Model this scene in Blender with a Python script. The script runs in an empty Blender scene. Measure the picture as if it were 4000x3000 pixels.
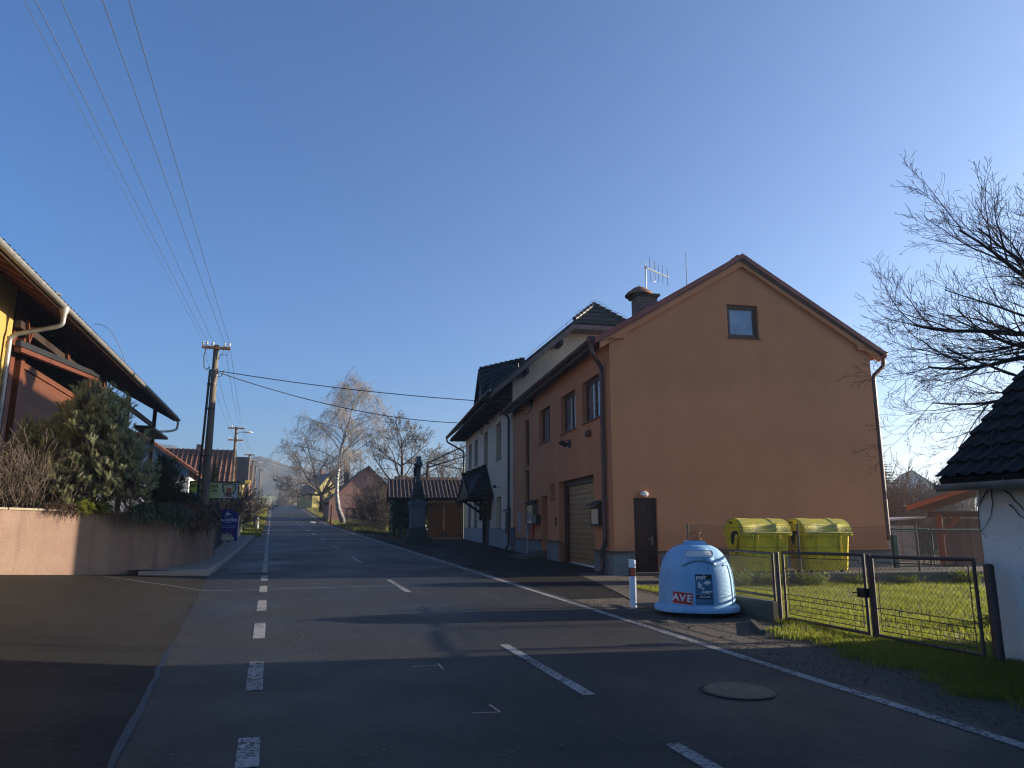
import bpy, bmesh, math, random
import numpy as np
from math import sin, cos, tan, pi, radians, sqrt, atan2
from mathutils import Vector, Matrix

# ------------------------------------------------------------------ camera, sky, sun
SC = bpy.context.scene
COL = SC.collection
EYE = 1.70
cam_d = bpy.data.cameras.new('camera')
cam_d.sensor_width = 36.0
cam_d.lens = 2850.0 / 4000.0 * 36.0
cam_d.clip_start = 0.1
cam_d.clip_end = 9000.0
cam = bpy.data.objects.new('camera', cam_d)
COL.objects.link(cam)
cam.location = (0, 0, EYE)
cam.rotation_euler = (radians(90) + math.atan(555.0 / 2850.0), 0, 0)
SC.camera = cam

SUN_AZ, SUN_EL = radians(79.2), radians(10.8)      # azimuth clockwise from +Y
W = bpy.data.worlds.new('World')
SC.world = W
W.use_nodes = True
wn = W.node_tree
bg = wn.nodes['Background']
sky = wn.nodes.new('ShaderNodeTexSky')
sky.sky_type = 'NISHITA'
sky.sun_disc = False
sky.sun_elevation = SUN_EL
sky.sun_rotation = SUN_AZ
sky.altitude = 300
sky.air_density = 1.0
sky.dust_density = 0.8
sky.ozone_density = 6.6
wn.links.new(sky.outputs[0], bg.inputs[0])
bg.inputs[1].default_value = 0.070
sl = bpy.data.lights.new('sun', 'SUN')
sl.energy = 5.0
sl.angle = radians(0.53)
sl.color = (1.0, 0.86, 0.68)
so = bpy.data.objects.new('sun', sl)
COL.objects.link(so)
sd = Vector((sin(SUN_AZ) * cos(SUN_EL), cos(SUN_AZ) * cos(SUN_EL), sin(SUN_EL)))
so.rotation_euler = sd.to_track_quat('Z', 'Y').to_euler()
so.location = (40, 0, 40)
SC.view_settings.view_transform = 'Standard'
SC.view_settings.look = 'None'
SC.view_settings.exposure = 1.76
SC.view_settings.gamma = 1.0
try:
    SC.cycles.volume_step_rate = 4.0
    SC.cycles.volume_bounces = 0
    SC.cycles.max_bounces = 5
    SC.cycles.sample_clamp_indirect = 4.0
    SC.cycles.filter_width = 1.2
    SC.cycles.use_denoising = True
    SC.cycles.denoising_prefilter = 'ACCURATE'
except Exception:
    pass

# ------------------------------------------------------------------ helpers
class MB:
    """collects geometry; build() links it as ONE mesh object"""
    def __init__(s):
        s.v = []; s.f = []; s.m = []; s.cur = 0
    def mat(s, i): s.cur = i; return s
    def add(s, vs, fs):
        o = len(s.v)
        s.v.extend(tuple(p) for p in vs)
        for f in fs:
            s.f.append(tuple(o + i for i in f)); s.m.append(s.cur)
    def box(s, c, d, rz=0, rx=0, ry=0, bev=0.0):
        x, y, z = d[0] / 2, d[1] / 2, d[2] / 2
        M = Matrix.Rotation(rz, 3, 'Z') @ Matrix.Rotation(ry, 3, 'Y') @ Matrix.Rotation(rx, 3, 'X')
        C = Vector(c)
        if bev <= 0:
            P = [(-x, -y, -z), (x, -y, -z), (x, y, -z), (-x, y, -z), (-x, -y, z), (x, -y, z), (x, y, z), (-x, y, z)]
            F = [(0, 3, 2, 1), (4, 5, 6, 7), (0, 1, 5, 4), (1, 2, 6, 5), (2, 3, 7, 6), (3, 0, 4, 7)]
        else:
            b = min(bev, x * .9, y * .9, z * .9)
            P = []; F = []
            lay = [(-z, b), (-z + b, 0), (z - b, 0), (z, b)]
            for zz, i in lay:
                X, Y = x - i, y - i
                q = b if i == 0 else b * .6
                P += [(-X + q, -Y, zz), (X - q, -Y, zz), (X, -Y + q, zz), (X, Y - q, zz), (X - q, Y, zz), (-X + q, Y, zz), (-X, Y - q, zz), (-X, -Y + q, zz)]
            for l in range(3):
                for i in range(8):
                    j = (i + 1) % 8
                    F.append((l * 8 + i, l * 8 + j, l * 8 + 8 + j, l * 8 + 8 + i))
            F.append(tuple(range(7, -1, -1))); F.append(tuple(range(24, 32)))
        s.add([C + M @ Vector(p) for p in P], F); return s
    def bx(s, x0, x1, y0, y1, z0, z1, bev=0.0):
        return s.box(((x0 + x1) / 2, (y0 + y1) / 2, (z0 + z1) / 2), (abs(x1 - x0), abs(y1 - y0), abs(z1 - z0)), bev=bev)
    def bar(s, a, b, w, h=None, up=(0, 0, 1)):
        a = Vector(a); b = Vector(b); h = h or w
        t = (b - a).normalized(); u = Vector(up)
        if abs(t.dot(u)) > .98: u = Vector((1, 0, 0))
        x = t.cross(u).normalized() * (w / 2); y = x.cross(t).normalized() * (h / 2)
        P = [a - x - y, a + x - y, a + x + y, a - x + y, b - x - y, b + x - y, b + x + y, b - x + y]
        s.add(P, [(0, 1, 2, 3), (7, 6, 5, 4), (0, 4, 5, 1), (1, 5, 6, 2), (2, 6, 7, 3), (3, 7, 4, 0)]); return s
    def tube(s, pts, r, n=8, cap=True):
        pts = [Vector(p) for p in pts]
        if not hasattr(r, '__len__'): r = [r] * len(pts)
        o = len(s.v); ref = None; m = len(pts)
        for i, p in enumerate(pts):
            t = (pts[min(i + 1, m - 1)] - pts[max(i - 1, 0)])
            if t.length < 1e-9: t = Vector((0, 0, 1))
            t.normalize()
            if ref is None:
                ref = Vector((0, 0, 1)) if abs(t.z) < .9 else Vector((1, 0, 0))
            x = t.cross(ref)
            if x.length < 1e-6: x = t.orthogonal()
            x.normalize(); y = t.cross(x); ref = -y if False else x.cross(t)
            for k in range(n):
                a = 2 * pi * k / n
                q = p + (x * cos(a) + y * sin(a)) * r[i]
                s.v.append((q.x, q.y, q.z))
        for i in range(m - 1):
            for k in range(n):
                j = (k + 1) % n
                s.f.append((o + i * n + k, o + i * n + j, o + (i + 1) * n + j, o + (i + 1) * n + k)); s.m.append(s.cur)
        if cap and n > 3:
            s.f.append(tuple(o + k for k in range(n - 1, -1, -1))); s.m.append(s.cur)
            s.f.append(tuple(o + (m - 1) * n + k for k in range(n))); s.m.append(s.cur)
        return s
    def lathe(s, prof, n=24, c=(0, 0, 0), cap=True):
        o = len(s.v)
        for r, z in prof:
            for k in range(n):
                a = 2 * pi * k / n
                s.v.append((c[0] + r * cos(a), c[1] + r * sin(a), c[2] + z))
        for i in range(len(prof) - 1):
            for k in range(n):
                j = (k + 1) % n
                s.f.append((o + i * n + k, o + i * n + j, o + (i + 1) * n + j, o + (i + 1) * n + k)); s.m.append(s.cur)
        if cap:
            if prof[0][0] > 1e-4: s.f.append(tuple(o + k for k in range(n - 1, -1, -1))); s.m.append(s.cur)
            if prof[-1][0] > 1e-4: s.f.append(tuple(o + (len(prof) - 1) * n + k for k in range(n))); s.m.append(s.cur)
        return s
    def prism(s, poly, mp, d):
        """poly: 2-D outline; mp(a,b,t) -> 3-D; extruded t 0..d"""
        n = len(poly)
        P = [mp(a, b, 0) for a, b in poly] + [mp(a, b, d) for a, b in poly]
        F = [tuple(range(n)), tuple(range(2 * n - 1, n - 1, -1))]
        for i in range(n):
            j = (i + 1) % n
            F.append((i, n + i, n + j, j))
        s.add(P, F); return s
    def build(s, name, mats, parent=None, loc=(0, 0, 0), rz=0, smooth=False, **tg):
        me = bpy.data.meshes.new(name)
        me.from_pydata(s.v, [], s.f)
        if not isinstance(mats, (list, tuple)): mats = [mats]
        for m in mats: me.materials.append(m)
        if len(mats) > 1: me.polygons.foreach_set('material_index', s.m)
        if smooth is not False:
            me.polygons.foreach_set('use_smooth', [True] * len(me.polygons))
            if smooth is not True:
                try: me.set_sharp_from_angle(angle=radians(smooth))
                except Exception: pass
        me.update()
        o = bpy.data.objects.new(name, me)
        COL.objects.link(o)
        o.location = loc; o.rotation_euler = (0, 0, rz)
        if parent is not None: o.parent = parent
        tag(o, **tg)
        return o

def tag(o, label=None, cat=None, group=None, kind=None):
    if label: o['label'] = label
    if cat: o['category'] = cat
    if group: o['group'] = group
    if kind: o['kind'] = kind
    return o

def thing(name, loc=(0, 0, 0), rz=0, **tg):
    o = bpy.data.objects.new(name, None)
    COL.objects.link(o); o.location = loc; o.rotation_euler = (0, 0, rz); o.empty_display_size = .3
    return tag(o, **tg)

def dup(o, parent=None):
    c = o.copy(); COL.objects.link(c)
    if parent is not None: c.parent = parent
    for ch in list(o.children): dup(ch, c)
    return c

def text_mesh(mb, body, size, mp, align='CENTER', ext=0.0, bold=0.0):
    """add lettering to a MB; mp(x, y, d) -> 3-D"""
    cu = bpy.data.curves.new('lettering', 'FONT')
    cu.body = body; cu.size = size; cu.align_x = align; cu.align_y = 'CENTER'; cu.resolution_u = 3
    cu.offset = bold
    ob = bpy.data.objects.new('lettering', cu); COL.objects.link(ob)
    dg = bpy.context.evaluated_depsgraph_get()
    me = bpy.data.meshes.new_from_object(ob.evaluated_get(dg))
    mb.add([mp(v.co.x, v.co.y, 0) for v in me.vertices], [tuple(p.vertices) for p in me.polygons])
    bpy.data.objects.remove(ob); bpy.data.curves.remove(cu); bpy.data.meshes.remove(me)

# ------------------------------------------------------------------ materials
def _nodes(name):
    m = bpy.data.materials.new(name); m.use_nodes = True
    nt = m.node_tree
    return m, nt, nt.nodes['Principled BSDF']
def N(nt, t, **kw):
    n = nt.nodes.new(t)
    for k, v in kw.items():
        if k in n.inputs.keys() if isinstance(k, str) else False: n.inputs[k].default_value = v
        else: setattr(n, k, v)
    return n
def L(nt, a, b): nt.links.new(a, b)
def c4(c): return (c[0], c[1], c[2], 1)
def coords(nt, scale=(1, 1, 1), kind='Object', rot=(0, 0, 0)):
    tc = nt.nodes.new('ShaderNodeTexCoord'); mp = nt.nodes.new('ShaderNodeMapping')
    mp.inputs['Scale'].default_value = scale; mp.inputs['Rotation'].default_value = rot
    L(nt, tc.outputs[kind], mp.inputs[0]); return mp.outputs[0]
def noise(nt, co, scale, detail=4, rough=.55, dist=0):
    n = nt.nodes.new('ShaderNodeTexNoise')
    n.inputs['Scale'].default_value = scale; n.inputs['Detail'].default_value = detail
    n.inputs['Roughness'].default_value = rough; n.inputs['Distortion'].default_value = dist
    L(nt, co, n.inputs['Vector']); return n.outputs['Fac']
def ramp(nt, fac, stops):
    r = nt.nodes.new('ShaderNodeValToRGB'); e = r.color_ramp.elements
    while len(e) < len(stops): e.new(.5)
    for i, (p, c) in enumerate(stops):
        e[i].position = p; e[i].color = c4(c) if len(c) == 3 else c
    L(nt, fac, r.inputs[0]); return r.outputs[0]
def mixc(nt, fac, a, b, mode='MIX'):
    m = nt.nodes.new('ShaderNodeMix'); m.data_type = 'RGBA'; m.blend_type = mode
    if hasattr(fac, 'is_linked'): L(nt, fac, m.inputs[0])
    else: m.inputs[0].default_value = fac
    for s, i in ((a, 6), (b, 7)):
        if hasattr(s, 'is_linked'): L(nt, s, m.inputs[i])
        else: m.inputs[i].default_value = c4(s)
    return m.outputs[2]
def bump(nt, p, h, strength=.3, dist=.02):
    b = nt.nodes.new('ShaderNodeBump'); b.inputs['Strength'].default_value = strength
    b.inputs['Distance'].default_value = dist
    L(nt, h, b.inputs['Height']); L(nt, b.outputs[0], p.inputs['Normal'])
def spec(p, v):
    for k in ('Specular IOR Level', 'Specular'):
        if k in p.inputs: p.inputs[k].default_value = v; return

def mplain(name, col, rough=.6, metal=0, var=.25, scale=6, bmp=.1, bscale=60, sp=.4, bd=.01):
    m, nt, p = _nodes(name)
    co = coords(nt)
    n1 = noise(nt, co, scale, 5)
    lo = tuple(c * (1 - var) for c in col); hi = tuple(min(1, c * (1 + var)) for c in col)
    L(nt, ramp(nt, n1, [(.3, lo), (.7, hi)]), p.inputs['Base Color'])
    p.inputs['Roughness'].default_value = rough; p.inputs['Metallic'].default_value = metal; spec(p, sp)
    if bmp > 0: bump(nt, p, noise(nt, co, bscale, 3), bmp, bd)
    return m

def mstucco(name, col, col2, grain=90, bmp=.5, streak=.35, dirt=(.2, .16, .13), bd=.008, spk=.25, splash=0):
    m, nt, p = _nodes(name)
    co = coords(nt)
    base = ramp(nt, noise(nt, co, .9, 5, .6), [(.3, col), (.7, col2)])
    st = noise(nt, coords(nt, (2.2, 2.2, .22)), 1.6, 5, .65)
    base = mixc(nt, ramp(nt, st, [(.52, (0, 0, 0)), (.8, (streak,) * 3)]), base, dirt)
    if splash:
        sz = nt.nodes.new('ShaderNodeSeparateXYZ'); L(nt, co, sz.inputs[0])
        q = nt.nodes.new('ShaderNodeMath'); q.operation = 'MULTIPLY_ADD'; q.inputs[1].default_value = 1.3; L(nt, noise(nt, co, 2.6, 6, .7), q.inputs[0]); L(nt, sz.outputs[2], q.inputs[2])
        base = mixc(nt, ramp(nt, q.outputs[0], [(splash * .25, (.55,) * 3), (min(1, splash * .25 + .3), (0, 0, 0))]), base, dirt) if splash < 3 else base
    fine = noise(nt, co, grain, 3, .6)
    base = mixc(nt, ramp(nt, fine, [(.35, (spk,) * 3), (.6, (0, 0, 0))]), base, tuple(c * .55 for c in col))
    L(nt, base, p.inputs['Base Color']); p.inputs['Roughness'].default_value = .92; spec(p, .2)
    bump(nt, p, fine, bmp, bd)
    return m

def mwood(name, a, b, axis='Z', rough=.55, plank=0, pax='X', bmp=.25):
    m, nt, p = _nodes(name)
    sc = {'X': (.6, 9, 9), 'Y': (9, .6, 9), 'Z': (9, 9, .6)}[axis]
    g = noise(nt, coords(nt, sc), 3.0, 6, .6, 1.2)
    col = ramp(nt, g, [(.28, a), (.72, b)])
    h = g
    if plank:
        s = nt.nodes.new('ShaderNodeSeparateXYZ'); L(nt, coords(nt), s.inputs[0])
        mt = nt.nodes.new('ShaderNodeMath'); mt.operation = 'MULTIPLY'; mt.inputs[1].default_value = 1 / plank
        L(nt, s.outputs['XYZ'.index(pax)], mt.inputs[0])
        fr = nt.nodes.new('ShaderNodeMath'); fr.operation = 'FRACT'; L(nt, mt.outputs[0], fr.inputs[0])
        gap = ramp(nt, fr.outputs[0], [(0, (0, 0, 0)), (.07, (1, 1, 1))])
        fl = nt.nodes.new('ShaderNodeMath'); fl.operation = 'FLOOR'; L(nt, mt.outputs[0], fl.inputs[0])
        wn_ = nt.nodes.new('ShaderNodeTexWhiteNoise'); wn_.noise_dimensions = '1D'; L(nt, fl.outputs[0], wn_.inputs['W'])
        tint = ramp(nt, wn_.outputs['Value'], [(0, (.7,) * 3), (1, (1.15,) * 3)])
        col = mixc(nt, 1.0, col, tint, 'MULTIPLY')
        col = mixc(nt, 1.0, col, ramp(nt, fr.outputs[0], [(0, (.15,) * 3), (.06, (1, 1, 1))]), 'MULTIPLY')
        h = gap
    L(nt, col, p.inputs['Base Color']); p.inputs['Roughness'].default_value = rough; spec(p, .3)
    bump(nt, p, h, bmp, .006)
    return m

def mleaf(name, cols, rough=.7, trans=.35, sp=.2):
    """needles / leaves / blades: colour differs from piece to piece, some light passes through"""
    m, nt, p = _nodes(name)
    ge = nt.nodes.new('ShaderNodeNewGeometry')
    n = len(cols)
    col = ramp(nt, ge.outputs['Random Per Island'], [(i / max(1, n - 1), c) for i, c in enumerate(cols)])
    L(nt, col, p.inputs['Base Color']); p.inputs['Roughness'].default_value = rough; spec(p, sp)
    if trans > 0:
        tr = nt.nodes.new('ShaderNodeBsdfTranslucent'); L(nt, mixc(nt, .35, col, (.5, .6, .05)), tr.inputs[0])
        mx = nt.nodes.new('ShaderNodeMixShader'); mx.inputs[0].default_value = trans
        L(nt, p.outputs[0], mx.inputs[1]); L(nt, tr.outputs[0], mx.inputs[2])
        L(nt, mx.outputs[0], nt.nodes['Material Output'].inputs[0])
    return m

def mglass(name, col=(.03, .035, .04), rough=.04):
    m, nt, p = _nodes(name)
    co = coords(nt)
    L(nt, ramp(nt, noise(nt, co, 1.5, 2), [(.35, col), (.7, tuple(c * 1.8 for c in col))]), p.inputs['Base Color'])
    p.inputs['Roughness'].default_value = rough; spec(p, .9); p.inputs['IOR'].default_value = 1.6
    bump(nt, p, noise(nt, co, 2.0, 1), .02, .02)
    return m

def mbrick(name, a, b, mortar, scale=1, bw=.25, bh=.085, mp_rot=(pi / 2, 0, 0)):
    m, nt, p = _nodes(name)
    co = coords(nt, (1, 1, 1), rot=mp_rot)
    br = nt.nodes.new('ShaderNodeTexBrick')
    br.inputs['Scale'].default_value = scale; br.inputs['Brick Width'].default_value = bw; br.inputs['Row Height'].default_value = bh
    br.inputs['Mortar Size'].default_value = .008; br.inputs['Color1'].default_value = c4(a); br.inputs['Color2'].default_value = c4(b)
    br.inputs['Mortar'].default_value = c4(mortar)
    L(nt, co, br.inputs['Vector'])
    L(nt, mixc(nt, .5, br.outputs['Color'], ramp(nt, noise(nt, co, 30, 4), [(.3, (.5,) * 3), (.7, (1.1,) * 3)]), 'MULTIPLY'), p.inputs['Base Color'])
    p.inputs['Roughness'].default_value = .9; spec(p, .2)
    bump(nt, p, br.outputs['Fac'], -.4, .01)
    return m

def masphalt(name, base, speck, warm, rough=.6, scale=1.0, sp=.5):
    m, nt, p = _nodes(name)
    co = coords(nt)
    big = noise(nt, co, .45 * scale, 6, .62)
    col = ramp(nt, big, [(.3, base), (.7, warm)])
    st = noise(nt, coords(nt, (1.2, .06, 1)), 1.7, 4, .6)       # wear streaks along the lane
    col = mixc(nt, ramp(nt, st, [(.5, (0, 0, 0)), (.85, (.4,) * 3)]), col, tuple(c * 1.7 for c in warm))
    g = noise(nt, co, 17, 5, .8)                                # aggregate
    col = mixc(nt, 1.0, col, ramp(nt, g, [(.30, (.45,) * 3), (.50, (.95,) * 3), (.70, (1.55,) * 3)]), 'MULTIPLY')
    f = noise(nt, co, 75, 2, .7)
    col = mixc(nt, ramp(nt, f, [(.60, (0, 0, 0)), (.72, (.85,) * 3)]), col, speck)
    f4 = noise(nt, co, 27, 1, .5)
    col = mixc(nt, ramp(nt, f4, [(.74, (0, 0, 0)), (.78, (.9,) * 3)]), col, tuple(c * 2.0 for c in speck))
    L(nt, col, p.inputs['Base Color'])
    L(nt, ramp(nt, noise(nt, co, .6, 4), [(.3, (rough - .14,) * 3), (.7, (rough + .12,) * 3)]), p.inputs['Roughness'])
    spec(p, sp)
    h = nt.nodes.new('ShaderNodeMath'); h.operation = 'ADD'; L(nt, noise(nt, co, 55, 3, .7), h.inputs[0]); L(nt, g, h.inputs[1])
    bump(nt, p, h.outputs[0], 1.0, .030)
    return m
def mpaint(name, col, under, amt):
    m, nt, p = _nodes(name); co = coords(nt)
    n1 = noise(nt, co, 26, 5, .75); n2 = noise(nt, co, 1.3, 3)
    q = nt.nodes.new('ShaderNodeMath'); q.operation = 'MULTIPLY_ADD'; q.inputs[1].default_value = .35; L(nt, n2, q.inputs[0]); L(nt, n1, q.inputs[2])
    c = ramp(nt, q.outputs[0], [(amt - .05, col), (amt + .05, under)])
    c = mixc(nt, 1.0, c, ramp(nt, noise(nt, co, 5, 4), [(.3, (.72,) * 3), (.7, (1.05,) * 3)]), 'MULTIPLY')
    L(nt, c, p.inputs['Base Color']); p.inputs['Roughness'].default_value = .7; spec(p, .3)
    bump(nt, p, noise(nt, co, 60, 3, .7), .4, .01); return m

M = {}
M['stucco'] = mstucco('orange_render', (.56, .235, .11), (.47, .195, .092), grain=140, bmp=.08, streak=.22, dirt=(.33, .16, .10), bd=.004, spk=.05)
M['stucco_inn'] = mstucco('beige_render', (.80, .57, .39), (.74, .52, .36), grain=140, bmp=.08, streak=.15, bd=.004, spk=.05)
M['pinkwall'] = mstucco('pink_roughcast', (.20, .125, .095), (.27, .19, .14), grain=45, bmp=.8, streak=.75, dirt=(.10, .07, .058), bd=.014)
M['whitewall'] = mstucco('old_white_render', (.80, .72, .64), (.66, .60, .53), grain=70, bmp=.5, streak=.35, dirt=(.3, .28, .26))
M['yellow'] = mstucco('yellow_render', (.40, .26, .075), (.37, .24, .07), grain=120, bmp=.2, streak=.1)
M['paleyellow'] = mstucco('pale_yellow_render', (.46, .39, .15), (.40, .34, .13), grain=60, bmp=.2, streak=.15)
M['pinkhouse'] = mstucco('dusty_pink_render', (.33, .19, .165), (.28, .165, .145), grain=60, bmp=.3, streak=.3)
M['greywhite'] = mstucco('grey_white_render', (.55, .56, .57), (.48, .49, .5), grain=60, bmp=.2)
M['plinth'] = mstucco('grey_plinth', (.20, .22, .22), (.15, .17, .175), grain=100, bmp=.2, streak=.4, dirt=(.1, .1, .09))
M['concrete'] = mstucco('mossy_concrete', (.11, .10, .085), (.075, .075, .06), grain=60, bmp=.6, streak=.5, dirt=(.06, .065, .04))
M['pole'] = mstucco('pole_concrete', (.17, .14, .11), (.13, .11, .09), grain=60, bmp=.3, streak=.4)
M['stonebits'] = mplain('stone_chip_facing', (.34, .32, .31), .9, var=.6, scale=38, bmp=1.0, bscale=34, bd=.03)
M['slatestone'] = mbrick('stacked_slate', (.10, .10, .11), (.16, .155, .16), (.03, .03, .03), 1, .3, .06)
M['brick'] = mbrick('chimney_brick', (.16, .07, .05), (.23, .12, .09), (.30, .27, .25), 1, .24, .085)
M['bark'] = mplain('dark_bark', (.075, .055, .042), .9, var=.4, scale=14, bmp=.8, bscale=26, bd=.02)
M['twig'] = mplain('brown_twig', (.085, .066, .050), .9, var=.35, scale=5, bmp=0)
M['twig_grey'] = mplain('grey_twig', (.115, .098, .082), .9, var=.35, scale=5, bmp=0)
M['twig_dark'] = mplain('dark_twig', (.045, .036, .03), .9, var=.3, scale=5, bmp=0)
M['brownpaint'] = mplain('brown_paint', (.075, .042, .034), .5, var=.35, scale=9, bmp=.15, sp=.4)
M['redmetal'] = mplain('oxide_red_metal', (.19, .045, .035), .5, var=.3, scale=3, bmp=.1)
M['pipebrown'] = mplain('brown_downpipe', (.105, .055, .05), .5, var=.2, scale=3, bmp=.05)
M['blackpipe'] = mplain('black_pipe', (.018, .018, .02), .4, var=.2, bmp=.03)
M['zinc'] = mplain('zinc', (.24, .235, .22), .5, metal=.4, var=.22, scale=5, bmp=.08, bscale=12)
M['steel'] = mplain('bare_steel', (.34, .34, .34), .45, metal=.6, var=.15, bmp=.03)
M['rust'] = mplain('rusty_metal', (.20, .095, .045), .8, metal=.2, var=.6, scale=9, bmp=.4, bscale=40)
M['darktile'] = mplain('dark_roof_tile', (.013, .012, .012), .45, var=.4, scale=5, bmp=.15, bscale=40, sp=.35)
M['browntile'] = mplain('weathered_brown_tile', (.075, .047, .038), .75, var=.5, scale=7, bmp=.3, bscale=40)
M['redtile'] = mplain('red_roof_tile', (.13, .055, .035), .8, var=.35, scale=5, bmp=.2, bscale=30)
M['oldtile'] = mplain('mossy_old_tile', (.026, .018, .014), .85, var=.6, scale=8, bmp=.5, bscale=30)
M['orangewood'] = mwood('stained_gate_wood', (.20, .07, .018), (.27, .10, .026), 'Z', .5)
M['doorwood'] = mwood('dark_door_wood', (.035, .012, .009), (.065, .022, .015), 'Z', .45, plank=.13)
M['redwood'] = mwood('red_stained_wood', (.085, .024, .010), (.13, .038, .015), 'Z', .55)
M['redwood_h'] = mwood('red_stained_boards', (.085, .028, .011), (.135, .045, .017), 'Y', .55, plank=.2, pax='Z')
M['darkwood'] = mwood('dark_beam_wood', (.022, .015, .012), (.045, .028, .02), 'Z', .6)
M['oldfence'] = mwood('old_grey_wood', (.10, .07, .045), (.17, .125, .08), 'Z', .85)
M['shedplank'] = mwood('weathered_planks', (.13, .06, .03), (.19, .095, .05), 'Z', .6, plank=.14)
M['frame'] = mwood('window_frame_wood', (.075, .04, .022), (.11, .06, .033), 'Z', .45)
M['glass'] = mglass('window_glass')
M['glass_day'] = mglass('curtained_glass', (.10, .10, .10), .06)
M['pane_sky_reflect'] = mglass('sky_reflection_glass', (.12, .15, .19), .03)  # blue base colour stands in for the reflected sky
M['black'] = mplain('matt_black', (.012, .012, .013), .6, var=.2, bmp=.05)
M['white'] = mplain('white_plastic', (.74, .75, .77), .5, var=.08, scale=8, bmp=.05)
M['offwhite'] = mplain('off_white', (.60, .58, .54), .6, var=.1, bmp=.05)
M['reflector'] = mplain('orange_reflector', (.75, .10, .025), .35, var=.15, scale=60, bmp=.1)
M['redbox'] = mplain('red_enamel', (.42, .03, .025), .4, var=.15, bmp=.03)
M['greenmetal'] = mplain('dark_green_paint', (.012, .055, .038), .5, var=.25, bmp=.06)
M['greenfence'] = mplain('faded_green_paint', (.16, .24, .09), .7, var=.35, scale=10, bmp=.1)
M['greytin'] = mplain('grey_sheet', (.30, .31, .32), .6, var=.15, scale=3, bmp=.05)
M['wire'] = mplain('galvanised_wire', (.10, .095, .085), .5, metal=.3, var=.2, bmp=0)
M['oldwire'] = mplain('rusty_wire', (.055, .04, .032), .8, var=.3, bmp=0)
M['cable'] = mplain('aluminium_cable', (.10, .11, .13), .6, metal=.2, var=.1, bmp=0)
M['cableblack'] = mplain('black_cable', (.02, .02, .022), .6, var=.1, bmp=0)
M['porcelain'] = mplain('porcelain', (.55, .55, .53), .25, var=.1, bmp=0)
M['paper'] = mplain('case_pane_reflection', (.62, .46, .33), .7, var=.1, bmp=.02)  # warm pale colour stands in for light reflected on the case pane
M['asphalt'] = masphalt('road_asphalt', (.014, .0145, .016), (.085, .082, .078), (.027, .0265, .026), .54, sp=.32)
M['asphalt_side'] = masphalt('side_road_asphalt', (.0145, .0138, .0128), (.08, .066, .058), (.022, .020, .017), .72, sp=.20)
M['forecourt'] = masphalt('old_forecourt_asphalt', (.010, .0098, .0098), (.05, .047, .043), (.016, .015, .014), .75, sp=.15)
M['paint'] = mpaint('road_paint', (.34, .335, .32), (.04, .039, .038), .70)
M['pinkchalk'] = mplain('pink_survey_paint', (.50, .27, .27), .8, var=.3, scale=20, bmp=.2)
M['chalk'] = mplain('white_survey_paint', (.42, .40, .37), .8, var=.3, scale=6, bmp=.2)
M['tar'] = mplain('tar_joint', (.014, .013, .013), .45, var=.3, scale=8, bmp=.3)
M['gravel'] = mplain('gravel_dirt', (.085, .068, .052), .95, var=.6, scale=30, bmp=1.0, bscale=45, bd=.04)
M['soil'] = mplain('turf_soil', (.070, .066, .030), .95, var=.5, scale=9, bmp=.8, bscale=30, bd=.05)
M['grassground'] = mplain('short_turf', (.05, .06, .017), .95, var=.5, scale=4, bmp=1.0, bscale=24, bd=.06)
M['drygrass'] = mplain('winter_turf', (.085, .072, .034), .95, var=.5, scale=2.5, bmp=1.0, bscale=14, bd=.08)
M['kerb'] = mstucco('kerb_concrete', (.27, .265, .25), (.21, .205, .195), grain=80, bmp=.4, streak=.2)
M['paving'] = mbrick('paving_blocks', (.21, .205, .195), (.26, .25, .235), (.09, .085, .08), 1, .20, .10, (0, 0, 0))
M['iron'] = mplain('cast_iron_cover', (.15, .105, .06), .75, var=.3, scale=9, bmp=.35, bscale=60, bd=.006)
# ------------------------------------------------------------------ frames of reference
RA = radians(18.05)                       # road heading, left of the view axis
def RW(l, s, z=0.0): return (l * cos(RA) - s * sin(RA), l * sin(RA) + s * cos(RA), z)
def W2R(x, y): return (x * cos(RA) + y * sin(RA), -x * sin(RA) + y * cos(RA))
BA = radians(11.0)                        # heading of the big building
C0 = (2.7154, 19.8, 0.0)
def BW(u, k, z=0.0): return (C0[0] + u * cos(BA) - k * sin(BA), C0[1] + u * sin(BA) + k * cos(BA), z)

_ps = [-80, -40, 0, 40, 70, 80, 95, 120, 150, 175, 186, 194, 202, 212, 235, 280, 340, 420, 520]
_pz = [-1.9, -.94, 0, .94, 1.65, 1.95, 2.6, 3.78, 5.18, 6.28, 6.62, 6.74, 6.68, 6.40, 5.2, 1.5, -3, -6, -7]
def _herm(x):
    if x <= _ps[0]: return _pz[0]
    if x >= _ps[-1]: return _pz[-1]
    for i in range(len(_ps) - 1):
        if x <= _ps[i + 1]: break
    def sl(j):
        if j <= 0: return (_pz[1] - _pz[0]) / (_ps[1] - _ps[0])
        if j >= len(_ps) - 1: return (_pz[-1] - _pz[-2]) / (_ps[-1] - _ps[-2])
        return (_pz[j + 1] - _pz[j - 1]) / (_ps[j + 1] - _ps[j - 1])
    h = _ps[i + 1] - _ps[i]; t = (x - _ps[i]) / h
    return ((2 * t**3 - 3 * t * t + 1) * _pz[i] + (t**3 - 2 * t * t + t) * h * sl(i)
            + (-2 * t**3 + 3 * t * t) * _pz[i + 1] + (t**3 - t * t) * h * sl(i + 1))
def sst(x, a, b):
    t = max(0, min(1, (x - a) / (b - a))); return t * t * (3 - 2 * t)
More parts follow.
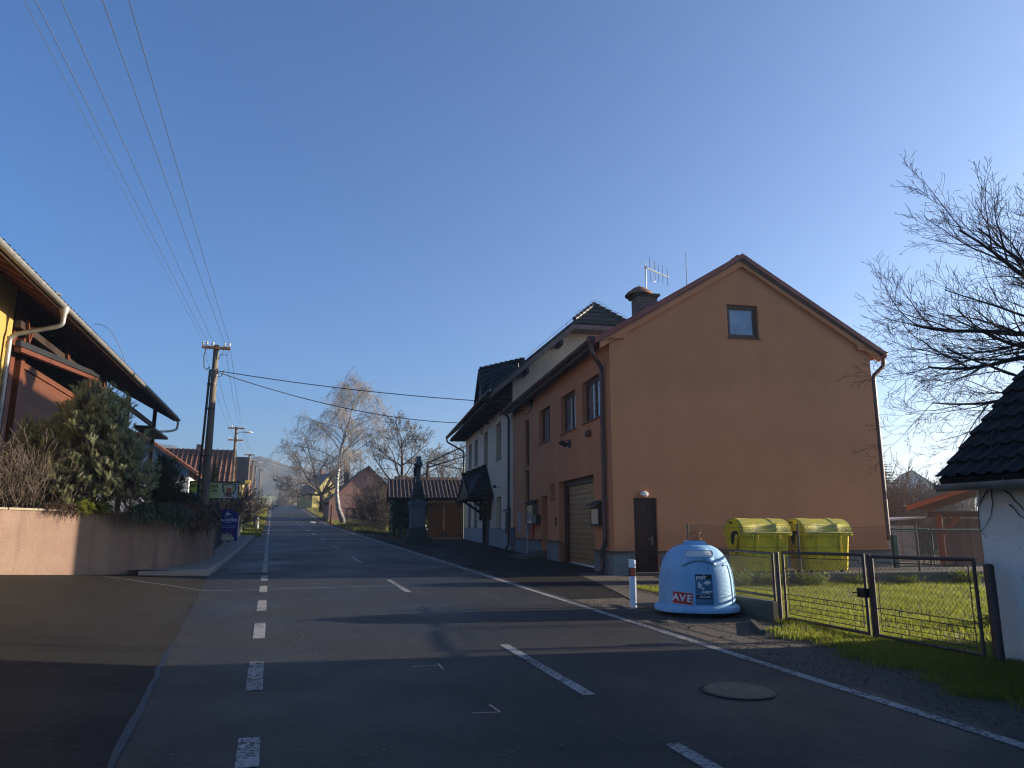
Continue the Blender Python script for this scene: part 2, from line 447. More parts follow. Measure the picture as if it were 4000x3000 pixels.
def Z(l, s):
    z = _herm(s)
    if l < -1.0:
        z += min(.07 * (-1.0 - l), .55) * (1 - sst(s, 17, 23))
    if l > 5.6 and s > 20:
        z -= .0105 * (min(s, 52) - 20) * sst(l, 5.6, 9.0) * (1 - sst(s, 52, 62))
    if l > 8.0 and s < 9:
        z -= .08 * sst(l, 8.0, 9.5) * sst(9 - s, 0, 3)
    if s > 60:
        if l > 6: z += .04 * (min(l, 16) - 6) * sst(s, 60, 80)
        if l < -3: z += .02 * (-3 - max(l, -14)) * sst(s, 60, 80)
    return z
def ZW(x, y): return Z(*W2R(x, y))

def frange(a, b, st):
    n = max(1, int(math.ceil((b - a) / st))); return [a + (b - a) * i / n for i in range(n + 1)]
def strip(name, ss, lo, hi, n, dz, m, zf=None, rag=0.0, **tg):
    """a ground sheet in road coordinates, between l = lo(s) and hi(s)"""
    mb = MB(); rr = random.Random(len(name))
    for s in ss:
        a, b = lo(s), hi(s)
        if rag: a += 0; b += rr.uniform(-rag, rag)
        for i in range(n + 1):
            l = a + (b - a) * i / n
            mb.v.append((l, s, (zf or Z)(l, s) + dz))
    for j in range(len(ss) - 1):
        for i in range(n):
            o = j * (n + 1) + i
            mb.f.append((o, o + 1, o + n + 2, o + n + 1)); mb.m.append(0)
    tg.setdefault('kind', 'structure')
    return mb.build(name, m, None, (0, 0, 0), RA, smooth=True, **tg)

# ------------------------------------------------------------------ ground
LS = [-140, -100, -70, -50, -38, -28, -20, -15, -12, -10, -8, -6.5, -5, -4, -3, -2, -1, 0, 1.5, 3, 4.5, 5.5, 6.5, 7.5, 8.5, 9.5, 11, 13, 16, 20, 26, 34, 45, 60, 85, 120, 160]
SS = frange(-60, 0, 6) + frange(0, 60, 2)[1:] + frange(60, 240, 3)[1:] + frange(240, 520, 14)[1:]
mb = MB()
for s in SS:
    for l in LS: mb.v.append((l, s, Z(l, s) - (.05 if s < 60 else .04)))
n = len(LS)
for j in range(len(SS) - 1):
    for i in range(n - 1): mb.f.append((j * n + i, j * n + i + 1, (j + 1) * n + i + 1, (j + 1) * n + i)); mb.m.append(0)
mb.build('ground', M['drygrass'], None, (0, 0, 0), RA, smooth=True, kind='structure')

# far valley and hazy hillside
def mhill():
    m, nt, p = _nodes('hill_fields_and_woods')
    co = coords(nt)
    s = nt.nodes.new('ShaderNodeSeparateXYZ'); L(nt, co, s.inputs[0])
    fld = ramp(nt, noise(nt, coords(nt, (.004, .012, .0)), 1.0, 3), [(.35, (.11, .13, .05)), (.55, (.17, .17, .08)), (.7, (.10, .12, .045))])
    wood = ramp(nt, noise(nt, coords(nt, (.03, .03, .03)), 1.0, 6), [(.3, (.030, .030, .018)), (.7, (.085, .072, .050))])
    z2 = nt.nodes.new('ShaderNodeMath'); z2.operation = 'MULTIPLY_ADD'; z2.inputs[1].default_value = 1 / 33; 
    L(nt, s.outputs[2], z2.inputs[0])
    nn = nt.nodes.new('ShaderNodeMath'); nn.operation = 'MULTIPLY'; nn.inputs[1].default_value = .5
    L(nt, noise(nt, coords(nt, (.008, .008, 0)), 1.0, 3), nn.inputs[0]); L(nt, nn.outputs[0], z2.inputs[2])
    L(nt, mixc(nt, ramp(nt, z2.outputs[0], [(.99, (0, 0, 0)), (1.0, (1, 1, 1))]), fld, wood), p.inputs['Base Color'])
    p.inputs['Roughness'].default_value = 1; spec(p, .1)
    return m
mb = MB(); rr = random.Random(5)
HS = .55
DS = [d * HS for d in (470, 520, 620, 720, 820, 920, 1020, 1120, 1220, 1320, 1420, 1520, 1620, 1750, 1950, 2300, 2800)]
AZ = [radians(a) for a in frange(-75, 75, 1.0)]
def hillz(a, D):
    D = D / HS
    t = sst(D, 560, 1600)
    dg = math.degrees(a)
    top = 128 + 22 * sst(-dg, 19, 26) - 92 * sst(dg, -16, -5) + 8 * sin(dg * .9) + 4 * sin(dg * 2.3 + 1) - 22 * sst(dg, 20, 40)
    base = -5.5 + 26 * sst(D, 520, 1000)
    z = base + (top - 20) * sst(D, 980, 1560)
    return HS * (z - sst(D, 1700, 2800) * top * .5) - 1.0
for D in DS:
    for a in AZ:
        z = hillz(a, D) + (rr.uniform(-1.2, 2.4) if D > 1100 * HS else 0)
        mb.v.append((D * sin(a), D * cos(a), z))
n = len(AZ)
for j in range(len(DS) - 1):
    for i in range(n - 1): mb.f.append((j * n + i, j * n + i + 1, (j + 1) * n + i + 1, (j + 1) * n + i)); mb.m.append(0)
mb.build('hills', mhill(), kind='structure')

# road, side road, forecourt, shoulder
def seam(s):
    if s < 9: return -.90 - .13 * (s - 5.76) / 3.4
    if s < 12: return -1.03 - .07 * (s - 9.16) / 2.4
    return -1.10 - .26 * (s - 11.57) / 8.4
def kerb_l(s): return -1.38 + .24 * min(1, (s - 20.24) / 5.6) + .30 * max(0, min(1, (s - 25.8) / 15.7)) + .12 * max(0, min(1, (s - 41.5) / 8.5))
def road_lo(s):
    if s < 20.2: return seam(s)
    if s < 46: return kerb_l(s)
    return -.26 - .22 * (1 - sst(s, 46, 56))
S_ROAD = frange(-30, 60, 1.0) + frange(60, 215, 2.5)[1:]
strip('road', S_ROAD, road_lo, lambda s: 5.62, 12, 0, M['asphalt'])
strip('side_road', frange(-30, 20.4, 1.2), lambda s: -30, lambda s: seam(s), 22, -.002, M['asphalt_side'])
mb = MB()
rr = random.Random(2)
sj = frange(-5, 20, .35)
for s in sj:
    w = .012 + rr.random() * .025; j = rr.uniform(-.02, .02)
    mb.v += [(seam(s) - w + j, s, Z(-1, s) + .004), (seam(s) + w + j, s, Z(-1, s) + .004)]
for i in range(len(sj) - 1): mb.f.append((2 * i, 2 * i + 1, 2 * i + 3, 2 * i + 2)); mb.m.append(0)
mb.build('road_joint', M['tar'], None, (0, 0, 0), RA, kind='structure')
strip('shoulder', frange(-25, 16, .5), lambda s: 5.56, lambda s: 8.0 + 3.5 * sst(s, 8.5, 12), 8, -.006, M['gravel'])
strip('forecourt', frange(13.5, 53, .9), lambda s: 5.58, lambda s: 16, 14, -.004 + .001, M['forecourt'])
strip('gravel_apron', frange(12.0, 19.0, .5), lambda s: 6.3 + .35 * (s - 12) ** .8, lambda s: 14, 8, .004, M['gravel'])
strip('grass_verge', frange(46, 210, 3), lambda s: -2.6 - 4 * sst(s, 60, 100), lambda s: road_lo(s) - .25, 6, .03, M['grassground'])
strip('grass_bank', frange(55, 212, 3), lambda s: 6.05, lambda s: 16, 8, .02, M['drygrass'])
strip('road_edge_dirt', frange(46, 210, 2), lambda s: road_lo(s) - .45, lambda s: road_lo(s) + .06, 3, -.003 + .0, M['gravel'])
strip('road_edge_gravel', frange(53, 210, 2), lambda s: 5.56, lambda s: 6.2, 3, .0, M['gravel'])

# markings
mb = MB()
def dash(l0, l1, s0, s1, w0=.15):
    st = frange(s0, s1, .8)
    for i in range(len(st) - 1):
        a, b = st[i], st[i + 1]
        la = l0; lb = l1
        mb.add([(la - w0 / 2, a, Z(2, a) + .004), (la + w0 / 2, a, Z(2, a) + .004), (la + w0 / 2, b, Z(2, b) + .004), (la - w0 / 2, b, Z(2, b) + .004)], [(0, 1, 2, 3)])
for a, b in ((3.0, 3.6), (4.2, 4.9), (5.51, 6.18), (7.69, 9.06), (10.58, 11.95), (13.3, 14.76), (16.15, 17.44), (18.63, 20.0)): dash(-.05, -.05, a, b, .155)
dash(-.06, -.06, 21.0, 210, .135)
dash(5.40, 5.40, -20, 210, .135)
for a, b in ((2.3, 5.15), (6.64, 9.3)): dash(2.92, 2.92, a, b, .125)
s = 15.45
while s < 205: dash(2.80, 2.80, s, s + 2.75, .125); s += 8.45
mb.build('road_markings', M['paint'], None, (0, 0, 0), RA, kind='structure')
mb = MB()
def stroke(a, b, w):
    a = Vector(a); b = Vector(b); d = (b - a).normalized(); q = Vector((-d.y, d.x)) * w / 2
    n = max(1, int((b - a).length / .5)); 
    for i in range(n):
        p = a + (b - a) * i / n; r = a + (b - a) * (i + 1) / n
        mb.add([(x.x, x.y, Z(x.x, x.y) + .005) for x in (p - q, p + q, r + q, r - q)], [(0, 1, 2, 3)])
stroke((1.72, 6.35), (1.95, 6.31), .02); stroke((1.95, 6.31), (1.93, 6.56), .02)
mb.build('survey_mark', M['pinkchalk'], None, (0, 0, 0), RA, kind='structure')
mb = MB()
stroke((1.56, 8.31), (1.87, 8.28), .016); stroke((1.86, 8.09), (1.87, 8.38), .016)
stroke((-3.54, 19.1), (-2.4, 17.75), .018); stroke((-2.4, 17.75), (-1.25, 16.64), .018); stroke((-1.25, 16.64), (2.7, 16.81), .018)
mb.build('survey_lines', M['chalk'], None, (0, 0, 0), RA, kind='structure')

# pavement and kerb on the left
strip('pavement', frange(20.3, 46, .9), lambda s: -3.2, lambda s: kerb_l(s) - .14, 4, .11, M['paving'])
mb = MB()
ks = frange(20.25, 46, 1.0)
for i in range(len(ks) - 1):
    a, b = ks[i] + .006, ks[i + 1] - .006
    P = []
    for s in (a, b):
        l = kerb_l(s); z = Z(l, s)
        P += [(l - .145, s, z - .08), (l, s, z - .08), (l, s, z + .10), (l - .03, s, z + .125), (l - .145, s, z + .125)]
    F = [(0, 1, 2, 3, 4), (9, 8, 7, 6, 5)] + [(q, (q + 1) % 5, 5 + (q + 1) % 5, 5 + q) for q in range(5)]
    mb.add(P, F)
# end kerb across the pavement
a = RW(-3.0, 20.2); 
mb.bx(-2.95, -1.38, 20.06, 20.2, .2, Z(-2, 20.2) + .118)
mb.build('kerb', M['kerb'], None, (0, 0, 0), RA, kind='structure')
# ------------------------------------------------------------------ wall with openings
def wall(mb, mp, cuts, zb, top, holes, depth, back=True):
    """mp(a, z, d): wall plane coordinates and depth inwards; holes: (a0, a1, z0, z1[, depth])"""
    cs = sorted(set(list(cuts) + [h[0] for h in holes] + [h[1] for h in holes]))
    for i in range(len(cs) - 1):
        a, b = cs[i], cs[i + 1]; m = (a + b) / 2
        hs = sorted([h for h in holes if h[0] < m < h[1]], key=lambda h: h[2])
        z = zb
        for h in hs:
            if h[2] > z + 1e-4: mb.add([mp(a, z, 0), mp(b, z, 0), mp(b, h[2], 0), mp(a, h[2], 0)], [(0, 1, 2, 3)])
            z = h[3]
        mb.add([mp(a, z, 0), mp(b, z, 0), mp(b, top(b), 0), mp(a, top(a), 0)], [(0, 1, 2, 3)])
    for h in holes:
        a, b, z0, z1 = h[:4]; d = h[4] if len(h) > 4 else depth
        for p, q in (((a, z0), (a, z1)), ((a, z1), (b, z1)), ((b, z1), (b, z0)), ((b, z0), (a, z0))):
            mb.add([mp(p[0], p[1], 0), mp(q[0], q[1], 0), mp(q[0], q[1], d), mp(p[0], p[1], d)], [(0, 1, 2, 3)])

def window(parent, mp, a0, a1, z0, z1, d, fr='frame', gl='glass', mull=1, sash=.055, sill=None, sillm='brownpaint', trans=None):
    """window part > frame is the part itself, pane and sill are its sub-parts"""
    mb = MB()
    def rect(x0, x1, y0, y1, dd, t):
        P = [mp(x0, y0, dd), mp(x1, y0, dd), mp(x1, y1, dd), mp(x0, y1, dd), mp(x0, y0, dd + t), mp(x1, y0, dd + t), mp(x1, y1, dd + t), mp(x0, y1, dd + t)]
        mb.add(P, [(0, 1, 2, 3), (7, 6, 5, 4), (0, 4, 5, 1), (1, 5, 6, 2), (2, 6, 7, 3), (3, 7, 4, 0)])
    w = sash; t = .06
    rect(a0, a0 + w, z0, z1, d - t, t); rect(a1 - w, a1, z0, z1, d - t, t)
    rect(a0 + w, a1 - w, z0, z0 + w, d - t, t); rect(a0 + w, a1 - w, z1 - w, z1, d - t, t)
    for i in range(1, mull + 1):
        x = a0 + (a1 - a0) * i / (mull + 1)
        rect(x - w * .7, x + w * .7, z0 + w, z1 - w, d - t * .9, t * .8)
    # slim inner sashes
    for i in range(mull + 1):
        x0 = a0 + (a1 - a0) * i / (mull + 1) + (w if i == 0 else w * .7); x1 = a0 + (a1 - a0) * (i + 1) / (mull + 1) - (w if i == mull else w * .7)
        s2 = w * .55
        rect(x0, x0 + s2, z0 + w, z1 - w, d - t * .7, t * .5); rect(x1 - s2, x1, z0 + w, z1 - w, d - t * .7, t * .5)
        rect(x0 + s2, x1 - s2, z0 + w, z0 + w + s2, d - t * .7, t * .5); rect(x0 + s2, x1 - s2, z1 - w - s2, z1 - w, d - t * .7, t * .5)
    if trans:
        rect(a0 + w, a1 - w, trans - w * .5, trans + w * .5, d - t * .95, t * .8)
    f = mb.build('window', M[fr], parent)
    g = MB(); g.add([mp(a0 + w, z0 + w, d - .012), mp(a1 - w, z0 + w, d - .012), mp(a1 - w, z1 - w, d - .012), mp(a0 + w, z1 - w, d - .012)], [(0, 1, 2, 3)])
    g.build('pane', M[gl], f)
    if sill:
        s_ = MB(); e = .04
        P = [mp(a0 - e, z0 - .03, -sill), mp(a1 + e, z0 - .03, -sill), mp(a1 + e, z0 - .004, -sill), mp(a0 - e, z0 - .004, -sill),
             mp(a0 - e, z0 - .005, d - .07), mp(a1 + e, z0 - .005, d - .07), mp(a1 + e, z0 + .022, d - .07), mp(a0 - e, z0 + .022, d - .07)]
        P[4] = mp(a0 + .004, z0 - .005, d - .07); P[5] = mp(a1 - .004, z0 - .005, d - .07); P[6] = mp(a1 - .004, z0 + .022, d - .07); P[7] = mp(a0 + .004, z0 + .022, d - .07)
        s_.add(P, [(0, 1, 2, 3), (7, 6, 5, 4), (0, 4, 5, 1), (1, 5, 6, 2), (2, 6, 7, 3), (3, 7, 4, 0)])
        s_.build('sill', M[sillm], f)
    return f

def tiles(mb, org, ax, up, Wd, Ln, tw=.24, course=.33, amp=.03, lift=.018, per=6, thick=0.0, rng=None, jag=0.0):
    """a slope of wavy roof tiles laid in courses"""
    org = Vector(org); ax = Vector(ax).normalized(); up = Vector(up).normalized(); nr = ax.cross(up).normalized()
    if nr.z < 0: nr = -nr
    nx = max(2, int(round(Wd / tw)) * per); nc = max(1, int(round(Ln / course)))
    rows = []
    for c in range(nc):
        for e, lf in ((0.0, lift), (1.0, 0.0)):
            row = []
            y = (c + e) * Ln / nc
            for i in range(nx + 1):
                ph = 2 * pi * i / per
                h = amp * (max(0, sin(ph)) * 1.0 + .25 * sin(ph)) + lf + (rng.uniform(-jag, jag) if rng else 0)
                q = org + ax * (Wd * i / nx) + up * y + nr * h
                row.append(len(mb.v)); mb.v.append((q.x, q.y, q.z))
            rows.append(row)
    for r in range(len(rows) - 1):
        for i in range(nx):
            mb.f.append((rows[r][i], rows[r][i + 1], rows[r + 1][i + 1], rows[r + 1][i])); mb.m.append(mb.cur)

def slab(mb, org, ax, up, Wd, Ln, t):
    org = Vector(org); ax = Vector(ax).normalized(); up = Vector(up).normalized(); nr = ax.cross(up).normalized()
    if nr.z < 0: nr = -nr
    P = [org, org + ax * Wd, org + ax * Wd + up * Ln, org + up * Ln]
    P = P + [q - nr * t for q in P]
    mb.add(P, [(0, 1, 2, 3), (7, 6, 5, 4), (0, 4, 5, 1), (1, 5, 6, 2), (2, 6, 7, 3), (3, 7, 4, 0)])

def gutter_mb(mb, a, b, r, up=(0, 0, 1), n=8):
    """half-round open gutter from a to b"""
    a = Vector(a); b = Vector(b); t = (b - a).normalized(); x = t.cross(Vector(up)).normalized(); z = x.cross(t)
    o = len(mb.v)
    for p in (a, b):
        for k in range(n + 1):
            th = pi + pi * k / n
            for rr_ in (r, r * .9):
                q = p + x * (cos(th) * rr_) + z * (sin(th) * rr_)
                mb.v.append((q.x, q.y, q.z))
    m = (n + 1) * 2
    for k in range(n):
        i = o + 2 * k
        mb.f += [(i, i + 2, i + 2 + m, i + m), (i + 1, i + 1 + m, i + 3 + m, i + 3)]; mb.m += [mb.cur] * 2
    for k in (0, n):
        i = o + 2 * k; mb.f.append((i, i + 1, i + 1 + m, i + m)); mb.m.append(mb.cur)
    for q in (0, m):
        for k in range(n):
            i = o + q + 2 * k; mb.f.append((i, i + 1, i + 3, i + 2)); mb.m.append(mb.cur)

# ================================================================== the brown gabled building
B = thing('gabled_building', C0, BA, label='large orange-brown rendered building whose plain gable wall faces the yellow bins', cat='building')
fm = lambda a, z, d: (d, a, z)            # facade on the road: a = distance along, d = depth
gm = lambda a, z, d: (a, d, z)            # gable: a = distance across
GW, GL, UR = 8.17, 14.06, 4.14
def gtop(u): return (6.90 + .607 * (u + .05)) if u <= UR else (6.90 + .607 * (8.22 - u))
FH = [(.97, 2.75, 4.80, 6.08, .20), (3.52, 5.35, 4.80, 6.08, .20), (6.92, 8.65, 4.80, 6.09, .20), (10.5, 11.40, 4.18, 6.09, .16), (10.5, 11.40, 2.09, 4.0, .16),
      (6.35, 6.93, 2.65, 3.20, .2), (7.42, 8.40, 0.3, 2.80, .45), (1.72, 5.78, 0.3, 3.19, .30)]
GH = [(3.62, 4.60, 7.07, 8.07, .16), (.57, 1.24, .35, 2.45, .16)]
mb = MB()
wall(mb, fm, [0, GL], .1, lambda a: 6.95, FH, .2)
wall(mb, gm, [0, UR, GW], .1, gtop, GH, .2)
mb.add([(GW, 0, .1), (GW, GL, .1), (GW, GL, 6.95), (GW, 0, 6.95)], [(0, 1, 2, 3)])
mb.build('wall', M['stucco'], B)
# cornice under the verge with its two returns
mb = MB()
for u0, u1 in ((-.30, UR), (UR, GW + .30)):
    P = []
    for d in (-.10, .02):
        P += [(u0, d, gtop(u0) - .20), (u1, d, gtop(u1) - .20), (u1, d, gtop(u1) + .03), (u0, d, gtop(u0) + .03)]
    mb.add(P, [(0, 1, 2, 3), (7, 6, 5, 4), (0, 4, 5, 1), (1, 5, 6, 2), (2, 6, 7, 3), (3, 7, 4, 0)])
for sgn in (0, 1):
    pts = [(-.32, 6.86), (.44, 6.86), (.44, gtop(.44) - .17), (-.32, gtop(-.32))] if not sgn else [(GW - .44, 6.86), (GW + .32, 6.86), (GW + .32, gtop(GW + .32)), (GW - .44, gtop(GW - .44) - .17)]
    mb.prism(pts, lambda a, b, t: (a, -.105 + t, b), .125)
mb.build('cornice', M['stucco'], B)
# plinth
def plb(*bs):
    mb = MB()
    for q in bs: mb.bx(*q)
    return mb
corner = plb((-.045, .02, -.045, 1.68, .05, 1.0), (.02, .55, -.045, 0, .05, 1.0), (.02, .30, 1.68, 1.72, .05, 1.0))
for mbq in (corner, plb((-.045, .02, 5.80, 7.38, .05, 1.16), (.02, .30, 5.78, 5.82, .05, 1.16)), plb((-.045, .02, 8.44, 13.35, .05, 1.16)), plb((1.26, GW + .045, -.045, .02, .05, 1.0))):
    mbq.build('plinth', M['plinth'], B)
for mbq in (plb((-.10, .01, -.10, 1.76, 1.0, 1.05), (.01, .59, -.10, .01, 1.0, 1.05)), plb((-.10, .01, 5.76, 7.46, 1.16, 1.21)), plb((-.10, .01, 8.36, 13.40, 1.16, 1.21)), plb((1.21, GW + .1, -.10, .01, 1.0, 1.05))):
    mbq.build('plinth_ledge', M['brownpaint'], B)
# roof
mb = MB()
for side in (0, 1):
    sg = 1 if not side else -1
    eu = -.42 if not side else GW + .42
    ez = gtop(-.42)
    up = Vector((sg, 0, .607)).normalized(); Ln = (UR + .42) / up.x * sg if sg > 0 else (UR + .45) / abs(up.x)
    slab(mb, (eu, -.14, ez + .10), (0, 1, 0), up, GL + .1, Ln, .10)
    tiles(mb, (eu, -.12, ez + .115), (0, 1, 0), up, GL + .06, Ln, .28, .34, .03, .02, 5)
rf = mb.build('roof', M['browntile'], B)
mb = MB()
for u0, u1 in ((-.46, UR), (GW + .46, UR)):
    a = Vector((u0, -.175, gtop(u0 if u0 < UR else u0) + .02)); b = Vector((u1, -.175, gtop(UR) + .02))
    mb.add([a, b, b + Vector((0, 0, .15)), a + Vector((0, 0, .15)), a + Vector((0, .05, 0)), b + Vector((0, .05, 0)), b + Vector((0, .22, .165)), a + Vector((0, .22, .165))],
           [(0, 1, 2, 3), (0, 4, 5, 1), (3, 2, 6, 7), (4, 7, 6, 5), (0, 3, 7, 4), (1, 5, 6, 2)])
mb.build('verge_flashing', M['redmetal'], rf)
# chimney with a rusty mushroom cowl
mb = MB(); mb.bx(2.44, 3.16, 4.0, 4.62, 8.3, 9.54); ch = mb.build('chimney', M['brick'], rf)
mb = MB(); mb.bx(2.36, 3.24, 3.92, 4.70, 9.54, 9.62); mb.build('chimney_cap', M['concrete'], ch)
mb = MB()
prof = [(.50, 9.60), (.51, 9.63), (.42, 9.74), (.30, 9.80), (.28, 9.84), (.20, 9.90), (.08, 9.94), (.015, 9.95)]
mb.lathe(prof + [(.015, 9.99)], 28, (2.62, 4.3, 0), cap=False)
mb.lathe([(.49, 9.605), (.40, 9.72), (.28, 9.78), (.01, 9.80)], 28, (2.62, 4.3, 0), cap=False)
for a in range(4): mb.bar((2.62 + .22 * cos(a * pi / 2 + .6), 4.3 + .22 * sin(a * pi / 2 + .6), 9.60), (2.62 + .22 * cos(a * pi / 2 + .6), 4.3 + .22 * sin(a * pi / 2 + .6), 9.80), .03)
mb.tube([(2.62 + .03 * cos(t), 4.3, 9.995 + .03 * sin(t)) for t in [i * pi / 4 for i in range(9)]], .006, 4, False)
mb.build('chimney_cowl', M['rust'], ch, smooth=40)
# gutters and downpipes
def rain(parent, pts, r, m='pipebrown', name='downpipe', rings=True):
    mb = MB(); mb.tube(pts, r, 10)
    return mb.build(name, M[m], parent, smooth=50)
def smooth_path(P, r=.12, n=4):
    P = [Vector(p) for p in P]; out = [P[0]]
    for i in range(1, len(P) - 1):
        a = (P[i - 1] - P[i]); b = (P[i + 1] - P[i]); ra = min(r, a.length * .45); rb = min(r, b.length * .45)
        A = P[i] + a.normalized() * ra; C = P[i] + b.normalized() * rb
        for j in range(n + 1):
            t = j / n; out.append(A * (1 - t) ** 2 + P[i] * 2 * t * (1 - t) + C * t * t)
    out.append(P[-1]); return out
for side in (0, 1):
    u = -.50 if not side else GW + .50
    mb = MB(); gutter_mb(mb, (u, -.12, 6.86), (u, GL + .6, 6.90), .075)
    for k in frange(.4, GL, 1.1): mb.tube([(u - .078 * cos(t), k, 6.87 - .078 * sin(t)) for t in [i * pi / 8 for i in range(9)]], .008, 4, False)
    mb.build('gutter', M['pipebrown'], B, smooth=50)
    s = 1 if not side else -1
    mb = MB()
    mb.lathe([(.075, 0), (.14, .10), (.14, .22)], 12, (u, .05, 6.66)); mb.tube(smooth_path([(u, .05, 6.68), (u, .05, 6.45), (u + s * .40, .42 if not side else .05, 6.10), (u + s * .40, .45 if not side else .05, 5.8), (u + s * .40, .50 if not side else .05, 1.30)], .1), .062, 12)
    for z in (5.6, 4.1, 2.6, 1.5): mb.lathe([(.068, 0), (.068, .04)], 12, (u + s * .40, .46 if not side else .05, z))
    dp = mb.build('downpipe', M['pipebrown'], B, smooth=40)
    if not side:
        mb = MB(); mb.tube(smooth_path([(-.10, .50, 1.34), (-.10, .50, 1.18), (-.17, .56, 1.06), (-.17, .56, .86)], .08), .066, 12); mb.build('pipe_offset', M['blackpipe'], dp, smooth=40)
        mb = MB(); mb.tube(smooth_path([(-.17, .56, .88), (-.17, .56, .56), (-.30, .50, .44)], .1), .072, 12); mb.build('pipe_shoe', M['pipebrown'], dp, smooth=40)
# windows of the facade and the gable
for i in range(3):
    h = FH[i]; window(B, fm, h[0], h[1], h[2], h[3], .20, mull=1, sill=.05, gl='glass_day', sash=.07)
for i in (3, 4): window(B, fm, *FH[i][:4], .16, mull=0, sill=.05, gl='glass', sash=.05)
window(B, fm, *FH[5][:4], .2, mull=0, sill=.05, gl='glass', sash=.05)
window(B, gm, *GH[0][:4], .14, mull=0, sill=.05, gl='pane_sky_reflect', sash=.08)
# plank door with handle in the gable, small lamp above it
mb = MB()
for i in range(5): mb.bx(.575 + i * .134, .575 + i * .134 + .128, .10, .14, .45, 2.44)
d = mb.build('door', M['doorwood'], B)
mb = MB(); mb.bx(1.08, 1.12, .085, .10, 1.20, 1.42); mb.bar((1.10, .09, 1.36), (1.10, .05, 1.36), .02); mb.bar((1.11, .055, 1.36), (.98, .055, 1.36), .02); mb.build('handle', M['zinc'], d)
mb = MB(); mb.bx(.5, 1.3, -.30, .16, .3, .50); mb.build('doorstep', M['concrete'], B)
mb = MB(); text_mesh(mb, '11', .13, lambda x, y, t: (1.236, .08 - x, 1.75 + y)); mb.build('door_reveal_strokes', M['offwhite'], B)  # two small pale upright strokes on the door reveal
mb = MB(); mb.lathe([(.05, 0), (.105, .02), (.12, .06), (.09, .11), (.03, .125)], 16)
mb.v = [(.86 + x, -z, 2.55 + y * .65) for x, y, z in mb.v]
for a in (-.06, 0, .06): mb.tube([(.86 + a, -.02, 2.48), (.86 + a, -.135, 2.52), (.86 + a, -.135, 2.58), (.86 + a, -.02, 2.62)], .006, 4)
mb.build('wall_lamp', M['offwhite'], B, smooth=40)
# roll-up garage door in its dark frame
mb = MB()
zz = frange(.52, 3.02, .166)
for i in range(len(zz) - 1):
    mb.bx(.285, .31, 2.0, 5.42, zz[i] + .006, zz[i + 1] - .006); mb.bx(.279, .285, 2.0, 5.42, zz[i] + .03, zz[i + 1] - .03)
gd = mb.build('garage_door', mwood('garage_door_wood', (.22, .13, .055), (.30, .185, .085), 'Y', .35), B)
mb = MB(); mb.bx(.2, .30, 1.72, 2.0, .3, 3.19); mb.bx(.2, .30, 5.42, 5.78, .3, 3.19); mb.bx(.2, .30, 2.0, 5.42, 3.02, 3.19); mb.build('door_frame', M['doorwood'], gd)
mb = MB(); mb.bx(.24, .31, 2.0, 5.42, .47, .52); mb.build('door_seal', M['white'], gd)
mb = MB(); mb.bx(.0, .5, 1.72, 5.78, .2, .46); mb.build('threshold', M['concrete'], B)
# dark entrance door at the back of its niche, letterbox beside it, stone steps
mb = MB(); mb.bx(.42, .45, 7.42, 8.40, .8, 2.79); mb.build('door', M['doorwood'], B)
mb = MB(); mb.bx(-.02, .01, 6.1, 6.3, 1.70, 2.0); mb.build('letterbox', M['black'], B)
mb = MB(); mb.bx(-.42, .44, 7.40, 8.6, .2, .80); mb.bx(-.75, -.42, 7.2, 9.6, .2, .66); mb.bx(-1.02, -.75, 7.0, 9.9, .2, .60); mb.build('doorstep', M['concrete'], B)
# lamps and small fixtures on the facade
mb = MB(); mb.box((-.22, 4.25, 4.36), (.26, .34, .08), 0, 0, .5); mb.bx(-.20, 0, 4.22, 4.26, 4.36, 4.40); mb.bx(-.03, 0, 4.14, 4.36, 4.22, 4.50); mb.bar((-.25, 4.25, 4.42), (0, 4.25, 4.5), .02); mb.build('floodlight', M['black'], B)
mb = MB(); mb.bx(-.09, 0, 1.84, 2.22, 4.34, 4.52, .02)
for i in range(4): mb.bx(-.11, -.09, 1.87, 2.19, 4.36 + i * .04, 4.38 + i * .04)
mb.build('siren_horn', M['brownpaint'], B)
mb = MB(); mb.bx(-.35, 0, 9.95, 10.0, 6.62, 6.66); mb.bx(-.04, 0, 9.8, 10.2, 6.5, 6.8); mb.bx(-.30, -.2, 9.85, 10.1, 6.6, 6.7); mb.build('cable_bracket', M['black'], B)
mb = MB(); mb.tube([(-.02, 10.0 + .75 + .75 * cos(t), 6.62 - .30 * sin(t)) for t in [i * pi / 8 for i in range(9)]], .014, 5); mb.build('conduit', M['cableblack'], B)
mb = MB(); mb.bx(-.012, 0, 12.2, 12.9, 1.45, 2.25); mb.build('meter_door', mplain('mauve_box', (.30, .24, .26), .6), B)
mb = MB(); mb.bx(-.06, 0, 9.7, 10.25, 1.2, 1.75); mb.build('hydrant_box', M['redbox'], B)
mb = MB(); mb.tube([(-.09, 10.45, .6), (-.09, 10.45, 1.76)], .045, 10); mb.bx(-.15, -.03, 10.4, 10.6, 1.62, 1.78); mb.build('grey_standpipe', M['greytin'], B)
